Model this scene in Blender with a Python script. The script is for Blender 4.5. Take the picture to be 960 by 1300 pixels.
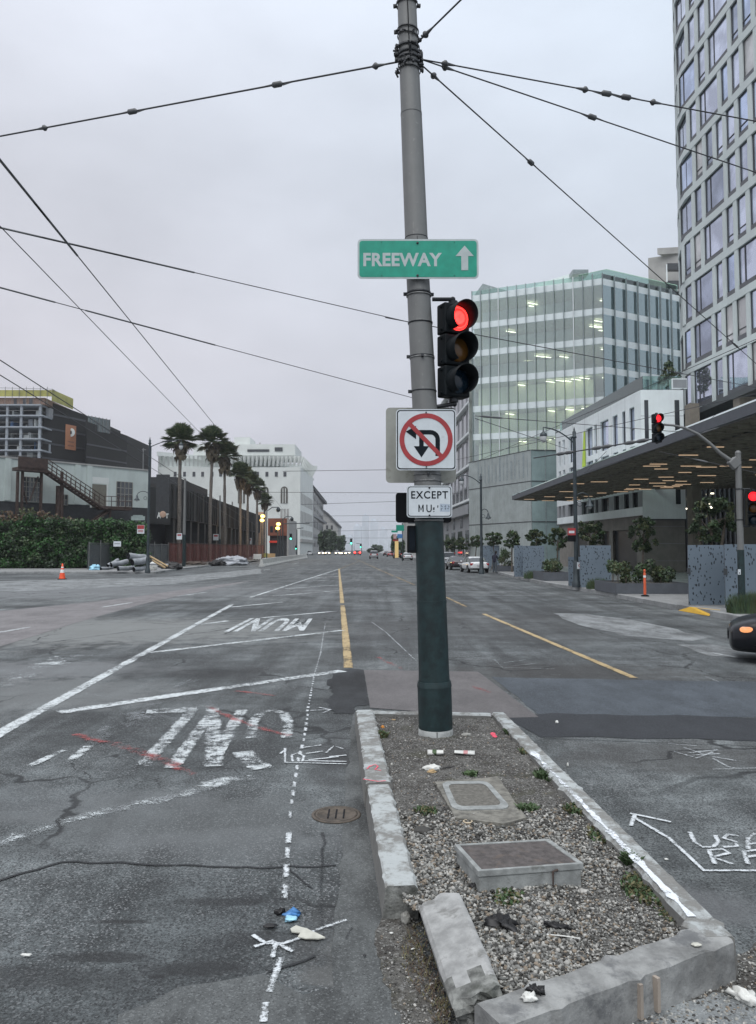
import bpy, math, random
import numpy as np
from mathutils import Vector, Matrix, noise
R=math.radians
for o in list(bpy.data.objects): bpy.data.objects.remove(o)
sc=bpy.context.scene; COL=sc.collection
# ---------------- camera ----------------
H=2.1; FPX=970.0; TH=math.atan(57/970)
cam=bpy.data.cameras.new('camera'); co=bpy.data.objects.new('camera',cam); COL.objects.link(co)
cam.sensor_fit='VERTICAL'; cam.sensor_height=24; cam.lens=FPX/1300*24; cam.shift_y=-10/1300
cam.clip_start=.05; cam.clip_end=5000
co.location=(0,0,H); co.rotation_euler=(math.pi/2+TH,0,0); sc.camera=co
# ---------------- sky, sun, exposure ----------------
SUN_EL=R(60); SUN_AZ=R(192)
w=bpy.data.worlds.new('World'); sc.world=w; w.use_nodes=True; nt=w.node_tree; nt.nodes.clear()
out=nt.nodes.new('ShaderNodeOutputWorld'); bg=nt.nodes.new('ShaderNodeBackground'); bg.inputs[1].default_value=.1
sky=nt.nodes.new('ShaderNodeTexSky'); sky.sky_type='NISHITA'; sky.sun_disc=False; sky.sun_elevation=SUN_EL; sky.sun_rotation=SUN_AZ
tc=nt.nodes.new('ShaderNodeTexCoord'); sep=nt.nodes.new('ShaderNodeSeparateXYZ'); nt.links.new(tc.outputs['Generated'],sep.inputs[0])
mp=nt.nodes.new('ShaderNodeMapping'); mp.inputs['Scale'].default_value=(1,1,2.2); nt.links.new(tc.outputs['Generated'],mp.inputs[0])
ns=nt.nodes.new('ShaderNodeTexNoise'); ns.inputs['Scale'].default_value=2.1; ns.inputs['Detail'].default_value=5; ns.inputs['Roughness'].default_value=.5
nt.links.new(mp.outputs[0],ns.inputs['Vector'])
ns2=nt.nodes.new('ShaderNodeTexNoise'); ns2.inputs['Scale'].default_value=6; ns2.inputs['Detail'].default_value=6
nt.links.new(mp.outputs[0],ns2.inputs['Vector'])
rp=nt.nodes.new('ShaderNodeValToRGB'); e=rp.color_ramp.elements
e[0].position=0; e[0].color=(.40,.455,.53,1); e[1].position=1; e[1].color=(1.10,1.17,1.26,1)
for p_,c_ in ((.10,(.50,.53,.60)),(.24,(.565,.60,.67)),(.42,(.60,.66,.745)),(.6,(.69,.775,.885))):
    k=e.new(p_); k.color=c_+(1,)
nt.links.new(sep.outputs[2],rp.inputs[0])
def wm(op,a,b):
    n=nt.nodes.new('ShaderNodeMath'); n.operation=op
    for i,x in enumerate((a,b)):
        if isinstance(x,(int,float)): n.inputs[i].default_value=x
        else: nt.links.new(x,n.inputs[i])
    return n.outputs[0]
cl=wm('ADD',wm('MULTIPLY',ns.outputs['Fac'],.62),wm('MULTIPLY',ns2.outputs['Fac'],.22))
cl=wm('ADD',cl,.725)
cl=wm('MULTIPLY',cl,10.0)
vm=nt.nodes.new('ShaderNodeVectorMath'); vm.operation='SCALE'; nt.links.new(rp.outputs[0],vm.inputs[0]); nt.links.new(cl,vm.inputs['Scale'])
# warm-pink cast low on the left of the view
pk=nt.nodes.new('ShaderNodeMix'); pk.data_type='RGBA'; pk.blend_type='MULTIPLY'
pf=wm('MULTIPLY',wm('SUBTRACT',.35,sep.outputs[0]),1.3)
pfc=nt.nodes.new('ShaderNodeClamp'); nt.links.new(pf,pfc.inputs[0]); nt.links.new(pfc.outputs[0],pk.inputs[0])
nt.links.new(vm.outputs[0],pk.inputs[6]); pk.inputs[7].default_value=(1.05,.98,.955,1)
mx=nt.nodes.new('ShaderNodeMix'); mx.data_type='RGBA'; mx.inputs[0].default_value=.95
nt.links.new(sky.outputs[0],mx.inputs[6]); nt.links.new(pk.outputs[2],mx.inputs[7])
nt.links.new(mx.outputs[2],bg.inputs[0]); nt.links.new(bg.outputs[0],out.inputs[0])
sl=bpy.data.lights.new('sun','SUN'); so=bpy.data.objects.new('sun',sl); COL.objects.link(so)
sl.energy=2.0; sl.angle=R(60); sl.color=(1,.985,.96)
sd=Vector((math.sin(SUN_AZ)*math.cos(SUN_EL),math.cos(SUN_AZ)*math.cos(SUN_EL),math.sin(SUN_EL)))
so.rotation_euler=sd.to_track_quat('Z','Y').to_euler()
vs=sc.view_settings; vs.view_transform='Standard'; vs.look='None'; vs.gamma=1; vs.exposure=0.0
sc.render.engine='CYCLES'; sc.cycles.max_bounces=6; sc.cycles.transparent_max_bounces=24; sc.cycles.volume_bounces=1

# ---------------- pixel <-> world helpers (measuring the photograph) ----------------
def ray(px,py):
    u=(px-480)/FPX; v=(640-py)/FPX
    return Vector((u,math.cos(TH)-v*math.sin(TH),math.sin(TH)+v*math.cos(TH)))
def G(px,py,z=0.0):
    d=ray(px,py); t=(z-H)/d.z; return Vector((d.x*t,d.y*t,z))
def P(px,py,y):
    d=ray(px,py); t=y/d.y; return Vector((d.x*t,y,H+d.z*t))
# ---------------- materials ----------------
class NT:
    def __init__(s,name):
        s.m=bpy.data.materials.new(name); s.m.use_nodes=True; s.t=s.m.node_tree; s.t.nodes.clear()
        s.out=s.n('ShaderNodeOutputMaterial'); s.p=s.n('ShaderNodeBsdfPrincipled'); s.l(s.p.outputs[0],s.out.inputs[0])
        s.tc=s.n('ShaderNodeTexCoord').outputs['Object']
    def n(s,t): return s.t.nodes.new(t)
    def l(s,a,b): s.t.links.new(a,b)
    def setin(s,i,v):
        if isinstance(v,(int,float)): i.default_value=v
        elif isinstance(v,tuple): i.default_value=v if len(v)==4 or i.type=='VECTOR' else v+(1,)
        else: s.l(v,i)
    def math(s,op,a,b=0.0,c=None):
        n=s.n('ShaderNodeMath'); n.operation=op; s.setin(n.inputs[0],a); s.setin(n.inputs[1],b)
        if c is not None: s.setin(n.inputs[2],c)
        return n.outputs[0]
    def scale(s,v,sc_,loc=(0,0,0)):
        n=s.n('ShaderNodeMapping'); n.inputs['Scale'].default_value=sc_; n.inputs['Location'].default_value=loc; s.l(v,n.inputs[0]); return n.outputs[0]
    def noise(s,sca,det=3,rough=.5,vec=None,dist=0):
        n=s.n('ShaderNodeTexNoise'); n.inputs['Scale'].default_value=sca; n.inputs['Detail'].default_value=det; n.inputs['Roughness'].default_value=rough
        n.inputs['Distortion'].default_value=dist; s.l(vec or s.tc,n.inputs['Vector']); return n.outputs['Fac']
    def voro(s,sca,feat='F1',vec=None,out='Distance',rnd=1):
        n=s.n('ShaderNodeTexVoronoi'); n.feature=feat; n.inputs['Scale'].default_value=sca; n.inputs['Randomness'].default_value=rnd; s.l(vec or s.tc,n.inputs['Vector']); return n.outputs[out]
    def step(s,v,a,b,lo=0.0,hi=1.0):
        n=s.n('ShaderNodeMapRange'); n.interpolation_type='SMOOTHSTEP'
        for i,x in enumerate((v,a,b,lo,hi)): s.setin(n.inputs[i],x)
        return n.outputs[0]
    def mix(s,f,a,b,bt='MIX'):
        n=s.n('ShaderNodeMix'); n.data_type='RGBA'; n.blend_type=bt; s.setin(n.inputs[0],f); s.setin(n.inputs[6],a); s.setin(n.inputs[7],b); return n.outputs[2]
    def mul(s,col,f):
        n=s.n('ShaderNodeVectorMath'); n.operation='SCALE'; s.setin(n.inputs[0],col); s.setin(n.inputs['Scale'],f); return n.outputs[0]
    def bump(s,h,st,dist=.01):
        n=s.n('ShaderNodeBump'); n.inputs['Strength'].default_value=st; n.inputs['Distance'].default_value=dist; s.l(h,n.inputs['Height']); s.l(n.outputs[0],s.p.inputs['Normal'])
    def alpha(s,a): s.setin(s.p.inputs['Alpha'],a)
def mat(name,col,rough=.7,metal=0,var=.15,scale=3.0,bump=0,bscale=60,streak=0,spec=.5,coat=0,dirt=None):
    t=NT(name); v=t.tc
    f=t.noise(scale,5,.6); fac=t.step(f,.3,.7,1-var*1.1,1+var*1.1)
    if streak:
        f2=t.noise(1,4,.6,t.scale(v,(6,6,.35))); fac=t.math('MULTIPLY',fac,t.math('MULTIPLY_ADD',f2,2*streak,1-streak))
    c=t.mul(col,fac)
    if dirt:
        c=t.mix(t.step(t.noise(dirt[2],6,.65),dirt[3],dirt[3]+.12,0,dirt[1]),c,dirt[0])
    t.l(c,t.p.inputs['Base Color'])
    t.setin(t.p.inputs['Roughness'],t.math('MULTIPLY_ADD',f,.2,max(.02,rough-.1)) if rough>.25 else rough)
    t.p.inputs['Metallic'].default_value=metal; t.p.inputs['Specular IOR Level'].default_value=spec
    t.p.inputs['Coat Weight'].default_value=coat
    if bump: t.bump(t.noise(bscale,4,.6),bump)
    return t.m
def emat(name,col,st,dark=(.02,.02,.02)):
    t=NT(name); t.p.inputs['Base Color'].default_value=dark+(1,); t.p.inputs['Emission Color'].default_value=col+(1,); t.p.inputs['Emission Strength'].default_value=st
    t.p.inputs['Roughness'].default_value=.3
    return t.m
def glassy(name,tint,gl=.35,rough=.03,gcol=(.9,.97,.95)):
    t=NT(name); t.t.nodes.remove(t.p)
    tr=t.n('ShaderNodeBsdfTransparent'); tr.inputs[0].default_value=tint+(1,)
    g=t.n('ShaderNodeBsdfGlossy'); g.inputs['Color'].default_value=gcol+(1,); g.inputs['Roughness'].default_value=rough
    lw=t.n('ShaderNodeFresnel'); lw.inputs['IOR'].default_value=1.5
    f=t.math('MINIMUM',t.math('MULTIPLY_ADD',lw.outputs[0],1.0,gl),1.0)
    m=t.n('ShaderNodeMixShader'); t.l(f,m.inputs[0]); t.l(tr.outputs[0],m.inputs[1]); t.l(g.outputs[0],m.inputs[2]); t.l(m.outputs[0],t.out.inputs[0])
    return t.m
def paint(name,col,cover=.5,scale=14,rough=.7,fine=75,soft=.12,big=1.2,edge=(5,.09)):
    """worn road paint: transparent where it has flaked off"""
    t=NT(name); n1=t.noise(scale,6,.7); n2=t.noise(fine,2,.6); n3=t.noise(big,3,.5)
    n4=t.noise(fine*2.6,2,.6); s=t.math('ADD',t.math('MULTIPLY',n1,.45),t.math('ADD',t.math('MULTIPLY',n2,.35),t.math('MULTIPLY',n4,.2))); s=t.math('ADD',s,t.math('MULTIPLY',t.math('SUBTRACT',n3,.5),.35))
    ea=t.n('ShaderNodeAttribute'); ea.attribute_name='ed'; s=t.math('SUBTRACT',s,t.math('MULTIPLY',t.math('POWER',ea.outputs['Fac'],edge[0]),edge[1]))
    a=t.step(s,.5-(cover-.5)*.5-soft/2,.5-(cover-.5)*.5+soft/2)
    t.l(t.mul(col,t.math('MULTIPLY_ADD',n1,.5,.72)),t.p.inputs['Base Color']); t.p.inputs['Roughness'].default_value=rough
    t.alpha(a); return t.m
# ---------------- mesh builder ----------------
class MB:
    def __init__(s): s.v=[];s.f=[];s.m=[];s.sm=[]
    def add(s,vs_,fs,mi=0,sm=False):
        b=len(s.v); s.v+= [tuple(x) for x in vs_]
        for f in fs: s.f.append(tuple(b+i for i in f)); s.m.append(mi); s.sm.append(sm)
    def hexa(s,p,mi=0):
        s.add(p,[(0,3,2,1),(4,5,6,7),(0,1,5,4),(1,2,6,5),(2,3,7,6),(3,0,4,7)],mi)
    def box(s,x0,x1,y0,y1,z0,z1,mi=0):
        s.hexa([(x0,y0,z0),(x1,y0,z0),(x1,y1,z0),(x0,y1,z0),(x0,y0,z1),(x1,y0,z1),(x1,y1,z1),(x0,y1,z1)],mi)
    def obox(s,c,sx,sy,sz,rot=None,mi=0):
        c=Vector(c); q=[Vector((a*sx/2,b*sy/2,d*sz/2)) for d in (-1,1) for a,b in ((-1,-1),(1,-1),(1,1),(-1,1))]
        if rot is not None: q=[rot@x for x in q]
        s.hexa([c+x for x in q],mi)
    def tube(s,pts,rs,n=12,mi=0,caps=True,sm=True):
        pts=[Vector(p) for p in pts]; k=len(pts)
        if isinstance(rs,(int,float)): rs=[rs]*k
        vs_=[];up=None
        for i,p in enumerate(pts):
            t=(pts[min(i+1,k-1)]-pts[max(i-1,0)]).normalized()
            if up is None: up=Vector((0,0,1)) if abs(t.z)<.9 else Vector((0,1,0))
            a=t.cross(up).normalized(); b=a.cross(t).normalized(); up=b
            for j in range(n):
                an=2*math.pi*j/n; vs_.append(p+(a*math.cos(an)+b*math.sin(an))*rs[i])
        fs=[(i*n+j,i*n+(j+1)%n,(i+1)*n+(j+1)%n,(i+1)*n+j) for i in range(k-1) for j in range(n)]
        s.add(vs_,fs,mi,sm)
        if caps:
            s.add([vs_[j] for j in range(n)],[tuple(range(n-1,-1,-1))],mi); s.add([vs_[(k-1)*n+j] for j in range(n)],[tuple(range(n))],mi)
    def prism(s,poly,z0,z1,mi=0):
        n=len(poly); a=[(x,y,z0) for x,y in poly]; b=[(x,y,z1) for x,y in poly]
        s.add(a+b,[tuple(range(n-1,-1,-1)),tuple(range(n,2*n))]+[(i,(i+1)%n,n+(i+1)%n,n+i) for i in range(n)],mi)
    def slab(s,pts,d,mi=0):
        """planar polygon pts extruded by vector d"""
        d=Vector(d); n=len(pts); a=[Vector(p) for p in pts]; b=[p+d for p in a]
        s.add(a+b,[tuple(range(n-1,-1,-1)),tuple(range(n,2*n))]+[(i,(i+1)%n,n+(i+1)%n,n+i) for i in range(n)],mi)
    def lathe(s,prof,c=(0,0,0),n=20,mi=0,rot=None,sm=True):
        c=Vector(c); vs_=[]
        for r,z in prof:
            for j in range(n):
                a=2*math.pi*j/n; q=Vector((r*math.cos(a),r*math.sin(a),z)); vs_.append(c+(rot@q if rot is not None else q))
        k=len(prof); s.add(vs_,[(i*n+j,i*n+(j+1)%n,(i+1)*n+(j+1)%n,(i+1)*n+j) for i in range(k-1) for j in range(n)],mi,sm)
    def strip(s,pts,w,z=None,mi=0,th=0,ends=False):
        """flat ribbon on the ground along pts"""
        pts=[Vector((p[0],p[1],p[2] if len(p)>2 else 0)) for p in pts]
        if z is not None:
            for p in pts: p.z=z
        k=len(pts); L=[];Rr=[]
        for i,p in enumerate(pts):
            t=(pts[min(i+1,k-1)]-pts[max(i-1,0)]); t.z=0; t.normalize(); nn=Vector((-t.y,t.x,0))
            ww=w[i] if isinstance(w,(list,tuple)) else w
            L.append(p+nn*ww/2); Rr.append(p-nn*ww/2)
        if not hasattr(s,'ed'): s.ed={}
        b=len(s.v)
        for i in range(k): s.ed[b+i]=1.0; s.ed[b+2*k+i]=1.0
        if ends:
            s.ed[b+k]=1.0; s.ed[b+2*k-1]=1.0
        C=[(a+c)/2 for a,c in zip(L,Rr)]
        s.add(L+C+Rr,[(k+i,k+i+1,i+1,i) for i in range(k-1)]+[(2*k+i,2*k+i+1,k+i+1,k+i) for i in range(k-1)],mi)
    def sphere(s,c,r,n=12,m=8,mi=0,sc3=(1,1,1)):
        prof=[(max(1e-4,math.sin(math.pi*i/m))*r,-math.cos(math.pi*i/m)*r) for i in range(m+1)]
        b=len(s.v); s.lathe(prof,(0,0,0),n,mi)
        for i in range(b,len(s.v)):
            x,y,z=s.v[i]; s.v[i]=(x*sc3[0]+c[0],y*sc3[1]+c[1],z*sc3[2]+c[2])
    def build(s,name,m,parent=None,world=True,bevel=0,sub=0):
        me=bpy.data.meshes.new(name); me.from_pydata(s.v,[],s.f)
        if getattr(s,'ed',None):
            at=me.attributes.new('ed','FLOAT','POINT')
            for i_,v_ in s.ed.items(): at.data[i_].value=v_
        ms=m if isinstance(m,(list,tuple)) else [m]
        for x in ms: me.materials.append(x)
        me.polygons.foreach_set('material_index',s.m); me.polygons.foreach_set('use_smooth',s.sm); me.update()
        o=bpy.data.objects.new(name,me); COL.objects.link(o)
        if parent is not None:
            o.parent=parent
            if world and parent.type=='EMPTY': o.matrix_parent_inverse=wmat(parent).inverted()
        if bevel:
            b=o.modifiers.new('bevel','BEVEL'); b.width=bevel; b.segments=2; b.limit_method='ANGLE'
        if sub:
            b=o.modifiers.new('sub','SUBSURF'); b.levels=sub; b.render_levels=sub
        return o
def wmat(o): return Matrix.Translation(o.location)@o.rotation_euler.to_matrix().to_4x4()
def tag(o,label=None,cat=None,group=None,kind=None):
    if label: o['label']=label
    if cat: o['category']=cat
    if group: o['group']=group
    if kind: o['kind']=kind
    return o
def thing(name,label,cat,loc=(0,0,0),rz=0,group=None):
    o=bpy.data.objects.new(name,None); COL.objects.link(o); o.location=loc; o.rotation_euler=(0,0,rz); o.empty_display_size=.2
    return tag(o,label,cat,group)
def copy_tree(o,parent=None):
    c=o.copy(); COL.objects.link(c)
    if parent is not None: c.parent=parent
    for ch in list(o.children): copy_tree(ch,c)
    return c
def struct(o): o['kind']='structure'; return o
def place(o,loc,rz=0,label=None,group=None):
    o.location=loc; o.rotation_euler=(0,0,rz)
    if label: o['label']=label
    if group: o['group']=group
    return o
def textmb(txt,x0,x1,z0,z1,bold=0.0,spacing=1.0,plane='xz',off=0.0,mi=0,mb=None,rot180=False,th=0.0):
    cu=bpy.data.curves.new('t','FONT'); cu.body=txt; cu.size=1; cu.offset=bold; cu.space_character=spacing; cu.resolution_u=4; cu.extrude=0
    ob=bpy.data.objects.new('t',cu); COL.objects.link(ob); me=bpy.data.meshes.new_from_object(ob)
    vs_=np.array([v.co[:] for v in me.vertices]); fs=[tuple(p.vertices) for p in me.polygons]
    bpy.data.objects.remove(ob); bpy.data.meshes.remove(me)
    a=vs_.min(0); b=vs_.max(0); u=(vs_[:,0]-a[0])/(b[0]-a[0]); v=(vs_[:,1]-a[1])/(b[1]-a[1])
    if rot180: u=1-u; v=1-v
    X=x0+u*(x1-x0); Z=z0+v*(z1-z0)
    mb=mb or MB()
    if plane=='xz': mb.add([(x,off,z) for x,z in zip(X,Z)],fs,mi)
    else: mb.add([(x,y,off) for x,y in zip(X,Z)],fs,mi)
    return mb
def rrect(x0,x1,z0,z1,r,n=5):
    pts=[]
    for cx,cz,a0 in ((x1-r,z0+r,-90),(x1-r,z1-r,0),(x0+r,z1-r,90),(x0+r,z0+r,180)):
        for i in range(n+1):
            a=R(a0+90*i/n); pts.append((cx+r*math.cos(a),cz+r*math.sin(a)))
    return pts
def leafy(name,clumps,n,size,mats,parent=None,seed=0,aspect=.6,shell=.55,outw=.5,world=True):
    rg=np.random.default_rng(seed); c=np.array([x[0] for x in clumps],float); r=np.array([x[1] if hasattr(x[1],'__len__') else (x[1],)*3 for x in clumps],float)
    wt=(r.prod(1))**(2/3); idx=rg.choice(len(clumps),n,p=wt/wt.sum())
    d=rg.normal(size=(n,3)); d/=np.linalg.norm(d,axis=1)[:,None]
    rad=shell+(1.05-shell)*rg.random(n)**.7; pos=c[idx]+d*r[idx]*rad[:,None]
    nr=d*outw+rg.normal(size=(n,3))*.6; nr/=np.linalg.norm(nr,axis=1)[:,None]
    a=np.cross(nr,rg.normal(size=(n,3))); a/=np.linalg.norm(a,axis=1)[:,None]; b=np.cross(nr,a)
    s_=size*(.6+.8*rg.random(n))[:,None]; a=a*s_/2; b=b*s_*aspect/2
    V=np.stack([pos-a,pos-b*1.0+nr*s_*.08,pos+a,pos+b],1).reshape(-1,3)
    me=bpy.data.meshes.new(name); me.vertices.add(4*n); me.vertices.foreach_set('co',V.ravel()); me.loops.add(4*n); me.loops.foreach_set('vertex_index',np.arange(4*n,dtype=np.int32))
    me.polygons.add(n); me.polygons.foreach_set('loop_start',np.arange(0,4*n,4,dtype=np.int32)); me.polygons.foreach_set('loop_total',np.full(n,4,dtype=np.int32))
    for m in mats: me.materials.append(m)
    cm=rg.integers(0,len(mats),len(clumps)); mi=np.where(rg.random(n)<.55,cm[idx],rg.integers(0,len(mats),n))
    me.polygons.foreach_set('material_index',mi.astype(np.int32)); me.update(calc_edges=True)
    o=bpy.data.objects.new(name,me); COL.objects.link(o)
    if parent is not None:
        o.parent=parent
        if world and parent.type=='EMPTY': o.matrix_parent_inverse=wmat(parent).inverted()
    return o
class Path:
    """left-to-right wall line as seen from the street; outward normal = (ay,-ax)"""
    def __init__(s,pts):
        s.p=[Vector((q[0],q[1])) for q in pts]; s.s=[0]
        for a,b in zip(s.p,s.p[1:]): s.s.append(s.s[-1]+(b-a).length)
        s.L=s.s[-1]
        seg=[(b-a).normalized() for a,b in zip(s.p,s.p[1:])]; s.n=[]
        for i in range(len(s.p)):
            t=(seg[max(0,i-1)]+seg[min(i,len(seg)-1)]).normalized(); s.n.append(Vector((t.y,-t.x)))
    def at(s,u,o=0):
        i=0
        while i<len(s.s)-2 and u>s.s[i+1]: i+=1
        f=(u-s.s[i])/(s.s[i+1]-s.s[i]); q=s.p[i].lerp(s.p[i+1],f); n=s.n[i].lerp(s.n[i+1],f).normalized(); return q+n*o
    def box(s,mb,u0,u1,z0,z1,o0,o1,mi=0,maxl=1e9):
        k=max(1,int(math.ceil((u1-u0)/maxl)))
        us=[u0+(u1-u0)*i/k for i in range(k+1)]
        fr=[s.at(u,o1) for u in us]; bk=[s.at(u,o0) for u in us]
        n=k+1; V=[(p.x,p.y,z0) for p in fr]+[(p.x,p.y,z1) for p in fr]+[(p.x,p.y,z0) for p in bk]+[(p.x,p.y,z1) for p in bk]; f=[]
        for i in range(k):
            f+=[(i,i+1,n+i+1,n+i),(2*n+i+1,2*n+i,3*n+i,3*n+i+1),(n+i,n+i+1,3*n+i+1,3*n+i),(i+1,i,2*n+i,2*n+i+1)]
        f+=[(0,n,3*n,2*n),(k,2*n+k,3*n+k,n+k)]
        mb.add(V,f,mi)
# ================= materials =================
def road_mat():
    t=NT('asphalt'); v=t.tc
    fine=t.noise(210,2,.7); agg=t.voro(105,out='Distance'); aggc=t.voro(105,out='Color'); mid=t.noise(48,3,.75)
    sepc=t.n('ShaderNodeSeparateColor'); t.l(aggc,sepc.inputs[0])
    n1=t.noise(.55,7,.62); n2=t.noise(3.1,6,.65); n3=t.noise(1,5,.6,t.scale(v,(1.9,.10,1))); n6=t.noise(1,6,.62,t.scale(v,(.10,.9,1)));n4=t.noise(.12,4,.5); n5=t.noise(14,5,.7)
    base=t.mix(t.step(n4,.35,.65),(.054,.061,.063),(.088,.097,.098))
    fac=t.step(n1,.33,.67,.58,1.5)
    fac=t.math('MULTIPLY',fac,t.step(n2,.3,.7,.72,1.3))
    fac=t.math('MULTIPLY',fac,t.step(n3,.33,.67,.66,1.38)); fac=t.math('MULTIPLY',fac,t.step(n6,.33,.67,.80,1.2))
    fac=t.math('MULTIPLY',fac,t.math('MULTIPLY_ADD',n5,.8,.6))
    fac=t.math('MULTIPLY',fac,t.step(mid,.3,.7,.55,1.5))
    c=t.mul(base,fac)
    # pale worn aggregate and dark pits
    c=t.mix(t.math('MULTIPLY',t.step(sepc.outputs[0],.74,.95,0,.75),t.step(t.noise(.8,4,.6,t.scale(v,(1,.5,1),(3,8,0))),.35,.62,.25,1)),c,(.25,.26,.265))
    c=t.mix(t.step(sepc.outputs[1],.72,.9,0,.7),c,(.018,.019,.02))
    # stains: (x,y,rx,ry,colour,strength)
    def blot(c,x,y,rx,ry,col,st,rag=1.1,ns=2.5):
        m=t.scale(v,(1/rx,1/ry,1),(-x/rx,-y/ry,0)); L=t.n('ShaderNodeVectorMath'); L.operation='LENGTH'
        sx=t.n('ShaderNodeSeparateXYZ'); t.l(m,sx.inputs[0]); cx=t.n('ShaderNodeCombineXYZ'); t.l(sx.outputs[0],cx.inputs[0]); t.l(sx.outputs[1],cx.inputs[1]); t.l(cx.outputs[0],L.inputs[0])
        q=t.math('ADD',L.outputs['Value'],t.math('MULTIPLY',t.math('SUBTRACT',t.noise(ns,6,.65),.5),rag*1.6))
        return t.mix(t.step(q,1.1,.45,0,st),c,col)
    for px,py,rx,ry,col,st in BLOTS:
        g=G(px,py); c=blot(c,g.x,g.y,rx,ry,col,st)
    # cracks
    dn=t.n('ShaderNodeTexNoise'); dn.inputs['Scale'].default_value=1.3; dn.inputs['Detail'].default_value=5; t.l(v,dn.inputs['Vector'])
    av=t.n('ShaderNodeVectorMath'); av.operation='MULTIPLY_ADD'; t.l(dn.outputs['Color'],av.inputs[0]); av.inputs[1].default_value=(.9,.9,0); t.l(v,av.inputs[2])
    cr=t.voro(.33,'DISTANCE_TO_EDGE',av.outputs[0]); cm=t.math('MULTIPLY',t.step(cr,.010,.003),t.step(t.noise(.4,3),.46,.6))
    cr2=t.voro(1.7,'DISTANCE_TO_EDGE',av.outputs[0]); cm2=t.math('MULTIPLY',t.step(cr2,.012,.004),t.step(t.noise(.3,2,.5,t.scale(v,(1,1,1),(7,3,0))),.56,.66))
    c=t.mix(t.math('MULTIPLY',t.math('MAXIMUM',cm,cm2),.8),c,(.014,.015,.016))
    t.l(c,t.p.inputs['Base Color'])
    t.setin(t.p.inputs['Roughness'],t.math('MULTIPLY_ADD',n2,.25,.62)); t.p.inputs['Specular IOR Level'].default_value=.35
    h=t.math('ADD',t.math('MULTIPLY',agg,.8),t.math('MULTIPLY',fine,.4)); h=t.math('SUBTRACT',h,t.math('MULTIPLY',cm,2)); t.bump(h,.55,.006)
    return t.m
dk=(.022,.023,.024); lt=(.20,.21,.215); md=(.13,.138,.142)
BLOTS=[(90,800,8,4,(.20,.21,.205),.8),(60,880,2.2,1.6,(.17,.18,.18),.6),(230,1040,1.6,.8,(.14,.15,.152),.45),(40,850,3,1.2,lt,.55),(250,850,1.6,1.6,dk,.35),(60,750,16,8,(.19,.20,.205),.6),
 (130,1215,.30,.07,dk,.75),(260,1230,.35,.09,dk,.7),(430,1240,.3,.12,(.17,.175,.17),.6),(350,1190,.32,.10,dk,.5),(285,1145,.35,.06,dk,.6),(480,1140,.07,.45,(.035,.03,.024),.7),
 (150,1170,.22,.03,dk,.85),(300,1075,1.2,.4,(.15,.16,.165),.35),(420,960,.22,1.2,(.04,.04,.042),.6),(60,1020,1.5,.6,(.15,.16,.165),.3),
 (720,860,3.0,2.0,(.05,.047,.045),.5),(640,790,4,6,(.05,.05,.05),.4),(850,960,1.5,.8,(.045,.042,.04),.5),(840,1150,.7,.35,(.13,.135,.14),.6),
 (420,780,.8,8,(.05,.052,.053),.4),(60,1240,.5,.12,dk,.5),(490,800,1.2,5,(.055,.055,.056),.4),(410,1200,.2,.5,(.045,.045,.045),.5),(200,1240,.06,.03,dk,.9),(460,1210,.2,.25,(.16,.165,.16),.5)]
M_road=road_mat()
def patchmat(name,col,var=.2,edge=False,lite=.0,rough=.7,speck=.35):
    t=NT(name); n=t.math('MULTIPLY_ADD',t.noise(.7,6,.65),.5,t.math('MULTIPLY',t.noise(2.6,6,.7,t.scale(t.tc,(1,.35,1))),.5)); n5=t.noise(14,5,.7); vc=t.voro(120,out='Color'); s=t.n('ShaderNodeSeparateColor'); t.l(vc,s.inputs[0])
    c=t.mul(col,t.math('MULTIPLY',t.step(n,.35,.65,1-var,1+var),t.math('MULTIPLY_ADD',n5,.6,.7)))
    c=t.mix(t.step(s.outputs[0],.75,.97,0,speck),c,tuple(min(.5,x*2.6+.03) for x in col)); c=t.mix(t.step(s.outputs[1],.8,.95,0,.5),c,tuple(x*.35 for x in col))
    t.l(c,t.p.inputs['Base Color']); t.p.inputs['Roughness'].default_value=rough; t.p.inputs['Specular IOR Level'].default_value=.35
    t.bump(t.math('ADD',t.noise(200,2),t.voro(120)),.4,.005)
    if edge: pass
    return t.m
M_dark_patch=patchmat('fresh_asphalt',(.030,.033,.038),.25); M_blue_patch=patchmat('grey_asphalt',(.062,.073,.085),.3)
M_plate=patchmat('worn_concrete_plate',(.125,.118,.118),.22,speck=.1); M_light_patch=patchmat('pale_patch',(.175,.187,.19),.6)
M_lumpy=patchmat('cold_patch_asphalt',(.020,.022,.024),.7); M_lane_conc=patchmat('concrete_lane',(.165,.158,.160),.25)
M_side=patchmat('sidewalk_concrete',(.24,.245,.245),.18,speck=.1); M_gutter=patchmat('gutter_concrete',(.082,.088,.088),.6)
def kerbmat():
    t=NT('kerb_concrete'); g=t.n('ShaderNodeNewGeometry'); s=t.n('ShaderNodeSeparateXYZ'); t.l(g.outputs['Normal'],s.inputs[0])
    n=t.noise(7,6,.7); n2=t.noise(1.5,4,.6); n3=t.noise(60,3,.6)
    conc=t.mul((.185,.185,.175),t.math('MULTIPLY',t.math('MULTIPLY_ADD',n,.8,.6),t.math('MULTIPLY_ADD',n3,.4,.8)))
    pt=t.mul((.41,.44,.44),t.math('MULTIPLY_ADD',n,.4,.8))
    wear=t.math('MULTIPLY',t.step(t.math('ADD',n,t.math('MULTIPLY',n2,.6)),.90,.70),t.step(s.outputs[2],.3,.8))
    c=t.mix(wear,conc,pt); c=t.mix(t.step(t.noise(16,5,.7),.60,.72,0,.6),c,(.06,.062,.06))
    t.l(c,t.p.inputs['Base Color']); t.p.inputs['Roughness'].default_value=.8; t.bump(t.math('ADD',n3,n),.35,.01); return t.m
M_kerb=kerbmat()
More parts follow.
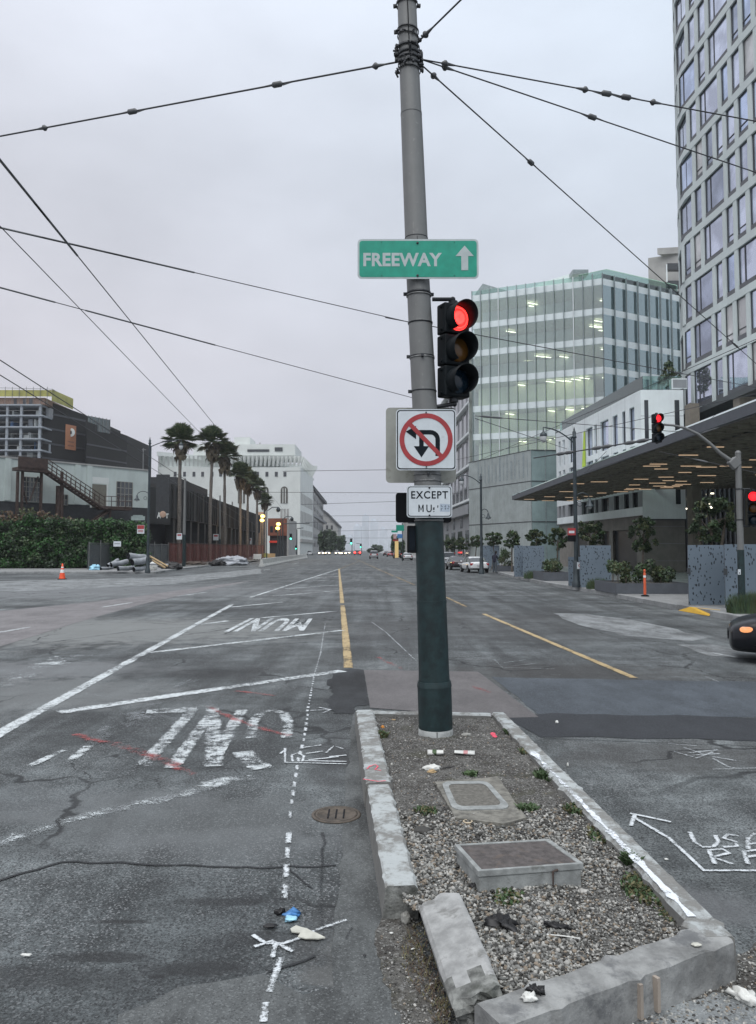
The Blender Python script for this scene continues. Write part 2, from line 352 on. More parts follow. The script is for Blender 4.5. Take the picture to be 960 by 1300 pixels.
M_kerb_raw=mat('broken_concrete',(.17,.175,.165),.9,var=.5,scale=14,bump=.9,bscale=35,dirt=((.05,.055,.045),.7,6,.52))
M_kerb_block=mat('kerb_block_concrete',(.30,.305,.30),.85,var=.25,scale=9,bump=.35,bscale=60,dirt=((.12,.12,.11),.6,7,.55))
M_front_kerb=mat('front_kerb_concrete',(.235,.24,.235),.8,var=.35,scale=6,bump=.5,bscale=50,dirt=((.09,.095,.1),.7,5,.52))
M_line=paint('worn_white_paint',(.56,.60,.61),.56,12,soft=.12); M_line2=paint('road_lettering_paint',(.52,.56,.57),.50,9,soft=.11,big=2.4)
M_worn=paint('patchy_white_paint',(.50,.54,.55),.42,6,soft=.10,big=1.6,edge=(2,.10)); M_faint=paint('faded_white_paint',(.45,.48,.50),.27,5,soft=.26,big=2); M_spray=paint('white_spray_paint',(.62,.66,.68),.60,22,soft=.2,edge=(2,.12))
M_spray_thin=paint('thin_spray_paint',(.56,.60,.62),.45,40,soft=.3,edge=(2,.1)); M_yellow=paint('worn_yellow_paint',(.43,.325,.17),.66,10,soft=.15)
M_yellow2=paint('faded_yellow_paint',(.42,.31,.16),.5,9,soft=.2); M_redspray=paint('faded_red_spray',(.42,.075,.07),.36,8,soft=.3,big=2,edge=(2,.14)); M_pink=paint('pink_spray_paint',(.85,.10,.16),.75,40,soft=.35)
M_crack=paint('crack_fill',(.018,.02,.022),.85,10,soft=.2,edge=(2,.2)); M_tar=paint('dark_stain',(.03,.032,.035),.5,5,soft=.4,edge=(1.5,.25))
M_white=mat('white_paint',(.70,.75,.76),.6,var=.06,scale=.4,streak=.08); M_tower=mat('pale_precast_panel',(.56,.62,.615),.6,var=.05,scale=.5,streak=.05)
M_win=mat('dark_window_glass',(.035,.04,.046),.05,var=.2,scale=.3,spec=1.0); M_tgB=None; M_mull=mat('dark_window_frame',(.045,.05,.055),.4,var=.1)
def towerglass():
    t=NT('tower_window_glass'); t.l(t.mul((.15,.16,.21),t.math('MULTIPLY_ADD',t.noise(.25,2),.8,.6)),t.p.inputs['Base Color']); t.p.inputs['Metallic'].default_value=.75; t.p.inputs['Roughness'].default_value=.06
    t.l(t.mul((.66,.68,.80),t.math('MULTIPLY_ADD',t.noise(.25,2),.5,.7)),t.p.inputs['Base Color']); t.bump(t.noise(.6,2),.05,.1); return t.m
def tgl(name,c,rough,met):
    t=NT(name); t.l(t.mul(c,t.step(t.noise(.5,3),.35,.65,.75,1.15)),t.p.inputs['Base Color']); t.p.inputs['Metallic'].default_value=met; t.p.inputs['Roughness'].default_value=rough; t.bump(t.noise(.7,2),.08,.1); return t.m
M_tglass=tgl('sky_reflecting_glass',(.58,.62,.74),.05,.85); M_tgs=[M_tglass,M_tglass,tgl('darker_reflecting_glass',(.36,.40,.50),.05,.8),tgl('curtained_glass',(.62,.62,.62),.25,.35),tgl('blue_reflecting_glass',(.50,.58,.76),.04,.9)]
M_beige=mat('board_formed_concrete',(.20,.19,.172),.8,var=.12,scale=1.2,streak=.12,bump=.2,bscale=20); M_beige2=mat('tan_column',(.17,.15,.125),.8,var=.1,streak=.08)
M_grey=mat('grey_precast',(.27,.285,.30),.7,var=.08,scale=.5,streak=.08); M_black=mat('black_paint',(.006,.007,.009),.6,var=.2,spec=.15)
M_dkmetal=mat('dark_steel',(.035,.038,.042),.45,.4,var=.2); M_galv=mat('galvanised_steel',(.20,.205,.205),.5,.6,var=.3,scale=18)
def polemat():
    t=NT('grey_pole_paint'); n=t.noise(1,5,.6,t.scale(t.tc,(14,14,1.2))); n2=t.noise(5,5,.6)
    c=t.mul((.17,.175,.172),t.math('MULTIPLY',t.math('MULTIPLY_ADD',n,.35,.82),t.math('MULTIPLY_ADD',n2,.3,.85)))
    c=t.mix(t.step(t.noise(24,4,.7),.61,.70,0,.55),c,(.28,.28,.27)); t.l(c,t.p.inputs['Base Color']); t.p.inputs['Roughness'].default_value=.5; t.p.inputs['Metallic'].default_value=.15; t.bump(n2,.1,.01); return t.m
M_pole=polemat(); M_green=mat('dark_green_pole_paint',(.009,.024,.026),.5,var=.35,streak=.35,scale=9,bump=.1,bscale=25,dirt=((.05,.065,.065),.35,11,.62))
M_lamp=mat('lamp_post_paint',(.035,.048,.055),.45,.2,var=.2); M_lampglass=mat('lamp_frosted_glass',(.55,.57,.58),.3,var=.05)
M_signw=mat('sign_white_sheeting',(.58,.63,.66),.42,var=.07,scale=6,dirt=((.36,.38,.38),.3,9,.6)); M_signg=mat('sign_green_sheeting',(.004,.285,.195),.4,var=.10,scale=8,streak=.05)
M_signk=mat('sign_black',(.006,.010,.015),.6,var=.2,spec=.15); M_signr=mat('sign_red',(.34,.035,.04),.45,var=.12,scale=9); M_signback=mat('sign_back_pale',(.32,.33,.30),.5,var=.12,scale=5,dirt=((.16,.16,.13),.5,5,.55))
M_signs=mat('sign_silver_letters',(.42,.48,.48),.4,var=.07,scale=9)
M_redlens=None
def ledmat(name,col,st):
    t=NT(name); d=t.voro(75,rnd=0); m=t.step(d,.5,.2,.15,1.0)
    t.p.inputs['Base Color'].default_value=(.1,.01,.01,1); t.p.inputs['Emission Color'].default_value=col+(1,); t.setin(t.p.inputs['Emission Strength'],t.math('MULTIPLY',m,st)); t.p.inputs['Roughness'].default_value=.4; return t.m
M_redlens=ledmat('lit_red_lens',(1,.035,.03),9.0); M_redfar=emat('lit_red_lens_far',(1,.02,.03),1.6); M_amberlens=mat('unlit_amber_lens',(.10,.045,.008),.2,var=.3); M_greenlens=mat('unlit_green_lens',(.006,.02,.035),.15,var=.3)
M_greenlit=emat('lit_green_lens',(.1,1,.6),5); M_visor=mat('signal_housing',(.006,.009,.011),.55,var=.3,spec=.2)
M_warm=emat('warm_light_strip',(1,.70,.45),.5); M_amberlit=emat('lit_amber_globe',(1,.62,.12),7); M_head=emat('lit_headlight',(1,.84,.58),6); M_tail=emat('lit_tail_light',(1,.04,.03),7); M_turn=emat('lit_turn_lamp',(1,.40,.16),1.1); M_ceil=emat('office_ceiling_light',(1,.94,.72),3.5)
M_cone=mat('orange_cone_plastic',(.85,.10,.03),.5,var=.08); M_refl=mat('reflective_white',(.75,.75,.75),.4,var=.05); M_orange=mat('orange_bollard_plastic',(.62,.11,.04),.5,var=.1)
M_leafA=mat('leaf_dark',(.028,.050,.024),.6,var=.3,scale=6); M_leafB=mat('leaf_mid',(.055,.098,.040),.6,var=.3,scale=6); M_leafH=mat('hedge_leaf',(.028,.095,.020),.6,var=.3,scale=6); M_leafC=mat('leaf_light',(.075,.115,.05),.55,var=.3,scale=6); M_leafR=mat('leaf_reddish',(.10,.062,.035),.6,var=.3)
M_leafO=mat('leaf_olive',(.07,.085,.035),.6,var=.3); M_hcore=mat('hedge_dark_core',(.012,.017,.010),.9); M_bark=mat('bark',(.10,.085,.068),.9,var=.35,scale=9,bump=.6,bscale=30); M_palmtrunk=mat('palm_trunk',(.14,.125,.11),.9,var=.3,scale=6,bump=.6,bscale=12); M_deadfrond=mat('dead_frond',(.12,.10,.07),.9,var=.3)
M_frond=mat('palm_frond',(.055,.088,.040),.55,var=.3); M_frondl=mat('palm_frond_light',(.12,.145,.075),.55,var=.3)
M_grass=mat('ornamental_grass',(.05,.085,.05),.6,var=.3,scale=10); M_dry=mat('dry_weed',(.13,.12,.06),.8,var=.3,scale=10)
def panelmat():
    t=NT('perforated_blue_grey_panel'); v=t.tc
    dn=t.n('ShaderNodeTexNoise'); dn.inputs['Scale'].default_value=6; t.l(v,dn.inputs['Vector']); av=t.n('ShaderNodeVectorMath'); av.operation='MULTIPLY_ADD'; t.l(dn.outputs['Color'],av.inputs[0]); av.inputs[1].default_value=(.10,.0,.10); t.l(v,av.inputs[2])
    d=t.voro(6.2,vec=t.scale(av.outputs[0],(1.9,.01,1.0)),rnd=1); dens=t.noise(1.6,2); holes=t.step(t.math('SUBTRACT',d,t.math('MULTIPLY',t.math('SUBTRACT',dens,.42),.45)),.27,.22)
    c=t.mul((.155,.20,.245),t.math('MULTIPLY_ADD',t.noise(1.3,4),.35,.83)); c=t.mix(t.math('MULTIPLY',holes,.9),c,(.012,.014,.018)); t.l(c,t.p.inputs['Base Color'])
    t.p.inputs['Roughness'].default_value=.55; t.p.inputs['Metallic'].default_value=.2; return t.m
M_panel=panelmat(); M_planter=mat('grey_planter_metal',(.085,.095,.11),.6,var=.1)
M_darkwall=mat('dark_ribbed_wall',(.034,.035,.035),.8,var=.12,scale=.6,streak=.15); M_net=mat('black_debris_netting',(.010,.010,.009),.9,var=.35,scale=.35,streak=.3); M_slab=mat('concrete_slab',(.30,.33,.36),.8,var=.15)
M_yel=mat('yellow_scaffold_sheet',(.34,.33,.10),.8,var=.25,scale=.3); M_poster=mat('orange_poster',(.42,.19,.10),.6,var=.08); M_rust=mat('brown_stair_steel',(.060,.040,.034),.7,.2,var=.3)
M_pale=mat('pale_green_wall',(.47,.53,.51),.7,var=.07,scale=.5,streak=.10); M_base=mat('dark_wall_base',(.035,.038,.042),.8,var=.2); M_door=mat('olive_door',(.15,.145,.12),.7,var=.1)
M_paleW=mat('pale_stone',(.60,.63,.61),.7,var=.05,scale=.3,streak=.06); M_stone=mat('tan_stone',(.33,.33,.32),.8,var=.12,scale=.3,streak=.12); M_brick=mat('lit_brick',(.22,.075,.045),.8,var=.2,scale=.8)
M_fogt=mat('far_tower_haze_tint',(.50,.54,.58),.8,var=.1,scale=.05); M_wire=mat('wire_steel',(.05,.052,.058),.6,.3,var=.1); M_ins=mat('insulator',(.09,.095,.10),.5,var=.2)
M_chain=None
def meshmat(name,col,n=24,wd=.16,op=1.0):
    t=NT(name); v=t.tc; s=t.n('ShaderNodeSeparateXYZ'); t.l(v,s.inputs[0])
    u=t.math('ADD',s.outputs[0],s.outputs[1]); a=t.math('ABSOLUTE',t.math('SUBTRACT',t.math('FRACT',t.math('MULTIPLY',t.math('ADD',u,s.outputs[2]),n)),.5)); b=t.math('ABSOLUTE',t.math('SUBTRACT',t.math('FRACT',t.math('MULTIPLY',t.math('SUBTRACT',u,s.outputs[2]),n)),.5))
    m=t.step(t.math('MAXIMUM',a,b),.5-wd,.5-wd+.02); t.alpha(t.math('MAXIMUM',t.math('MULTIPLY',m,op),.0)); t.p.inputs['Base Color'].default_value=col+(1,); t.p.inputs['Roughness'].default_value=.6
    return t.m
M_chain=meshmat('chain_link',(.16,.17,.18),10,.12); M_orfence=meshmat('orange_safety_mesh',(.19,.040,.028),3,.34,.62)
M_fencescreen=mat('fence_screen',(.05,.065,.062),.9,var=.2)
M_tarp=mat('grey_tarp',(.36,.38,.41),.5,var=.15); M_pipe=mat('grey_pipe',(.27,.29,.31),.6,var=.2); M_barrier=mat('white_concrete_barrier',(.48,.49,.47),.8,var=.15,scale=1.5,dirt=((.2,.19,.16),.5,2,.55))
def cmat(n,c,**k): return mat(n,c,.25,var=.03,coat=.6,spec=.6,**k)
M_cw=cmat('car_paint_white',(.68,.70,.71)); M_ck=mat('car_paint_black',(.004,.005,.008),.3,var=.03,coat=.15,spec=.35); M_cs=cmat('car_paint_silver',(.36,.38,.40)); M_cr=cmat('car_paint_red',(.30,.03,.03)); M_cd=cmat('car_paint_maroon',(.03,.018,.022))
M_tyre=mat('tyre_rubber',(.014,.014,.015),.85); M_rim=mat('alloy_rim',(.22,.23,.24),.35,.8); M_carglass=mat('car_glass',(.02,.025,.03),.05,spec=1.0,var=.05); M_tailoff=mat('red_tail_lens',(.30,.015,.02),.2); M_headoff=mat('clear_head_lens',(.5,.52,.55),.1); M_plateW=mat('number_plate',(.5,.5,.52),.5)
M_soil=None
def soilmat():
    t=NT('island_soil'); n=t.noise(4,6,.7); n2=t.noise(30,6,.75); vc=t.voro(85,out='Color'); s=t.n('ShaderNodeSeparateColor'); t.l(vc,s.inputs[0])
    c=t.mix(t.step(n,.4,.62),(.060,.056,.050),(.125,.122,.112)); c=t.mul(c,t.math('MULTIPLY_ADD',n2,1.1,.45)); c=t.mix(t.step(s.outputs[0],.72,.92,0,.7),c,(.27,.27,.26)); c=t.mix(t.step(s.outputs[1],.75,.9,0,.7),c,(.03,.028,.026))
    c=t.mix(t.step(t.noise(2.3,4,.6,t.scale(t.tc,(1,1,1),(4,1,0))),.56,.68,0,.55),c,(.06,.06,.035))
    t.l(c,t.p.inputs['Base Color']); t.p.inputs['Roughness'].default_value=.95; t.bump(t.math('ADD',n2,t.voro(85)),.9,.012); return t.m
M_soil=soilmat()
G_m=[mat('gravel_'+n,c,.8,var=.2,scale=50) for n,c in (('white',(.38,.375,.35)),('pale',(.27,.27,.25)),('grey',(.13,.132,.125)),('dark',(.05,.049,.045)),('tan',(.21,.175,.135)),('mid',(.19,.19,.18)))]
M_lid=mat('rusty_lid',(.085,.075,.072),.75,var=.3,scale=20,bump=.3,bscale=120,dirt=((.13,.10,.08),.5,12,.55)); M_boxc=mat('box_concrete',(.27,.285,.28),.75,var=.22,scale=12,bump=.3,bscale=60,dirt=((.12,.125,.115),.6,9,.55)); M_manhole=mat('manhole_iron',(.085,.070,.055),.7,var=.35,scale=12,bump=.4,bscale=40)
M_paper=mat('white_litter',(.62,.63,.60),.7,var=.1,scale=20); M_blue=mat('blue_wrapper',(.06,.20,.45),.4,var=.3,scale=20); M_lblue=mat('pale_blue_wrapper',(.32,.60,.75),.4,var=.15,scale=20); M_blk=mat('black_litter',(.012,.012,.013),.5,var=.3); M_tan=mat('tan_litter',(.42,.30,.16),.7,var=.2,scale=20); M_rag=mat('off_white_rag',(.50,.50,.44),.8,var=.12,scale=12); M_brownl=mat('brown_litter',(.09,.06,.04),.8,var=.3,scale=20)
M_oglass=glassy('office_glass',(.88,.95,.93),.16,.03,(.93,1,.99)); M_oglassR=glassy('side_office_glass',(.82,.93,.93),.36,.04,(.78,.95,.97)); M_rail=glassy('rail_glass',(.72,.84,.80),.10,.03,(.85,.95,.93)); M_spand=mat('white_spandrel',(.74,.82,.83),.4,var=.05,scale=.4); M_fin=mat('grey_glass_fin',(.28,.33,.34),.4,.3); M_intw=mat('office_interior',(.62,.68,.66),.8,var=.12,scale=.2); M_glowtint=mat('cream_glow_tint',(.86,.87,.66),.8,var=.06,scale=.4); M_intc=mat('office_ceiling',(.70,.72,.62),.8)
M_pcg=mat('pale_corner_glass',(.24,.32,.32),.12,var=.12,scale=.4,streak=.1,spec=.8); M_plinthc=mat('textured_plinth_glass',(.33,.37,.365),.45,var=.10,scale=.8,streak=.22); M_yell=mat('tactile_yellow',(.55,.33,.03),.7,var=.1); M_lime=mat('lime_banner',(.45,.62,.06),.6,var=.05); M_banner=mat('pale_banner',(.52,.55,.60),.6,var=.06)
M_skin=mat('skin',(.25,.15,.11),.6); M_navy=mat('navy_cloth',(.012,.013,.026),.9); M_jean=mat('grey_trousers',(.07,.085,.10),.9); M_hair=mat('dark_hair',(.012,.01,.01),.7)
# ================= ground, road surface, paint =================
rnd=random.Random(7)
mb=MB(); N=1
mb.add([(-680,-20,0),(680,-20,0),(680,1580,0),(-680,1580,0)],[(0,1,2,3)])
struct(mb.build('road',M_road))
def ragged(pts,amt,step,seed=0,z=.004):
    """densify a ground polygon and roughen its outline"""
    rr=random.Random(seed); o=[]
    for a,b in zip(pts,pts[1:]+pts[:1]):
        n=max(1,int((b-a).length/step))
        for i in range(n):
            q=a.lerp(b,i/n); o.append(Vector((q.x+rr.uniform(-amt,amt),q.y+rr.uniform(-amt,amt)*1.6,z)))
    return o
def patch(name,px,m,amt=.03,step=.3,z=.004,seed=0):
    p=ragged([G(*q) for q in px],amt,step,seed,z); mb=MB(); mb.add(p,[tuple(range(len(p)))]); return struct(mb.build(name,m))
patch('road_patch',[(625,860),(1300,872),(1500,925),(960,911),(685,908)],M_blue_patch,.02,.5,.004,1)
patch('road_patch',[(640,909),(700,906),(960,911),(1500,925),(1500,960),(960,940),(690,936),(668,925)],M_dark_patch,.035,.3,.0046,2)
patch('road_patch',[(705,779),(745,779),(800,787),(850,797),(900,811),(880,815),(845,812),(790,806),(745,796),(712,786)],M_light_patch,.12,.5,.004,3)
patch('road_patch',[(860,818),(905,818),(985,832),(960,836),(900,832)],M_light_patch,.06,.5,.004,4)
patch('road_patch',[(428,852),(448,849),(463,851),(470,893),(452,897),(452,906),(424,907),(415,890),(425,880),(414,868)],M_lumpy,.03,.12,.0052,5)
patch('concrete_plate',[(462,851),(607,853),(684,911),(640,912),(470,899)],M_plate,.0,3,.0065,6)
patch('concrete_lane',[(-260,812),(0,776),(130,763),(290,741),(322,737),(210,760),(140,778),(0,822),(-300,880)],M_lane_conc,.06,1.5,.004,7)
patch('concrete_lane',[(-200,752),(0,738),(210,733),(330,722),(333,728),(215,742),(0,752),(-200,775)],M_light_patch,.15,2,.0043,8)
patch('road_patch',[(0,779),(30,777),(430,766),(960,772),(960,776),(440,775),(200,779),(0,786)],M_blue_patch,.15,1.5,.0034,9) if False else None
# concrete gutter along the island's left kerb
patch('gutter',[(447,905),(459,905),(492,1165),(540,1290),(420,1300),(430,1120)],M_gutter,.02,.2,.003,10)
patch('road_patch',[(150,1290),(225,1255),(330,1240),(390,1262),(470,1250),(560,1330),(140,1330)],M_gutter,.02,.15,.0038,11)
patch('dirt_patch',[(492,1150),(520,1155),(545,1230),(580,1310),(520,1320),(490,1250),(478,1190)],M_soil,.02,.06,.0055,12)
patch('dirt_patch',[(880,1245),(965,1200),(990,1230),(980,1330),(700,1330),(720,1300),(830,1262)],M_soil,.02,.06,.0055,13)
patch('road_patch',[(760,1310),(850,1275),(930,1262),(985,1290),(960,1340),(760,1340)],M_light_patch,.02,.08,.0095,14)
def line(name,px,w,m,z=.008,n=1):
    pts=[]
    P_=[G(*q) for q in px]
    for a,b in zip(P_,P_[1:]):
        k=max(1,int((b-a).length/.5)) if n else 1
        for i in range(k): pts.append(a.lerp(b,i/k))
    pts.append(P_[-1]); mb=MB()
    if name=='crack':
        pts=[p.lerp(q,k/6) for p,q in zip(pts,pts[1:]) for k in range(6)]+[pts[-1]]; pts=[p+Vector((noise.noise(p*6)*.02+noise.noise(p*25)*.008,noise.noise(p*6+Vector((9,0,0)))*.03+noise.noise(p*25)*.008,0)) for p in pts]
        w=tuple(w) if isinstance(w,tuple) else (w,w*.8)
    ww=w if not isinstance(w,tuple) else [w[0]+(w[1]-w[0])*i/(len(pts)-1) for i in range(len(pts))]
    mb.strip(pts,ww,z); return struct(mb.build(name,m))
line('lane_line',[(-30,950),(0,931),(296,767)],.19,M_line); line('lane_line',[(318,758.5),(432,722)],.17,M_line); line('lane_line',[(432,722),(456,712.5)],.14,M_yellow2)
for px,w_ in (([(75,905),(175,890),(435,852)],.26),([(190,829),(435,800.5)],.22),([(293,771),(359,764.5)],.2),([(333,784.5),(433,775.6)],.2),([(246,794),(289,788.5)],.22),([(345,757),(430,749.8)],.2),([(362,747.5),(430,742.7)],.2),([(386,738),(429,736.6)],.22),([(400,733.5),(429,732.2)],.22),([(411,729.6),(429,728.6)],.22)):
    line('hatch_line',px,w_,M_line,.0085)
line('median_line',[(430.5,722),(434.5,766)],.17,M_yellow); line('median_line',[(435,768.5),(442.5,848)],.17,M_yellow)
line('lane_line',[(805,861),(614,779.5)],.14,M_yellow,.009); line('lane_line',[(592,770.5),(566,758)],.14,M_yellow2); line('lane_line',[(526,742.5),(503,732.5)],.15,M_yellow2); line('lane_line',[(500,731.5),(440,704.5)],.16,M_yellow2)
line('lane_line',[(905,829),(935,835)],.12,M_line); 
for px in ([(335,724),(343,722.5)],[(372,716),(380,714.5)],[(0,803),(40,796)],[(130,771),(168,765)],[(226,757),(262,752)],[(507,723),(560,722)]): line('lane_line',px,.16,M_line)
line('faded_stripe',[(-20,1080),(95,1040),(240,1008),(320,985)],(.10,.16),M_faint,.0085); line('faded_stripe',[(-10,1072),(60,1050),(125,1033),(165,1024),(232,1008),(275,994),(318,986)],(.20,.30),M_worn,.0089)
line('faded_stripe',[(85,970),(118,948),(150,925)],.12,M_faint,.0089); line('faded_stripe',[(-40,885),(90,832)],(.6,.9),M_worn,.0088); line('faded_stripe',[(150,925),(185,898),(250,860)],.3,M_faint,.00885)
line('faded_stripe',[(180,905),(235,922)],.30,M_faint,.0089); line('faded_stripe',[(100,880),(190,893)],.07,M_faint,.0087)
# lettering painted for traffic coming towards the camera: upside down from here
def road_text(txt,x0,x1,y0,y1,bold,m,sp=1.0,sk=0,name='road_lettering'):
    mb=textmb(txt,x0,x1,y0,y1,bold,sp,'xy',.0092,rot180=True)
    mb.v=[(x+sk*(y-y0),y,z) for x,y,z in mb.v]; return struct(mb.build(name,m))
a=G(176,975); b=G(372,900); c_=G(350,978); 
def pxtext(txt,bl,br,tl,tr,bold,m,sp=1.0):
    """text quad: bl,br,tl,tr are its corner pixels; text is rotated by 180 degrees"""
    mb=textmb(txt,0,1,0,1,bold,sp,'xy',.0092,rot180=True); A,B,C,D=[G(*q) for q in (bl,br,tl,tr)]
    mb.v=[tuple(A.lerp(B,x).lerp(C.lerp(D,x),y)[:2])+(.0092,) for x,y,z in mb.v]; return struct(mb.build('road_lettering',m))
for px,w_ in (([(186,904),(250,901)],.36),([(246,901),(180,974)],.17),([(272,903),(218,976)],.17),([(270,900),(272,974)],.20),([(308,902),(266,972)],.17),([(318,938),(321,918),(331,906),(346,902),(360,906),(366,918),(364,938)],.15),([(308,955),(318,966),(334,977)],.24),([(160,906),(200,925)],.30),([(112,948),(88,969)],.12),([(81,953),(37,974)],.10),([(146,912),(112,946)],.14)): line('road_lettering',px,w_,M_line2 if w_!=.14 and w_!=.30 else M_faint,.0092+.0001*len(px)+w_*.001)
pxtext('MUNI',(284,802.5),(386,801),(318,785),(397,785.5),.03,M_line,1.05)
# surveyors' spray marks
def dashes(px,seg,gap,w,m,z=.0105):
    P_=[G(*q) for q in px]; L=[0]
    for a,b in zip(P_,P_[1:]): L.append(L[-1]+(b-a).length)
    def at(s):
        for i in range(len(P_)-1):
            if s<=L[i+1]: return P_[i].lerp(P_[i+1],(s-L[i])/(L[i+1]-L[i]))
        return P_[-1]
    s=0; mb=MB()
    while s<L[-1]: e_=min(L[-1],s+seg*rnd.uniform(.8,1.2)); mb.strip([at(s+(e_-s)*q/4) for q in range(5)],w*rnd.uniform(.8,1.2),z,ends=True); s+=seg+gap*rnd.uniform(.8,1.2)
    struct(mb.build('spray_dashes',m))
dashes([(413,792),(407,830),(399,858),(394,885),(390,905)],.09,.11,.035,M_spray)
dashes([(391,907),(386,940),(378,970),(372,1010),(367,1045)],.15,.11,.038,M_spray)
dashes([(367,1058),(363,1110),(361,1150)],.18,.12,.042,M_spray)
line('spray_mark',[(357,1218),(342,1262)],.038,M_spray,.0105); line('spray_mark',[(338,1275),(334,1300)],.038,M_spray,.0105)
dashes([(472,790),(490,803),(510,822),(529,840)],.10,.10,.035,M_spray)
def sprays(L,w=.035,m=M_spray,z=.0108):
    for i,px in enumerate(L): line('spray_mark',px,w,m,z+.0002*i)
sprays([[(362,951),(362,969),(440,971)],[(362,953),(356,958)],[(372,968),(370,960),(378,957),(386,961),(384,968)],[(384,967),(440,968)],[(386,950),(408,947)],[(388,958),(410,955)],[(392,966),(430,962)],[(414,957),(424,948),(436,952)],[(418,962),(440,960)],[(394,903),(418,902)],[(405,899),(420,902),(410,906)]],.03)
sprays([[(321,1189),(337,1200),(360,1200),(384,1192)],[(323,1204),(345,1197),(372,1210)],[(350,1200),(346,1218)],[(384,1190),(404,1182),(440,1170)]],.028)
sprays([[(803,1038),(850,1066),(894,1107),(990,1107)],[(800,1034),(852,1045)],[(806,1036),(801,1050)]],.035)
sprays([[(848,945),(885,948)],[(855,955),(880,962)],[(868,950),(892,958)],[(875,957),(912,953)],[(880,960),(914,958)],[(884,964),(905,956)],[(905,964),(925,975),(940,977)],[(905,962),(935,967)],[(905,978),(975,976)]],.035,M_spray_thin)
sprays([[(612,836),(628,838),(638,848),(705,850)],[(640,842),(668,838)],[(650,846),(680,843)],[(700,857),(716,858)],[(890,858),(912,866)]],.03,M_spray_thin,.0112)
def px_word(txt,bl,br,tl,tr,m,bold=.0,z=.0115):
    mb=textmb(txt,0,1,0,1,bold,1.1,'xy',z); A,B,C,D=[G(*q) for q in (bl,br,tl,tr)]
    mb.v=[tuple(A.lerp(B,x).lerp(C.lerp(D,x),y)[:2])+(z,) for x,y,z_ in mb.v]; return struct(mb.build('spray_lettering',m))
sprays([[(876,1058),(882,1071),(893,1077),(906,1077),(912,1070),(908,1062)],[(938,1063),(924,1061),(919,1066),(934,1070),(936,1076),(918,1077)],[(950,1080),(950,1066),(958,1060),(968,1064),(976,1081)],[(950,1073),(972,1072)],[(908,1099),(900,1081),(918,1080),(926,1085),(905,1090),(930,1099)],[(950,1099),(944,1083),(962,1081),(968,1087),(948,1090)]],.036,M_spray,.0114)
sprays([[(95,933),(150,948),(200,965),(246,985)],[(265,898),(300,915),(330,925),(368,935)],[(110,940),(150,945),(230,972)],[(300,878),(350,884)],[(600,872),(622,880)],[(480,835),(510,850)]],.13,M_redspray,.0118)
# crack fill
line('crack',[(-10,1122),(40,1106),(75,1096),(100,1096),(200,1099),(300,1102),(365,1102),(400,1101),(425,1099)],(.028,.018),M_crack,.0072)
line('crack',[(362,1104),(378,1114),(398,1130)],.014,M_crack,.0073); line('crack',[(411,1058),(410,1100),(408,1140),(409,1180)],(.03,.05),M_tar,.0074)
line('crack',[(447,1178),(440,1195)],.03,M_tar,.0075); line('crack',[(0,826),(90,812),(180,800),(300,792)],.10,M_tar,.0071)
line('crack',[(340,1235),(380,1222),(400,1215)],.02,M_crack,.0077)
line('crack',[(690,938),(960,948),(1200,960)],.05,M_tar,.0072)
# manhole in the gutter
g=G(427,1035); mh=thing('manhole_cover','round rusty brown manhole cover in the gutter left of the island','manhole cover',(g.x,g.y,.004))
mb=MB(); mb.lathe([(.165,0),(.165,.008),(.15,.010),(.148,.006),(.0001,.007)],n=36); mb.build('cover',M_manhole,mh,world=False)
mb=MB(); mb.lathe([(.195,0),(.195,.006),(.17,.007),(.17,0)],n=36); mb.build('ring',M_manhole,mh,world=False)
mb=MB(); [mb.obox((x,0,.009),.012,.2,.004) for x in (-.06,0,.06)]; mb.build('lifting_slot',M_black,mh,world=False)
# ---------------- sidewalks and kerbs ----------------
KZ=.18
def walk(name,pts,m,kerbpts=None):
    mb=MB(); mb.prism([(p[0],p[1]) for p in pts],-.3,KZ-.004); struct(mb.build(name,m))
    if kerbpts:
        mb=MB(); k=[Vector((p[0],p[1],0)) for p in kerbpts]
        for a,b in zip(k,k[1:]):
            t=(b-a).normalized(); nn=Vector((-t.y,t.x,0))
            L=(b-a).length; n=max(1,int(L/3)); 
            for i in range(n):
                p=a.lerp(b,i/n)+t*.006; q=a.lerp(b,(i+1)/n)-t*.006
                mb.hexa([tuple(p-nn*.09)[:2]+(-.1,),tuple(q-nn*.09)[:2]+(-.1,),tuple(q+nn*.09)[:2]+(-.1,),tuple(p+nn*.09)[:2]+(-.1,),tuple(p-nn*.09)[:2]+(KZ,),tuple(q-nn*.09)[:2]+(KZ,),tuple(q+nn*.09)[:2]+(KZ,),tuple(p+nn*.09)[:2]+(KZ,)])
        struct(mb.build('kerb',M_side_k,bevel=.02))
M_side_k=patchmat('kerb_granite',(.26,.27,.27),.3,speck=.2)
kr=[G(1010,812),G(960,798),G(930,790),G(905,781.5)]
kr=[Vector((70,16.5,0)),Vector((13,19.0,0)),Vector((11.2,20.2,0)),Vector((10.5,22.0,0)),G(905,782.5)]
kr2=[G(862,774.2),G(760,754),G(700,743.6),G(652,733.5)]; kr3=[G(652,733.5),G(634,728.5),Vector((11.6,66,0)),Vector((10.2,110,0)),Vector((2,330,0)),Vector((-38,1500,0))]
allr=kr+kr2+kr3[1:]
walk('sidewalk',[(p.x,p.y) for p in allr]+[(120,1500),(120,16.5)],M_side,None)
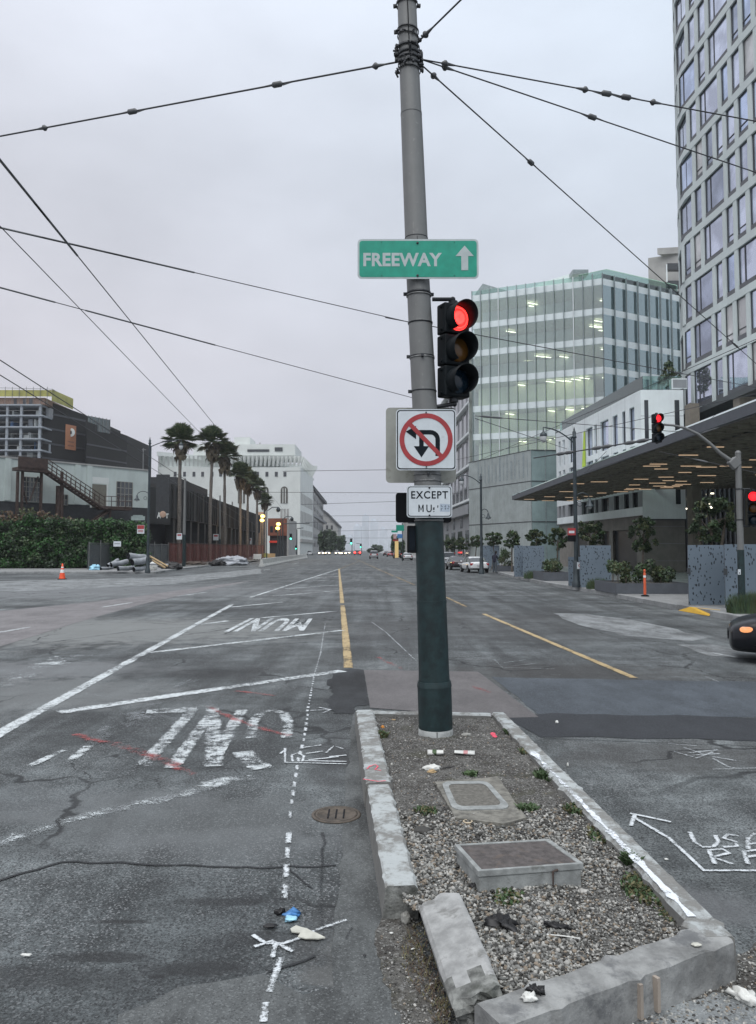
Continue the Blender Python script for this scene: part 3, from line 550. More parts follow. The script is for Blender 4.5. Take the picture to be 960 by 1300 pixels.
def kerbline(pts):
    mb=MB()
    for a,b in zip(pts,pts[1:]):
        a=Vector((a.x,a.y,0)); b=Vector((b.x,b.y,0)); t=(b-a).normalized(); nn=Vector((-t.y,t.x,0)); L=(b-a).length; n=max(1,min(60,int(L/2.5)))
        for i in range(n):
            p=a.lerp(b,i/n)+t*.008; q=a.lerp(b,(i+1)/n)-t*.008
            c=[p-nn*.1,q-nn*.1,q+nn*.1,p+nn*.1]
            mb.hexa([(v.x,v.y,-.1) for v in c]+[(v.x,v.y,KZ+.002) for v in c])
    struct(mb.build('kerb',M_side_k,bevel=.02))
kerbline(kr); kerbline(kr2); kerbline(kr3)
# ramp with yellow tactile strip
mb=MB(); a,b=G(864,775),G(903,782); c_=G(915,774.5,KZ); d_=G(876,770.5,KZ)
mb.add([(a.x-.12,a.y-.1,.01),(b.x-.12,b.y-.1,.01),(c_.x,c_.y,KZ+.006),(d_.x,d_.y,KZ+.006)],[(0,1,2,3)]); struct(mb.build('ramp',M_yell))
# left block beyond the side street
klc=[Vector((-95,67,0)),G(60,728),G(196,728.5),G(232,723),Vector((-19.6,72.5,0)),Vector((-21.7,130,0)),Vector((-24,200,0)),Vector((-32,420,0)),Vector((-70,1500,0))]
walk('sidewalk',[(p.x,p.y) for p in klc]+[(-300,1500),(-300,67)],M_side,None); kerbline(klc)
mb=MB()
for s_,pp in ((0,[G(240,722.5,KZ),G(330,712,KZ)]),):
    pass
p=ragged([G(210,721,KZ),G(300,715,KZ),G(331,711,KZ),G(300,706,KZ),G(220,709,KZ)],.15,1.0,3,KZ+.004); mb.add(p,[tuple(range(len(p)))]); struct(mb.build('dirt_patch',M_soil))
# ================= traffic island =================
IZ=.20
BL=G(453,901,IZ); BR=G(640,904,IZ); FR=G(934,1190,IZ); FL=G(636,1300,IZ)
LJ=G(466,993,IZ); LE=G(490,1122,IZ)
def kerbseg(name,a,b,w,m,side=1,z=IZ,jit=0.0,seed=0,label=None,raw=None,lean=.015):
    """one kerb length from a to b (outer top edge), body on the inner side"""
    a=Vector((a.x,a.y,0)); b=Vector((b.x,b.y,0)); t=(b-a).normalized(); nn=Vector((-t.y,t.x,0))*side; L=(b-a).length; n=max(2,int(L/.05)); V=[]; rr=random.Random(seed)
    for i in range(n+1):
        p=a.lerp(b,i/n); j=noise.noise(Vector((i*.35+seed*9,seed,1)))*.009+max(0,noise.noise(Vector((i*.8,seed,4)))-.1)*.085; k=noise.noise(Vector((i*.3,seed*3,7)))*.005
        V+=[p-nn*lean*1.6-Vector((0,0,.05)),p-nn*(lean*.3+j*.6)+Vector((0,0,z-.014)),p+nn*(.009+j)+Vector((0,0,z-.002+k)),p+nn*(w-.02+j)+Vector((0,0,z+k)),p+nn*(w+j)+Vector((0,0,z-.02)),p+nn*w-Vector((0,0,.05))]
    F=[(i*6+j,i*6+(j+1)%6,(i+1)*6+(j+1)%6,(i+1)*6+j) for i in range(n) for j in range(6)]; 
    if side<0: pass
    F+=[(5,4,3,2,1,0),tuple(n*6+j for j in range(6))]
    mb=MB(); mb.add(V,F,0,False); o=mb.build(name,m if not raw else [m,raw])
    if raw:
        for e_ in raw_ends: o.data.polygons[len(F)-2+e_].material_index=1
    return o
raw_ends=()
struct(kerbseg('kerb',BL,LJ,.20,M_kerb,1,IZ,seed=1)); raw_ends=(1,)
struct(kerbseg('kerb',LJ+Vector((.008,-.02,0)),LE,.185,M_kerb,1,IZ-.012,seed=2,raw=M_kerb_raw)); raw_ends=()
struct(kerbseg('kerb',BL+Vector((.16,0,0)),BR-Vector((.16,0,0)),.10,M_kerb,-1,IZ-.004,seed=3))
mid=BR.lerp(FR,.46)
struct(kerbseg('kerb',BR,mid,.145,M_kerb,-1,IZ,seed=4)); struct(kerbseg('kerb',mid+Vector((0,-.006,0)),FR+(BR-FR).normalized()*.02,.155,M_kerb,-1,IZ,seed=5))
struct(kerbseg('kerb',FR+(FL-FR).normalized()*.02,FL,.18,M_front_kerb,-1,IZ-.003,seed=6,lean=.01))
# paint on the right kerb's inner top edge
t_=(FR-BR).normalized(); nn_=Vector((t_.y,-t_.x,0)); 
mb=MB(); pts=[BR.lerp(FR,.34+.62*i/70)+nn_*.12 for i in range(71)]; mb.strip(pts,[.045+.07*noise.noise(Vector((i*.23,1,0)))+.03*noise.noise(Vector((i*.9,5,0))) for i in range(71)],IZ+.0065); struct(mb.build('kerb_paint',paint('thick_white_kerb_paint',(.72,.76,.80),.62,14,soft=.1)))
t2=(FL-FR).normalized(); n2=Vector((t2.y,-t2.x,0))
for f in (.40,.475):
    q=FR.lerp(FL,f); mb=MB(); mb.strip([q+n2*.01-(-n2*0),q+n2*.2],.018,IZ+.006)
    struct(mb.build('kerb_paint',M_faint))
    mb=MB(); q2=q-n2*.022; mb.hexa([(q2.x+t2.x*a-n2.x*c,q2.y+t2.y*a-n2.y*c,z) for z in (.02,IZ-.03) for a,c in ((-.009,.012),(.009,.012),(.009,-.02),(-.009,-.02))]); struct(mb.build('kerb_paint',mat('pale_brown_stripe',(.30,.26,.22),.8)))
# red mark on left kerb
def kpt(px,py): return G(px,py,IZ+.005)
for pp in ([(461,989),(480,992),(490,991)],[(470,973),(476,970),(480,973),(476,977),(484,978)],[(466,976),(470,972)]):
    mb=MB(); mb.strip([kpt(*q) for q in pp],.012,IZ+.006); struct(mb.build('kerb_spray',M_pink))
# soil surface
inner=[BL+Vector((.12,-.02,0)),BR+Vector((-.10,-.05,0)),FR+Vector((-.13,.14,0)),FL+Vector((.0,.17,0)),G(640,1262,.1),G(572,1180,.1),G(512,1150,.1)]
def inpoly(x,y,poly):
    c=False; n=len(poly)
    for i in range(n):
        a=poly[i]; b=poly[i-1]
        if (a.y>y)!=(b.y>y) and x<(b.x-a.x)*(y-a.y)/(b.y-a.y)+a.x: c=not c
    return c
def soilz(x,y):
    z=.145+.020*noise.noise(Vector((x*1.8,y*1.8,3)))+.012*noise.noise(Vector((x*6,y*6,5)))+.004*noise.noise(Vector((x*22,y*22,9)))
    if y<4.6 and x<.55: z-=.07*min(1,(4.6-y)/.6)*min(1,max(0,(.55-x)/.3))
    z-=.03*max(0,min(1,(4.9-y)/1.2)); return z
nx,ny=90,240; x0,x1,y0,y1=-.35,1.9,3.0,9.05; V=[];Fc=[]
poly2=inner
for j in range(ny+1):
    for i in range(nx+1):
        x=x0+(x1-x0)*i/nx; y=y0+(y1-y0)*j/ny; V.append((x,y,soilz(x,y)))
for j in range(ny):
    for i in range(nx):
        x=x0+(x1-x0)*(i+.5)/nx; y=y0+(y1-y0)*(j+.5)/ny
        if inpoly(x,y,poly2): a=j*(nx+1)+i; Fc.append((a,a+1,a+nx+2,a+nx+1))
mb=MB(); mb.add(V,Fc,0,True); struct(mb.build('island_soil',M_soil))
# gravel: real stones
ico=[];t5=(1+5**.5)/2
for a,b in ((-1,t5),(1,t5),(-1,-t5),(1,-t5)): ico+= [(a,b,0)]
for a,b in ((-1,t5),(1,t5),(-1,-t5),(1,-t5)): ico+= [(0,a,b)]
for a,b in ((t5,-1),(t5,1),(-t5,-1),(-t5,1)): ico+= [(a,0,b)]
ico=np.array(ico)/math.sqrt(1+t5*t5)
icf=np.array([(0,11,5),(0,5,1),(0,1,7),(0,7,10),(0,10,11),(1,5,9),(5,11,4),(11,10,2),(10,7,6),(7,1,8),(3,9,4),(3,4,2),(3,2,6),(3,6,8),(3,8,9),(4,9,5),(2,4,11),(6,2,10),(8,6,7),(9,8,1)])
def stones(name,spots,mats,seed):
    """spots: (x,y,z,r)"""
    rg=np.random.default_rng(seed); S=np.array(spots); n=len(S); 
    base=ico[None]*(1+rg.uniform(-.28,.28,(n,12,1))); sc3=rg.uniform(.6,1.15,(n,1,3))*np.array([1.15,1,.75]); q=base*sc3
    e1=rg.uniform(0,6.28,n); e2=rg.normal(0,.5,n); c,s=np.cos(e1),np.sin(e1); X=q[...,0]*c[:,None]-q[...,1]*s[:,None]; Y=q[...,0]*s[:,None]+q[...,1]*c[:,None]; Z=q[...,2]
    c,s=np.cos(e2),np.sin(e2); Y,Z=Y*c[:,None]-Z*s[:,None],Y*s[:,None]+Z*c[:,None]
    V=np.stack([X,Y,Z],-1)*S[:,None,3:4]+S[:,None,:3]; Fx=(icf[None]+12*np.arange(n)[:,None,None]).reshape(-1)
    me=bpy.data.meshes.new(name); me.vertices.add(12*n); me.vertices.foreach_set('co',V.ravel()); me.loops.add(60*n); me.loops.foreach_set('vertex_index',Fx.astype(np.int32)); me.polygons.add(20*n)
    me.polygons.foreach_set('loop_start',np.arange(0,60*n,3,dtype=np.int32)); me.polygons.foreach_set('loop_total',np.full(20*n,3,dtype=np.int32))
    for m in mats: me.materials.append(m)
    mi=rg.choice(len(mats),n,p=[.17,.15,.17,.24,.12,.15]); me.polygons.foreach_set('material_index',np.repeat(mi,20).astype(np.int32)); me.polygons.foreach_set('use_smooth',np.repeat(rg.random(n)<.6,20)); me.update(calc_edges=True)
    o=bpy.data.objects.new(name,me); COL.objects.link(o); return o
rr=random.Random(3); sp=[]
while len(sp)<29000:
    x=rr.uniform(-.2,1.85); y=rr.uniform(3.0,6.2)
    if not inpoly(x,y,poly2): continue
    if y>5.0 and rr.random()<(y-5.0)/1.0+.3*noise.noise(Vector((x*2,y*2,0))): continue
    dust=noise.noise(Vector((x*1.6+3,y*1.6,2)))
    if rr.random()<(.5 if x>1.0 and y<4.6 else .12)+dust*.9: continue
    r=rr.choice((.0045,.006,.007,.0085,.0105,.013))*rr.uniform(.8,1.15)
    if x>1.0 and y<4.7: r*=.75
    sp.append((x,y,soilz(x,y)+r*rr.uniform(-.1,1.1),r))
for i in range(7000):
    x=rr.uniform(-.3,1.8); y=rr.uniform(4.8,9.0)
    if inpoly(x,y,poly2): sp.append((x,y,soilz(x,y)+.001,rr.choice((.003,.004,.005,.008))*rr.uniform(.7,1.3)))
tag(stones('gravel',sp,G_m,5),'grey and white gravel spread over the island','gravel',kind='stuff')
sp=[]
pol=[G(*q) for q in ((880,1245),(965,1200),(1000,1240),(970,1330),(740,1330),(740,1292),(830,1262))]
for i in range(2600):
    q=G(rr.uniform(700,1010),rr.uniform(1205,1330))
    if inpoly(q.x,q.y,pol): r=rr.choice((.003,.005,.007,.009)); sp.append((q.x,q.y,.006+r*.4,r))
pol2=[G(*q) for q in ((488,1140),(525,1140),(560,1230),(600,1320),(510,1320),(482,1230))]
for i in range(900):
    q=G(rr.uniform(480,600),rr.uniform(1140,1320))
    if inpoly(q.x,q.y,pol2): r=rr.choice((.002,.003,.005,.007)); sp.append((q.x,q.y,.006+r*.4,r))
tag(stones('gravel_spill',sp,G_m,6),'loose gravel spilled on the road around the island kerb','gravel',kind='stuff')
# a few bigger stones on their own
def crumple(name,m,c,sx,sy,sz,seed,label,cat,n=3,amp=.35,rot=0,top=None,ex=None,flat=False):
    import bmesh
    bm=bmesh.new(); bmesh.ops.create_icosphere(bm,subdivisions=n,radius=1)
    for v in bm.verts:
        d=1+amp*noise.noise(v.co*1.7+Vector((seed,0,0)))+amp*.6*noise.noise(v.co*4+Vector((0,seed,0)))
        v.co=Vector((v.co.x*sx*d,v.co.y*sy*d,max(-.6,v.co.z)*sz*(d+.5*noise.noise(v.co*5+Vector((0,0,seed)))*amp*3)))
    bmesh.ops.rotate(bm,verts=bm.verts,cent=(0,0,0),matrix=Matrix.Rotation(rot,3,'Z'))
    me=bpy.data.meshes.new(name); bm.to_mesh(me); bm.free(); o=bpy.data.objects.new(name,me); COL.objects.link(o); me.materials.append(m)
    if flat is False:
        for p in me.polygons: p.use_smooth=True
    o.location=(c[0],c[1],c[2]+sz*.5); return tag(o,label,cat)
def at_soil(px,py):
    g=G(px,py,.15)
    for _ in range(4): g=G(px,py,soilz(g.x,g.y))
    return g
crumple('stone',G_m[1],at_soil(545,1102),.03,.022,.018,1,'pale rounded stone beside the left kerb end of the gravel','stone')
crumple('stone',G_m[0],at_soil(741,1133),.032,.022,.012,2,'flat white stone right of the utility box','stone')
crumple('stone',G_m[1],G(515,1170,.01),.03,.028,.035,3,'knobbly pale stone in the dirt at the broken kerb end','stone')
crumple('stone',G_m[1],at_soil(592,934),.05,.035,.02,4,'whitish stone on the soil right of the pole base','stone')
crumple('stone',G_m[3],at_soil(536,1056),.06,.05,.02,5,'dark lump of asphalt on the soil near the left kerb','stone',amp=.2)
# broken kerb block
tg=thing('broken_kerb_block','broken concrete kerb block lying tilted at the open near-left corner of the island','kerb block',tuple(G(598,1225,.0)),0)
import bmesh
bm=bmesh.new(); bmesh.ops.create_cube(bm,size=1); bmesh.ops.subdivide_edges(bm,edges=bm.edges,cuts=9,use_grid_fill=True)
Lb,Wb,Hb=.86,.235,.22
fr_=G(566,1146,.21); nr_=G(610,1258,.17); dirv=(nr_-fr_).normalized()
for v in bm.verts:
    c=v.co.copy(); end=abs(c.y)>.49
    d=noise.noise(c*5)*.02+noise.noise(c*14)*.010
    v.co=Vector((c.x*Wb+(d*.5 if c.z<.4 else 0),c.y*Lb+(d*2.2 if end else 0),c.z*Hb+d*(.1 if c.z>.49 else .6)))
    if c.y<-.3 and c.z<.49: v.co.x*=.92
    if c.z>.45 and abs(c.x)>.45: v.co.z-=.012; v.co.x*=.96
    if c.y>.4 and c.x>0: v.co.y-=.10*(c.x)*(1 if end else .4)
rotm=Matrix.Rotation(math.atan2(-dirv.x,-dirv.y)*-1+0,3,'Z')@Matrix.Rotation(R(2.5),3,'X')@Matrix.Rotation(R(-19),3,'Y')
me=bpy.data.meshes.new('block'); 
for f in bm.faces:
    c=f.calc_center_median(); f.smooth=False
    f.material_index=1 if (c.y<-Lb*.49+.03 or c.x<-Wb*.42 and c.z<Hb*.35 or c.y>Lb*.46 or (c.z>Hb*.4 and c.y<-.30+.04*math.sin(c.x*40))) else 0
bmesh.ops.rotate(bm,verts=bm.verts,cent=(0,0,0),matrix=rotm); bm.to_mesh(me); bm.free(); me.materials.append(M_kerb_block); me.materials.append(M_kerb_raw)
ob=bpy.data.objects.new('block',me); COL.objects.link(ob); ob.parent=tg; cc=(fr_+nr_)/2; ob.location=Vector((cc.x,cc.y,.105))-tg.location
# utility box
A,B,C,D=G(577,1072,.26),G(697,1065,.26),G(741,1096,.26),G(607,1106,.26)
ub=thing('utility_box','raised concrete utility box with a rusty lid standing in the gravel','utility box',((A+C)/2)[:2]+(.0,) if False else ((A.x+C.x)/2,(A.y+C.y)/2,.1))
def quadring(z,ins):
    c=(A+B+C+D)/4; o=[]
    for p in (D,C,B,A):
        v=p-c; L=v.length; o.append(Vector((c.x,c.y,0))+Vector((v.x,v.y,0))*(1-ins/L)+Vector((0,0,z)))
    return o
def ringstack(levels,m,name,parent,caps=(False,True),bev=0):
    V=[];F=[]
    for z,i in levels: V+=quadring(z,i)
    for k in range(len(levels)-1):
        for j in range(4): F.append((k*4+j,k*4+(j+1)%4,(k+1)*4+(j+1)%4,(k+1)*4+j))
    if caps[1]: F.append(tuple((len(levels)-1)*4+j for j in range(4)))
    mb=MB(); mb.add(V,F); return mb.build(name,m,parent,bevel=bev)
ringstack([(.05,.016),(.222,.012),(.226,0.0),(.262,0.0),(.262,.035),(.252,.037)],M_boxc,'collar',ub,(False,False),.004)
ringstack([(.245,.038),(.257,.040)],M_lid,'lid',ub)
mb=MB(); g=P(702,1118,D.lerp(C,.72).y-.02); p0=D.lerp(C,.70); mb.tube([(p0.x+.03,p0.y+.0,.235),(p0.x,p0.y-.012,.232),(p0.x,p0.y-.014,.15)],[.008,.007,.004],6); mb.build('drip_stain',mat('rust_drip',(.05,.035,.03),.8),ub)
# flush cover
cz=.175
fc=thing('flush_cover','flush rounded concrete cover set in the soil behind the raised utility box','cover',tuple(G(608,1012,.12)))
def gq(px,z): return [G(*q,z) for q in px]
mb=MB(); pts=ragged(gq([(552,990),(632,984),(668,1036),(640,1043),(578,1036)],cz),.006,.08,4,cz-.012)
mb.slab([tuple(p) for p in pts][::-1],(0,0,-.06)); mb.build('collar',mat('crumbly_concrete',(.17,.165,.145),.9,var=.35,scale=16,bump=.6,bscale=45),fc)
q=gq([(575,1028),(650,1026),(619,991),(560,992)],cz-.004)
def bil(u,v): return q[0].lerp(q[1],u).lerp(q[3].lerp(q[2],u),v)
def rr2(ins,r=.16): return [bil(x,y) for x,y in rrect(ins,1-ins,ins,1-ins,r,4)]
mb=MB(); o_=rr2(0); i_=rr2(.11,.12); n=len(o_); mb.add([tuple(p) for p in o_]+[tuple(p+Vector((0,0,0))) for p in i_]+[tuple(p-Vector((0,0,.03))) for p in o_],[(k,(k+1)%n,n+(k+1)%n,n+k) for k in range(n)]+[(2*n+k,2*n+(k+1)%n,(k+1)%n,k) for k in range(n)]); mb.build('ring',M_boxc,fc)
mb=MB(); mb.add([tuple(p-Vector((0,0,.003))) for p in i_],[tuple(range(n))]); mb.build('lid',mat('gritty_lid',(.13,.125,.11),.9,var=.3,scale=30,bump=.4),fc)
# weeds
def weed(px,py,r,n,h,label,m=(None,),dry=False,seed=0,hh=0):
    g=at_soil(px,py); t=thing('weed',label,'weed',(g.x,g.y,g.z)); rg=random.Random(seed); mb=MB()
    for i in range(n):
        a=rg.uniform(0,6.28); d=r*rg.random()**.7; x,y=g.x+d*math.cos(a),g.y+d*math.sin(a)*1.2; z=soilz(x,y)-.003
        if not inpoly(x-.01,y,poly2): continue
        b=rg.uniform(0,6.28); L=h*rg.uniform(.5,1.2); le=rg.uniform(.2,.9)*L; w_=.0035+.004*rg.random()
        dx,dy=math.cos(b),math.sin(b)
        mb.add([(x-dy*w_,y+dx*w_,z),(x+dy*w_,y-dx*w_,z),(x+dx*le*.5+dy*w_*1.6,y+dy*le*.5-dx*w_*1.6,z+L*.6),(x+dx*le,y+dy*le,z+L*.75),(x+dx*le*.5-dy*w_*1.6,y+dy*le*.5+dx*w_*1.6,z+L*.6)],[(0,1,2,3,4)],rg.randrange(2))
    mb.build('leaves',[M_leafB,M_dry] if dry else [M_leafB,M_leafC],t)
weed(652,932,.07*1.25,int(130*1.8),.05*1.3,'green weed on the soil by the right kerb nearest the back corner',seed=1)
weed(697,986,.10*1.25,int(260*1.8),.045*1.3,'dense low weed by the right kerb, level with the flush cover',seed=2)
weed(672,955,.08*1.25,int(90*1.8),.03*1.3,'thin weed between the two green tufts along the right kerb',dry=True,seed=3)
weed(738,1030,.10*1.25,int(160*1.8),.04*1.3,'dry brownish weed against the right kerb, behind the utility box',dry=True,seed=4)
weed(768,1062,.10*1.25,int(150*1.8),.035*1.3,'dry weed against the right kerb beside the utility box',dry=True,seed=5)
weed(806,1098,.05*1.25,int(110*1.8),.06*1.3,'small upright green weed by the right kerb, right of the utility box',seed=6)
weed(826,1130,.13*1.25,int(520*1.8),.03*1.3,'wide mossy weed mat along the near end of the right kerb',dry=True,seed=7)
weed(860,1160,.09*1.25,int(200*1.8),.022*1.3,'dry weed in the near right corner of the island',dry=True,seed=12)
weed(484,935,.05*1.25,int(120*1.8),.05*1.3,'weed tuft against the left kerb near its back corner',dry=True,seed=8)
weed(540,1030,.07*1.25,int(80*1.8),.03*1.3,'sparse weed left of the flush cover',dry=True,seed=9)
weed(598,983,.05*1.25,int(70*1.8),.03*1.3,'short weed right behind the flush cover',seed=10)
weed(670,1028,.06*1.25,int(90*1.8),.035*1.3,'weed at the right edge of the flush cover',seed=11)
weed(645,1142,.07*1.25,int(110*1.8),.03*1.3,'weed at the foot of the near face of the utility box',dry=True,seed=13)
def roadweed(px,py,r,n,label,seed):
    g=G(px,py,.006); t=thing('weed',label,'weed',tuple(g)); rg=random.Random(seed); mb=MB()
    for i in range(n):
        a=rg.uniform(0,6.28); d=r*rg.random()**.7; x,y=g.x+d*math.cos(a)*.45,g.y+d*math.sin(a)*1.6; b=rg.uniform(0,6.28); L=.025*rg.uniform(.5,1.2); w_=.003; dx,dy=math.cos(b),math.sin(b)
        mb.add([(x-dy*w_,y+dx*w_,.006),(x+dy*w_,y-dx*w_,.006),(x+dx*L,y+dy*L,.006+L*.7)],[(0,1,2)],rg.randrange(2))
    mb.build('leaves',[M_dry,M_brownl],t)
roadweed(535,1215,.22,600,'brown dead weeds in the gap left of the broken kerb block',3)
roadweed(560,1275,.12,240,'brown dead weeds in the dirt at the near corner left of the front kerb',4)
# litter on the island
def litter(name,m,px,py,sx,sy,sz,seed,label,rot=0,amp=.5,road=False,cat='litter',n=3):
    g=G(px,py,.012) if road else at_soil(px,py); return crumple(name,m,(g.x,g.y,g.z),sx,sy,sz,seed,label,cat,n,amp,rot)
def cup(px,py,label,rot,m2,sq=.6,L=.15,r=.045):
    g=at_soil(px,py); t=thing('paper_cup',label,'paper cup',(g.x,g.y,g.z+.02),rot); mb=MB()
    mb.lathe([(r*.7,-L/2),(r,L/2),(r*.96,L/2),(r*.66,-L/2+.004),(.0001,-L/2+.004)],n=18,rot=Matrix.Rotation(R(90),3,'Y')); mb.v=[(x,y*1.1,z*sq+.004*math.sin(x*60)) for x,y,z in mb.v]; mb.build('cup_body',M_paper,t,world=False)
    mb=MB(); mb.lathe([(r*.86,-.01),(r*.88,.03)],n=18,rot=Matrix.Rotation(R(90),3,'Y')); mb.v=[(x,y*1.12,z*sq*1.04+.001) for x,y,z in mb.v]; mb.build('printed_band',m2,t,world=False)
cup(553,958,'crushed white paper cup with green band on the soil in front of the pole',R(175),M_leafB)
cup(590,958,'flattened pinkish paper cup lying right of the green-banded cup',R(-8),mat('pink_band',(.45,.22,.22),.6),.4,.19)
litter('food_box',M_paper,548,977,.075,.045,.03,11,'torn white food wrapper with orange edge nearest the flush cover',amp=.4)
litter('food_scrap',M_tan,548,981,.04,.02,.018,12,'orange scrap sticking out from under the white food wrapper')
litter('orange_peel',mat('orange_scrap',(.6,.25,.05),.6),486,924,.018,.018,.015,13,'small orange scrap near the back left corner of the island')
litter('leaf_scrap',M_tan,500,914,.025,.014,.006,14,'tan leaf scrap on the soil by the back kerb')
litter('twig_bundle',M_blk,568,975,.06,.008,.006,15,'thin black strap on the soil between the cups and the flush cover',rot=.5)
litter('black_rag',M_blk,637,1178,.085,.05,.035,16,'black crumpled rag on the gravel below the utility box',rot=-.6,amp=.9)
litter('black_rag',M_blk,705,1180,.06,.022,.022,17,'small black rag in the middle of the near gravel',rot=-.4,amp=.9)
litter('black_scrap',M_blk,602,1128,.025,.02,.02,18,'black scrap at the near left corner of the utility box')
litter('black_scrap',M_blk,664,1058,.04,.015,.008,19,'black flat scrap on the gravel just behind the utility box')
litter('bottle_cap',M_paper,530,1114,.006,.006,.004,20,'tiny white bead on the gravel beside the left kerb end')
g=at_soil(716,1193); t=thing('plastic_fork','white plastic fork lying on the near gravel','fork',(g.x,g.y,g.z+.016),R(-14)); mb=MB(); mb.tube([(-.07,0,0),(.0,0,.002),(.05,0,0)],[.003,.0035,.003],6); mb.obox((-.075,0,0),.02,.012,.003); mb.build('handle',M_paper,t,world=False)
mb=MB(); [mb.obox((.065,y,0),.03,.002,.002) for y in (-.005,0,.005)]; mb.build('prongs',M_paper,t,world=False)
g=at_soil(594,1045); t=thing('lid_ring','round tan plastic ring on the gravel behind the utility box','ring',(g.x,g.y,g.z+.006)); mb=MB(); mb.lathe([(.028,0),(.036,.003),(.036,.009),(.028,.011),(.024,.006),(.028,0)],n=20); mb.build('ring',mat('tan_plastic',(.50,.42,.30),.5),t,world=False)
def pinkspot(px,py,sx,sy,seed):
    g=at_soil(px,py); mb=MB(); n=14; V=[]; rg=random.Random(seed)
    for k in range(n+1):
        for j in range(5):
            x=g.x+(k/n-.5)*sx; y=g.y+(j/4-.5)*sy*(1-.5*abs(k/n-.5)); V.append((x,y,soilz(x,y)+.008))
    mb.add(V,[(a*5+b,(a+1)*5+b,(a+1)*5+b+1,a*5+b+1) for a in range(n) for b in range(4)]); struct(mb.build('spray_mark',M_pink))
pinkspot(627,934,.05,.22,1); pinkspot(616,1030,.16,.12,2)
# litter on the road
litter('blue_wrapper',M_blue,372,1163,.045,.022,.022,31,'crumpled blue wrapper on the road beside the dark flat lump',road=True,rot=.4,amp=.8)
litter('pale_wrapper',M_lblue,369,1168,.035,.02,.014,32,'pale blue wrapper lying against the crumpled blue one',road=True,rot=.2,amp=.5)
litter('black_wrapper',M_blk,356,1160,.025,.012,.016,33,'black scrap left of the blue wrapper on the road',road=True,amp=.9)
litter('flat_glove',M_blk,343,1176,.040,.020,.008,34,'flat black round lump on the road left of the blue wrapper',road=True,rot=.2,amp=.25)
mb=MB(); pts=ragged([G(*q,.012) for q in ((369,1180),(376,1176),(390,1180),(413,1191),(404,1193),(388,1192),(378,1190),(382,1185),(370,1184))],.002,.03,3,.012); mb.slab([tuple(p) for p in pts],(0,0,.006)); tag(mb.build('rag',M_rag),'torn off-white rag flat on the road near the spray-painted star','rag')
litter('cigarette_pack',M_paper,34,1213,.03,.008,.006,35,'small white scrap alone on the road at far lower left',road=True)
litter('paper_scrap',M_paper,497,1185,.010,.006,.004,36,'tiny white scrap on the dirt beside the left kerb end',road=True); litter('paper_scrap',M_paper,524,1205,.012,.005,.004,37,'tiny white scrap left of the broken kerb block',road=True,rot=.6)
litter('gum_spot',M_blk,463,1213,.010,.009,.002,38,'round black gum spot on the concrete left of the broken kerb',road=True,amp=.1)
g=G(672,1268,IZ); crumple('white_cloth',M_paper,(g.x,g.y,IZ),.028,.022,.016,41,'crumpled white tissue on the near front kerb of the island','tissue',3,.7); crumple('black_glove',M_blk,(g.x+.035,g.y+.045,IZ),.035,.02,.018,42,'black crumpled glove behind the white tissue on the front kerb','glove',3,.9,-.5)
g=G(884,1200,IZ); crumple('pale_splash',M_rag,(g.x,g.y,IZ+.001),.022,.018,.006,43,'small off-white lump on the front kerb near its right corner','lump',3,.3)
g=G(945,1268,.02); crumple('crushed_bottle',M_paper,(g.x,g.y,.012),.07,.03,.03,44,'crushed white container on the ground outside the right front corner','container',3,.7,-.9); g=G(915,1228,.012); crumple('paper_scrap',M_paper,(g.x,g.y,.012),.025,.010,.006,45,'white paper scrap on the dirt outside the right front corner','litter',3,.4,-.4)
for k,(px,py,s_) in enumerate(((725,925,.015),(720,950,.02),(757,1009,.01),(846,1093,.012),(765,863,.02),(412,1160,.008))):
    pass
g=G(707,918); crumple('plastic_cup',M_paper,(g.x,g.y,.004),.018,.03,.02,46,'small upright white scrap on the road by the far part of the right kerb','litter'); g=G(721,973); crumple('plastic_scrap',M_paper,(g.x,g.y,.004),.009,.009,.02,47,'tiny white scrap on the road against the middle of the right kerb','litter')
g=G(846,1092); crumple('plastic_scrap',M_paper,(g.x,g.y,.004),.014,.009,.006,48,'flat white scrap on the road near the painted arrow corner','litter')
# ================= central trolley pole with its signs and signal =================
base=G(553.5,931,.15); PY=base.y
def pc(py,px): return P(px,py,PY)
axis=[(931,553.5),(700,546),(540,540.5),(360,531),(200,524.5),(80,519.5),(-40,515)]
ax=[pc(*q) for q in axis]
def axz(z):
    for a,b in zip(ax,ax[1:]):
        if z<=b.z: f=(z-a.z)/(b.z-a.z); return a.lerp(b,f)
    a,b=ax[-2:]; f=(z-a.z)/(b.z-a.z); return a.lerp(b,f)
def zat(py): return P(540,py,PY).z
def rad(z):
    t=[(0,.176),(zat(870),.176),(zat(862),.163),(zat(660),.154),(zat(540),.138),(zat(450),.133),(zat(350),.128),(zat(200),.122),(zat(60),.113),(zat(-200),.10)]
    for (a,ra),(b,rb) in zip(t,t[1:]):
        if z<=b: return ra+(rb-ra)*(z-a)/(b-a)
    return t[-1][1]
zt=zat(-130)
pl=thing('trolley_pole','tall grey steel trolley pole with a dark green lower half standing on the island','trolley pole',tuple(base))
def seg(z0,z1,name,m,extra=0,n=40,k=8):
    mb=MB(); mb.tube([axz(z0+(z1-z0)*i/k) for i in range(k+1)],[rad(z0+(z1-z0)*i/k)+extra for i in range(k+1)],n); return mb.build(name,m,pl)
mb=MB(); b_=axz(.2); mb.lathe([(.185,.10),(.183,.205),(.15,.207)],(b_.x,b_.y,0),30); mb.build('concrete_foot',M_boxc,pl)
mb=MB(); mb.box(b_.x-.003,b_.x+.003,b_.y-.187,b_.y-.17,.12,.204); mb.build('foot_joint',M_black,pl)
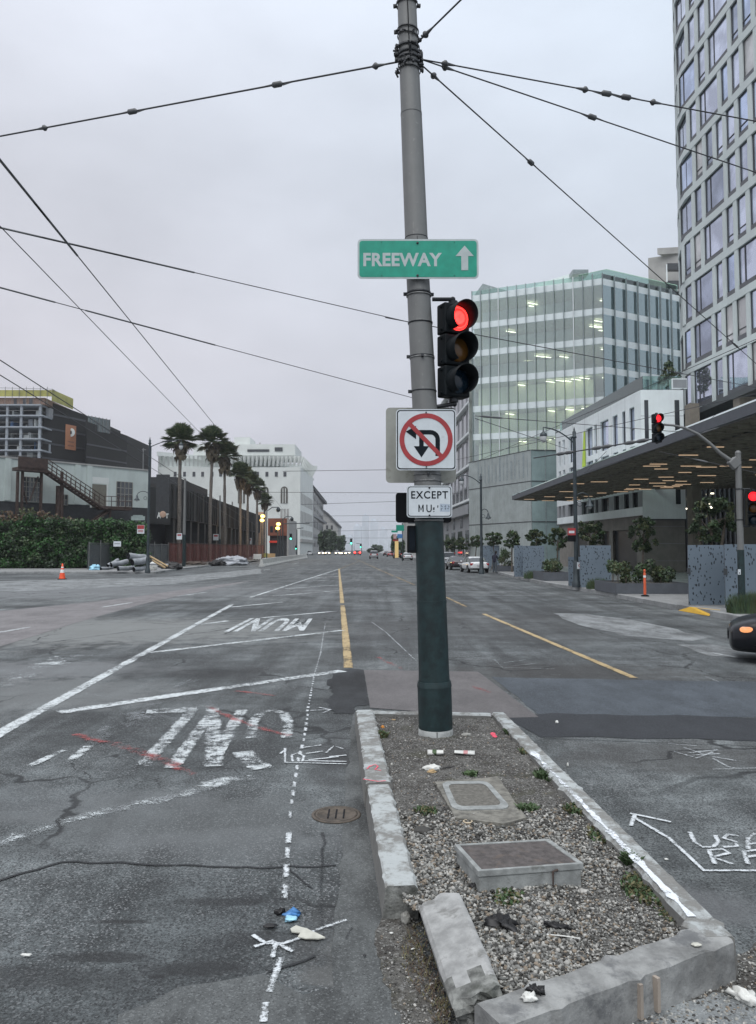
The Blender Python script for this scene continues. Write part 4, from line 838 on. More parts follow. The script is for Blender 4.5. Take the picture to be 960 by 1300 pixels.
seg(.206,zat(871),'green_base',M_green,.004); seg(zat(871)-.0,zat(864),'green_collar',M_green,.009,k=2); seg(zat(864),zat(766),'green_sleeve',M_green,.0); seg(zat(766),zat(762),'sleeve_seam',M_green,.003,k=2); seg(zat(762),zat(658),'green_sleeve',M_green,-.003)
seg(zat(658),zat(352),'grey_shaft',M_pole,-.002); seg(zat(352),zat(143),'grey_shaft',M_pole,-.001); seg(zat(143),zt,'grey_shaft',M_pole,-.004)
def band(py,m,h=.018,ex=.006,lug=None,tilt=0,name='clamp_band'):
    z=zat(py); a=axz(z); r=rad(z)+ex; mb=MB(); rt=Matrix.Rotation(tilt,3,'Y')
    mb.lathe([(r-.008,-h/2),(r,-h/2),(r,h/2),(r-.008,h/2)],(a.x,a.y,z),32,rot=rt); o=mb.build(name,m,pl)
    for an in (lug or ()):
        q=Vector((a.x+math.cos(R(an))*(r+.012),a.y+math.sin(R(an))*(r+.012),z)); mb=MB(); mb.obox(q,.04,.03,.032,Matrix.Rotation(R(an),3,'Z')); mb.tube([q+Vector((0,-.022,0)),q+Vector((0,.022,0))],.011,6); mb.build('lug',M_dkmetal,o)
    return o
band(373,M_dkmetal,.022,.006,(175,10)); band(376,M_galv,.012,.009); band(411,M_dkmetal,.014,.003); band(410,M_galv,.008,.006); band(453,M_dkmetal,.012,.003,(180,)); band(497,M_dkmetal,.012,.004,(178,))
band(603,M_galv,.02,.004,(-90,)); band(611,M_galv,.012,.006); band(661,M_galv,.015,.006); band(455,M_galv,.016,.004,(-92,)); band(303,M_dkmetal,.008,.002); band(146,M_dkmetal,.006,.001)
for py,h,lg,tl in ((6,.03,(170,8),0),(40,.016,(175,),.10),(48,.014,(15,),.18),(62,.03,(165,200,20),.04),(70,.035,(172,188,5,-10),-.05),(76,.03,(180,0,-30),.03),(83,.028,(-95,-140,350),.0),(90,.016,(170,-8),.06)):
    band(py,M_dkmetal,h,.012,lg,tl)
# bolts and shackles scattered round the cluster
rg=random.Random(9); 
for i in range(26):
    z=zat(rg.uniform(44,92)); an=rg.choice((rg.uniform(150,215),rg.uniform(-35,30),rg.uniform(-120,-60))); a=axz(z); r=rad(z)+rg.uniform(.018,.05)
    q=Vector((a.x+math.cos(R(an))*r,a.y+math.sin(R(an))*r,z)); mb=MB(); d=Vector((rg.uniform(-1,1),rg.uniform(-1,1),rg.uniform(-1,1))).normalized()*rg.uniform(.015,.035); mb.tube([q-d,q+d],rg.uniform(.008,.015),7); mb.build('bolt',M_dkmetal,pl)
mb=MB(); mb.tube([axz(zt)+Vector((0,-.13,0)),axz(zat(30))+Vector((0,-.135,0)),axz(zat(84))+Vector((0,-.15,0))],.006,6); mb.build('drop_cable',M_black,pl)
mb=MB(); mb.tube([axz(zat(306))+Vector((-.0,-.148,0)),axz(zat(352))+Vector((0,-.15,0))],.003,5); mb.build('tie_wire',M_black,pl)
# ---- signs: local frame x right, z up, facing -y ----
def sgn(name,label,px0,px1,py0,py1,dy,cat='sign'):
    a=P(px0,py1,PY+dy); b=P(px1,py0,PY+dy); t=thing(name,label,cat,((a.x+b.x)/2,PY+dy,(a.z+b.z)/2)); return t,(b.x-a.x)/2,(b.z-a.z)/2
def plate(t,name,poly,y,m,th=.004,par=None):
    mb=MB(); mb.slab([(x,y,z) for x,z in poly],(0,th,0)); return mb.build(name,m,par or t,world=False)
def bolts(t,L,y,par=None,r=.013):
    for x,z in L:
        mb=MB(); mb.lathe([(r,0),(r,.006),(r*.5,.009),(.0001,.009)],(x,y,z),10,rot=Matrix.Rotation(R(90),3,'X')); mb.build('bolt',M_dkmetal,par or t,world=False)
t,hw,hh=sgn('freeway_sign','wide green freeway sign with an up arrow bolted high on the pole',454,607.5,303.5,354,-.17)
t['category']='road sign'
plate(t,'panel',rrect(-hw,hw,-hh,hh,.045),0,M_signs); g_=plate(t,'green_face',rrect(-hw+.02,hw-.02,-hh+.02,hh-.02,.03),-.0025,M_signg,.002)
textmb('FREEWAY',-hw+.062,hw-.395,-.083,.066,.034,1.05,'xz',-.0040).build('lettering',M_signs,t,world=False)
ax_=hw-.15; mb=MB(); mb.slab([(ax_+x,-.0055,z) for x,z in ((-.037,-.125),(.037,-.125),(.037,.03),(.098,.03),(0,.145),(-.098,.03),(-.037,.03))],(0,.0015,0)); mb.build('arrow',M_signs,t,world=False)
bolts(t,[(0.0-.006,hh-.045),(-.006,-hh+.035)],-.004); 
for x in (-hw+.26,hw-.26):
    for z in (hh-.035,-hh+.035): bolts(t,[(x,z)],-.004,None,.004)
t,hw,hh=sgn('no_turn_sign','square white sign with a red-barred black left and U-turn arrow',503,579,519.5,597,-.185); t['category']='road sign'
S1=hw/146.0
def L2(pts): return [((x-391)*S1,-(y-758)*S1) for x,y in pts]
plate(t,'panel',rrect(-hw,hw,-hh,hh,.04),0,M_signw); b=plate(t,'border',rrect(-hw+.010,hw-.010,-hh+.010,hh-.010,.034),-.002,M_signk,.0015); plate(t,'white_face',rrect(-hw+.021,hw-.021,-hh+.021,hh-.021,.028),-.0036,M_signw,.0012)
def strip2(pts,w,y):
    pts=[Vector(p) for p in pts]; k=len(pts); Lf=[];Rt=[]
    for i,p in enumerate(pts):
        d=(pts[min(i+1,k-1)]-pts[max(i-1,0)]).normalized(); nn=Vector((-d.y,d.x)); Lf.append(p+nn*w/2); Rt.append(p-nn*w/2)
    return [(q.x,y,q.y) for q in Lf]+[(q.x,y,q.y) for q in Rt],[(k+i,k+i+1,i+1,i) for i in range(k-1)]
arc=[(447,838),(447,760)]+[(412+35*math.cos(R(a)),757-35*math.sin(R(a))) for a in range(10,91,16)]+[(330,722)]
mb=MB(); v_,f_=strip2(L2(arc),22*S1,-.0048); mb.add(v_,f_); v_,f_=strip2(L2([(368,726),(368,800)]),22*S1,-.0051); mb.add(v_,f_)
mb.add([(x,-.0054,z) for x,z in L2([(331,790),(368,845),(405,790)])],[(0,1,2)]); mb.add([(x,-.0056,z) for x,z in L2([(292,719),(342,690),(342,756)])],[(0,1,2)]); mb.build('turn_arrow',M_signk,t,world=False)
mb=MB(); n=56; ri,ro=106*S1,129*S1
v_,f_=strip2(L2([(308,678),(463,838)]),21*S1,-.0064); mb.add(v_,f_); mb.build('red_bar',M_signr,t,world=False)
mb=MB(); mb.add([(r*math.cos(2*math.pi*i/n),-.0072,r*math.sin(2*math.pi*i/n)) for r in (ro,ri) for i in range(n)],[(i,(i+1)%n,n+(i+1)%n,n+i) for i in range(n)]); mb.build('red_ring',M_signr,t,world=False)
bolts(t,[(0,hh-.035),(0,-hh+.035)],-.008,None,.008)
t,hw,hh=sgn('sign_back','blank pale back of a square sign mounted behind the no-turn sign',490,578.5,517.5,613,.165); t['category']='road sign'
plate(t,'panel',rrect(-hw,hw,-hh,hh,.045),0,M_signback); mb=MB(); mb.box(-.2,.2,-.03,-.002,.15,.18); mb.box(-.2,.2,-.03,-.002,-.2,-.17); mb.build('bracket',M_galv,t,world=False)
t,hw,hh=sgn('except_muni_sign','small white sign reading EXCEPT MU with a scribbled sticker',516.5,574,616.5,657,-.185); t['category']='road sign'
plate(t,'panel',rrect(-hw,hw,-hh,hh,.035),0,M_signw); plate(t,'border',rrect(-hw+.010,hw-.010,-hh+.010,hh-.010,.03),-.002,M_signk,.0015); plate(t,'white_face',rrect(-hw+.018,hw-.018,-hh+.018,hh-.018,.025),-.0036,M_signw,.0012)
s=hw/274.0  # zoom pixels, centre (435,352)
textmb('EXCEPT',(215-435)*s,(660-435)*s,(352-318)*s,(352-225)*s,.018,1.15,'xz',-.0048).build('lettering',M_signk,t,world=False)
mb=MB()
for q,pp in enumerate(([(308,478),(308,390)],[(308,392),(333,455),(358,392)],[(358,390),(358,478)],[(404,390),(404,452),(412,470),(430,476),(447,470),(456,452),(456,390)])):
    v_,f_=strip2([((x-435)*s,(352-y)*s) for x,y in pp],13*s,-.0048-.0003*q); mb.add(v_,f_)
mb.build('lettering',M_signk,t,world=False)
mb=MB(); 
for x0_,x1_,y0_,y1_ in ((478,496,420,455),(480,494,465,480),(530,541,395,428)): mb.add([((x-435)*s,-.0048,(352-y)*s) for x,y in ((x0_,y1_),(x1_,y1_-3),(x1_,y0_),(x0_,y0_+5))],[(0,1,2,3)])
mb.build('lettering_remains',M_signk,t,world=False)
st=plate(t,'sticker',[((x-435)*s,(352-y)*s) for x,y in ((560,378),(682,384),(680,476),(560,474))],-.0046,mat('pale_blue_sticker',(.40,.47,.55),.5,var=.1),.0008)
rg=random.Random(4); k=0
for cx in (585,622,660):
    for cyy in (408,445):
        pts=[((cx+rg.uniform(-14,14)-435)*s,(352-(cyy+rg.uniform(-18,18)))*s) for _ in range(4)]
        mb=MB(); v_,f_=strip2(pts,5*s,-.0056-.0003*k); k+=1; mb.add(v_,f_); mb.build('scribble',M_signk,st)
bolts(t,[(0,hh-.022),(0,-hh+.022)],-.006,None,.010)
t,hw,hh=sgn('black_sign_back','black rounded plate behind the small EXCEPT sign, sticking out left',502.5,573,625.5,663.5,.17); t['category']='sign back'; plate(t,'panel',rrect(-hw,hw,-hh,hh,.035),0,M_black); mb=MB(); mb.box(-.1,.1,-.03,-.002,-.02,.02); mb.build('bracket',M_galv,t,world=False)
t,hw,hh=sgn('black_signal_box','small black box on the left side of the pole, below the black plate',517,529,667.5,702,.05); t['category']='signal box'; mb=MB(); mb.box(-hw,hw,-.08,.08,-hh,hh); mb.build('case',M_black,t,world=False,bevel=.01); mb=MB(); mb.box(-hw*.6,hw*.6,-.084,-.08,-hh*.8,hh*.8); mb.build('door',M_signk,t,world=False)
# ---- three-lens signal head ----
def signal_head(name,label,loc,rz,r=.15,lit=0,group=None,lens=None,cat='traffic signal',arm=None):
    t=thing(name,label,cat,loc,rz,group); p=r*2.36
    for k,(nm,m_off,m_on) in enumerate((('red_lens',mat('unlit_red_lens',(.06,.006,.006),.2) if lit!=0 else None,lens or M_redlens),('amber_lens',M_amberlens,M_amberlens),('green_lens',M_greenlens,M_greenlit))):
        z=p*(1-k); mb=MB(); mb.box(-r*1.08,r*1.08,-.0,r*1.2,z-p/2+.006,z+p/2-.006); sec=mb.build('housing',M_visor,t,world=False,bevel=.018)
        mb=MB(); mb.sphere((0,-.005,z),r*.93,20,12,0,(1,.28,1)); mb.build(nm,(m_on if lit==k else (m_off or m_on)) if nm!='green_lens' or lit==2 else M_greenlens,t,world=False)
        # tunnel visor: open at the bottom
        mb=MB(); n=26; L=r*1.5; V=[];
        for rr_ in (r*1.03,r*.99):
            for i in range(n+1):
                a=R(-62+304*i/n); c_,s_=math.cos(a),math.sin(a); dep=L*(.62+.38*(s_+1)/2); V+=[(rr_*c_,0,z+rr_*s_),(rr_*c_,-dep,z+rr_*s_-.0)]
        F=[]; m2=2*(n+1)
        for i in range(n): F+=[(2*i,2*i+1,2*i+3,2*i+2),(m2+2*i,m2+2*i+2,m2+2*i+3,m2+2*i+1),(2*i+1,m2+2*i+1,m2+2*i+3,2*i+3)]
        mb.add(V,F,0,True); mb.build('visor',M_visorred if (k==0 and lit==0) else M_visor,t,world=False)
    mb=MB(); mb.tube([(0,r*.6,p*1.5),(0,r*.6,p*1.62)],r*.35,10); mb.tube([(0,r*.6,-p*1.5),(0,r*.6,-p*1.62)],r*.35,10); mb.build('mount',M_dkmetal,t,world=False)
    if True:
        mb=MB()
        for k in range(3):
            z=p*(1-k)
            for q in (-1,1): mb.tube([(-r*1.08,r*.5,z+q*p*.36),(-r*1.2,r*.5,z+q*p*.36)],r*.1,6)
        mb.build('hinges',M_visor,t,world=False)
    return t
M_visorred=M_visor
c=P(581,444,PY-.02); hd=signal_head('traffic_signal','three-lens traffic signal beside the pole with its top red lens lit',tuple(c),R(26),.147)
for (pa,pb) in (((549,380),(575,380)),((549,517),(577,513))):
    a=P(*pa,PY+.02); b=P(*pb,PY+.05); mb=MB(); mb.tube([a,b],.022,10); mb.sphere(b,.03,10,6); o=mb.build('mounting_arm',M_dkmetal,hd); o.matrix_parent_inverse=wmat(hd).inverted()
# ---- span wires from the pole ----
def cable(name,label,pts,r,ins=(),group=None,m=None,sag=0,cat='wire'):
    pts=[Vector(p) for p in pts]; t=thing(name,label,cat,tuple(pts[0]),0,group); fine=[]
    for a,b in zip(pts,pts[1:]):
        for i in range(8):
            f=i/8; q=a.lerp(b,f); q.z-=sag*4*f*(1-f); fine.append(q)
    fine.append(pts[-1]); mb=MB(); mb.tube(fine,r,6); mb.build('cable',m or M_wire,t)
    for q,kind in ins:
        q=Vector(q); i=min(range(len(fine)-1),key=lambda k:(fine[k].lerp(fine[k+1],.5)-q).length); d=(fine[i+1]-fine[i]).normalized(); 
        # snap onto the cable
        q=fine[i]+d*(q-fine[i]).dot(d); mb=MB()
        if kind=='egg': mb.tube([q-d*.07,q-d*.045,q+d*.045,q+d*.07],[.012,.034,.034,.012],10); mb.tube([q+d*.07+Vector((0,0,.01)),q+d*.22],.007,6); mb.tube([q-d*.07-Vector((0,0,.02)),q-d*.2],.007,6)
        elif kind=='cone': mb.tube([q-d*.12,q-d*.02,q,q+d*.015,q+d*.05],[.008,.02,.038,.038,.012],10)
        elif kind=='cone2': mb.tube([q+d*.12,q+d*.02,q,q-d*.015,q-d*.05],[.008,.02,.038,.038,.012],10)
        elif kind=='sleeve': mb.tube([q-d*1.2,q+d*1.2],r*1.9,6)
        elif kind=='far': mb.tube([q-d*.35,q-d*.15,q+d*.15,q+d*.35],[r*1.2,r*3,r*3,r*1.2],8)
        mb.build('insulator',M_ins,t)
    return t
def along(pa,ya,pb,yb,px): # point on 3D segment seen at pixel column px
    A=P(*pa,ya); B=P(*pb,yb); lo,hi=0,1
    for _ in range(40):
        m_=(lo+hi)/2; q=A.lerp(B,m_); cur=480+FPX*q.x/(q.y*math.cos(TH)+(q.z-H)*math.sin(TH))
        if (cur<px)==(pa[0]<pb[0]): lo=m_
        else: hi=m_
    return A.lerp(B,lo)
def wire(label,pa,ya,pb,yb,r,ins=(),name='span_wire',ext=0,**k):
    A=P(*pa,ya); B=P(*pb,yb); d=B-A; B2=B+d*ext; A2=A-d*k.pop('ext0',0); return cable(name,label,[A2,B2],r,[(along(pa,ya,pb,yb,px),kd) for px,kd in ins],**k)
wire('span wire from the pole top to the left edge with four insulators',(514,77),PY,(0,173),PY*1.18,.010,((478,'cone'),(352,'egg'),(168,'egg'),(56,'cone2')),ext=.5)
wire('upper of the two span wires running right from the pole clamp',(528,74),PY,(960,154),PY*1.14,.008,((566,'cone2'),(742,'cone'),(770,'egg'),(795,'egg'),(830,'cone2')),ext=.4)
wire('lower of the two span wires running right from the pole clamp',(528,73),PY,(960,219),PY*1.3,.008,((566,'cone2'),(752,'egg')),ext=.4)
wire('steep span wire descending right from the pole clamp to the tower',(528,76),PY,(938,442),PY*2.4,.009,((551,'cone2'),(674,'egg'),(934,'far')),ext=.25)
wire('short thick wire going up to the upper right from the pole top',(527,57),PY,(585,0),PY*.93,.010,((541,'cone2'),),ext=.6)
# ---- trolley contact wires over the street ----
ZW=8.0
def contact(label,pa,pv,**k):
    # starts at pixel pa at height ZW and heads for the vanishing point column pv
    d=ray(*pa); t=(k.pop('z',ZW)-H)/d.z; A=d*t+Vector((0,0,H)); dirx=(pv-480)/FPX; pts=[A-Vector((dirx,1,0))*8,A,A+Vector((dirx,1,0))*60,A+Vector((dirx,1,0))*200]
    return cable('contact_wire',label,pts,k.pop('r',.010),[(A+Vector((dirx,1,0))*u,kd) for u,kd in k.pop('ins',())],**k)
contact('right one of the two steep overhead trolley wires at left',(0,203),400,ins=((.9,'sleeve'),(2.6,'sleeve')),r=.012)
contact('left one of the two steep overhead trolley wires at left',(0,287),397)
contact('upper one of the far left pair of overhead wires above the netted building',(0,457),372,r=.018)
contact('lower one of the far left pair of overhead wires above the netted building',(0,476),360,r=.018)
wire('upper sagging cross wire left of the pole with a thick sleeve',(0,289),17,(520,409),24,.012,((120,'sleeve'),(70,'sleeve'),(190,'sleeve')),ext=.02,ext0=.3,name='cross_wire')
wire('lower sagging cross wire left of the pole with a thick sleeve',(0,365),20,(520,504),30,.012,((12,'sleeve'),(160,'sleeve'),(230,'sleeve')),ext=.02,ext0=.3,name='cross_wire')
wire('cross wire in front of the glass building, right of the signal',(600,424),24,(960,492),34,.014,((862,'far'),),ext=.3,ext0=.2,name='cross_wire')
wire('cross wire with two black insulators below the signal at right',(603,528),30,(960,556),38,.014,((618,'far'),(630,'far')),ext=.3,name='cross_wire')
wire('thin sagging wire ending above the canopy, lowest right of the signal',(603,531),30,(720,570),40,.012,(),ext=.0,name='cross_wire')
wire('dark feeder wire with insulators above the canopy at the hanging signal',(700,578),36,(838,556),30,.028,((712,'far'),(722,'far'),(758,'far'),(770,'far'),(800,'far'),(815,'far')),name='cross_wire',ext=.05,ext0=.2)
wire('wire crossing behind the mast arm towards the canopy edge',(742,600),30,(960,527),26,.010,((900,'far'),),ext=.3,name='cross_wire')
wire('thin wire from the plinth across the white building',(560,588),60,(960,500),34,.016,(),ext=.2,name='cross_wire')
wire('wire dropping to the canopy from the black insulators',(745,598),36,(770,573),36,.012,(),name='cross_wire')
wire('thin wire crossing in front of the hanging signal',(836,573),28,(960,600),24,.010,((890,'far'),),ext=.3,name='cross_wire')
wire('wire passing from the lamp at right across the lime banner',(600,588),55,(870,470),30,.012,(),name='cross_wire',ext=.3)
for i,(ya,px0,px1,yb,d_) in enumerate(((598,380,520,596,90),(625,360,560,626,110),(640,400,520,636,140),(655,420,520,654,190),(663,410,560,661,210),(674,432,560,671,240),(683,440,520,683,300))):
    wire('thin far cross wire over the avenue, number %s counted from the top'%('one two three four five six seven'.split()[i]),(px0,ya),d_,(px1,yb),d_,.02+.00012*d_,(),name='cross_wire',ext=.12,ext0=.15)
# ================= right side of the avenue =================
def X(px,d): return P(px,697,d).x
def Z(py,d): return P(480,py,d).z
def win(parent,path,u0,u1,z0,z1,glass,o=-.28,fr=.07,mull=(),trans=None,name='window',sill=True):
    mb=MB(); pb=path.box
    pb(mb,u0,u1,z0,z1,o-.03,o,0)
    pb(mb,u0,u0+fr,z0,z1,o+.002,o+.06,1); pb(mb,u1-fr,u1,z0,z1,o+.002,o+.06,1); pb(mb,u0+fr,u1-fr,z1-fr,z1,o+.002,o+.06,1); pb(mb,u0+fr,u1-fr,z0,z0+fr,o+.002,o+.06,1)
    for m_ in mull: pb(mb,u0+m_-.03,u0+m_+.03,z0+fr,z1-fr,o+.002,o+.05,1)
    if trans: 
        for q in trans: pb(mb,u0+fr,u1-fr,z0+q-.03,z0+q+.03,o+.002,o+.052,1)
    return mb.build(name,[glass,M_mull],parent)
# ---- tower ----
tw=thing('apartment_tower','tall curved tower with a pale grid facade rising at the right edge','tower',(X(870,66),66,0))
M_spp=mat('dark_grey_spandrel',(.10,.105,.115),.5)
tp=Path([(38,76),(33.5,75.6),(31.0,74.3),(29.1,72.4),(28.0,69.8),(X(869,66.0)+.42,66.2),(X(964,55.2),55.2),(X(964,55.2)+1.9,36)])
Z0=Z(111,68); FHt=3.85; levels=[Z0-FHt*j for j in range(8,-8,-1)]  # bottom band .. top
z_low=levels[0]
pats=[[1.1,1.2,1.4,3.0,1.3,3.1,1.3,1.3,3.1,1.3,3.1],[1.1,1.3,3.0,1.3,3.1,1.3,3.1,1.3,1.3,3.1],[1.2,1.1,1.3,1.4,3.1,1.3,1.4,3.1,1.3,3.1,1.3]]
rg=random.Random(5); nwin=0; wl=[]
pl_=[]
for fi,z in enumerate(levels):
    b=MB(); tp.box(b,0,tp.L,z-.34,z+.26,-.6,.03,0,2.0); b.build('spandrel_band',M_tower,tw)
    if fi==len(levels)-1: break
    zt_=levels[fi+1]-.34; pat=pats[(fi//2)%3]; q=(fi*3)%4; u=.6+ (fi//2%3)*.35; last=0
    while u<tp.L-1:
        wv=pat[q%len(pat)]; q+=1
        if u+wv>tp.L-.3: break
        pl_.append((last,u,z+.26,zt_)); wl.append((fi,u,u+wv,z+.26,zt_,wv)); last=u+wv; u=last+.50
    pl_.append((last,tp.L,z+.26,zt_))
pl_.sort(key=lambda w: (w[2]>Z(0,64), abs(w[0]-18))); pm=MB()
for k,(a_,b_,z0,z1) in enumerate(pl_):
    if k<98: mb=MB(); tp.box(mb,a_,b_,z0,z1,-.45,.0,0,1.5); mb.build('pier',M_tower,tw)
    else: tp.box(pm,a_,b_,z0,z1,-.45,.0,0,1.5)
tag(pm.build('pier',M_tower,tw),kind='stuff')
wl.sort(key=lambda w: (w[3]>Z(0,64), -w[1])); vis=[w for w in wl if w[3]<Z(-20,66) and 9<w[1]<30]; rest=[w for w in wl if w not in vis]
if len(vis)>98: rest+=vis[98:]; vis=vis[:98]
for (fi,u0,u1,z0,z1,wv) in vis:
    mid=(); 
    win(tw,tp,u0,u1,z0,z1,M_tgs[rg.randrange(5)],-.16,.06,(.8 if wv>2 else .32,) if wv>2 else (),(.9,) if wv<2 and (fi%2) else None)
    b=MB(); tp.box(b,u0+.02,u1-.02,z0,z0+.42,-.095,-.07,0,1.5); b.build('spandrel_panel',M_spp,tw)
mb=MB()
for (fi,u0,u1,z0,z1,wv) in rest: tp.box(mb,u0,u1,z0,z1,-.19,-.16,0,1.5)
tag(mb.build('window',M_tglass,tw),kind='stuff')
sb=MB()
for (fi,u0,u1,z0,z1,wv) in rest: tp.box(sb,u0+.02,u1-.02,z0,z0+.42,-.155,-.07,0,1.5)
tag(sb.build('spandrel_panel',M_spp,tw),kind='stuff')
cb=MB(); pts=[tp.at(tp.L*i/24,-.5) for i in range(25)]; cb.prism([(p.x,p.y) for p in pts]+[(60,36),(60,76)],z_low-.4,levels[-1]+.2); cb.build('core',M_mull,tw)
# beige crown of a farther tower peeping over
ft=thing('far_apartment_block','beige block with balconies peeping out behind the glass roof, left of the tower','building',(X(856,150),150,0)); d=150
mb=MB(); pp=Path([(X(840,d),d+4),(X(846,d),d),(X(866,d),d),(X(900,d),d)]); pp.box(mb,0,pp.L,0,Z(318,d),-10,0); mb.build('wall',M_stone,ft)
mb=MB(); pp.box(mb,2.5,pp.L,Z(318,d),Z(310,d),-8,-.8); mb.build('roof',M_stone,ft)
for k in range(6):
    mb=MB(); z=Z(345+k*22,d); mb.box(X(853,d),X(870,d),d-1.2,d-.02,z,z+1.3); mb.build('balcony',M_mull,ft)
mb=MB(); mb.tube([(X(852,d),d-1,Z(360,d)),(X(852,d),d-1,Z(338,d))],.15,6); mb.build('pipe',M_white,ft)
# ---- big glass office building ----
A=Vector((X(602,112),112.5)); B=Vector((X(770.5,105),105)); C=Vector((X(868,112),112)); E=Vector((X(925,117),117))
gb=thing('glass_office_building','large green glass office building with white floor bands behind the plinth','office building',(B.x,B.y,0))
gp=Path([A,B,C,E]); uB=gp.s[1]; Zt=Z(347,105); FH=4.18; zb=[Z(392.5,105)-FH*i for i in range(0,8)]
D1=Vector((A.x+6,150)); E1=Vector((E.x+4,150))
def polyin(off): return [tuple(gp.at(0,-off)+Vector((off*.3,0))),tuple(gp.at(uB,-off)),tuple(gp.at(gp.L,-off)),tuple(E1),tuple(D1)]
for i,z in enumerate([zb[0]+FH]+zb):
    mb=MB(); mb.prism(polyin(.55),z-.7,z); mb.build('floor_slab',M_intc,gb)
    for u0,u1 in ((0,uB),(uB,gp.L)):
        mb=MB(); gp.box(mb,u0+.01,u1-.01,z-.65,z+.25,-.35,-.06); mb.build('spandrel_band',M_spand,gb)
mb=MB(); mb.prism([tuple(gp.at(0,-9)+Vector((4,0))),tuple(gp.at(uB,-11)),tuple(gp.at(gp.L,-9)),tuple(E1),tuple(D1)],0,Zt-1); mb.build('core',M_intw,gb)
for i in range(3,9):
    z1=([zb[0]+FH]+zb)[i]-.95; z0=z1-FH+1.3
    for u0,u1 in ((0.3,uB-.6),(uB+.6,gp.L-.3)):
        if i>3 or u0<1: mb=MB(); gp.box(mb,u0,u1,z0,z1,-2.3,-2.2); mb.build('glow_tint_panel',M_glowtint,gb)  # added panels; the lower floors' interior glow is put into their cream colour
for i in range(0,5):
    z1=([zb[0]+FH]+zb)[i]-.95; mb=MB(); gp.box(mb,uB+2.5,gp.L-.3,z1-FH+1.25,z1,-2.9,-2.8); mb.build('inner_partition',M_intw,gb); mb=MB(); gp.box(mb,.3,uB-2.9,z1-FH+1.25,z1,-5.1,-5.0); mb.build('inner_partition',M_intw,gb)
for i,z in enumerate([zb[0]+FH]+zb):
    z0=(zb[i] if i<len(zb) else 0)+.25
    for u0,u1 in ((0,uB-.02),(uB+.02,gp.L)):
        if z-.65>z0: mb=MB(); gp.box(mb,u0,u1,z0,z-.65,-.10,-.06); mb.build('window_strip',M_oglass if u0==0 else M_oglassR,gb)
# rooftop glass screen and folded roof
for u0,u1 in ((0,uB),(uB,gp.L)):
    mb=MB(); gp.box(mb,u0,u1,zb[0]+FH+.3,Zt,-.10,-.06); mb.build('parapet_glass',M_rail,gb)
n1=14; 
for i in range(n1*1+1):
    u=uB*i/n1; mb=MB(); gp.box(mb,max(0,u-.05),u+.05,5,Zt,-.05,.25); mb.build('fin',M_white if i in (3,11) else M_fin,gb)
for i in range(1,11):
    u=uB+(gp.L-uB)*i/11*.98; mb=MB(); gp.box(mb,u-.05,u+.05,5,Zt,-.05,.30); mb.build('fin',M_fin,gb)
def roofpoly(pxs,ya,m,nm,depth=8):
    pts=[P(px,py,ya) for px,py in pxs]; mb=MB(); mb.slab([tuple(p) for p in pts],(0,depth,0)); mb.build(nm,m,gb)
roofpoly([(604,390),(604,372),(613,360),(650,371),(658,380)],118,M_fin,'roof_screen'); roofpoly([(650,376),(690,358),(722,348),(738,350),(740,360)],116,M_spand,'roof_screen'); roofpoly([(735,349),(770,341.5),(790,346),(860,362),(860,372),(735,360)],113,M_rail,'roof_screen',.2)
mb=MB(); mb.obox(P(735,348,115),2.4,2,.7); mb.build('roof_vent',M_fin,gb)
rg=random.Random(8)
for i in range(98):
    fl=rg.randrange(0,8); z=([zb[0]+FH]+zb)[fl]-1.0; u=rg.uniform(2,gp.L-6); q=gp.at(u,-rg.uniform(.8,2.0) if fl>2 else -rg.uniform(1.5,6)); 
    if rg.random()<.35+fl*.09 or u>uB:
        mb=MB(); mb.obox((q.x,q.y,z),1.7,.2,.06,Matrix.Rotation(R(25),3,'Z')); mb.build('ceiling_light',M_ceil,gb)
# ---- stone/glass plinth ----
pA=Vector((X(596,104.5),104.5)); pB=Vector((X(675.5,91),91)); pC=Vector((X(712,91.5),91.5)); hZ=Z(571,91)
pb_=thing('stone_glass_plinth_building','low streaked grey-green glass and stone block with a sharp corner before the office tower','building',(pB.x,pB.y,0)); pp=Path([pA,pB,pC]); uP=pp.s[1]
mb=MB(); pp.box(mb,0,uP-.02,0,hZ,-3,0); mb.build('textured_wall',M_plinthc,pb_); mb=MB(); pp.box(mb,uP+.02,pp.L,0,hZ,-2.6,-.4); mb.build('inner_wall',M_plinthc,pb_)
mb=MB(); pp.box(mb,uP+.02,pp.L,.2,hZ,-.08,-.04); mb.build('corner_glass',M_pcg,pb_)
for py in (571,610.5,662,640):
    z=Z(py,91)-.02
    if py==640: continue
    mb=MB(); pp.box(mb,.0,uP-.05,z-.05,z+.05,0.002,.03); pp.box(mb,uP+.05,pp.L,z-.05,z+.05,0.002,.04); mb.build('joint_line',M_mull,pb_)
for px in (675.5,693.5,711): 
    u=uP+(pp.L-uP)*(px-675.5)/36; mb=MB(); pp.box(mb,max(uP+.03,u-.05),u+.05,0,hZ,-.02,.05); mb.build('mullion',M_fin,pb_)
for i in range(14):
    u=uP*(.16+i*.06); z=Z(612,95); mb=MB(); pp.box(mb,u,u+(.22 if i%3 else .38),z+.3,z+ (2.6 if i%2 else 3.4),.002,.012); mb.build('slot',M_fin,pb_)
for i in range(26):
    u=uP*(i+.5)/26; mb=MB(); pp.box(mb,u-.02,u+.02,0.2,hZ,.001,.02); mb.build('panel_joint',M_plinthc,pb_)
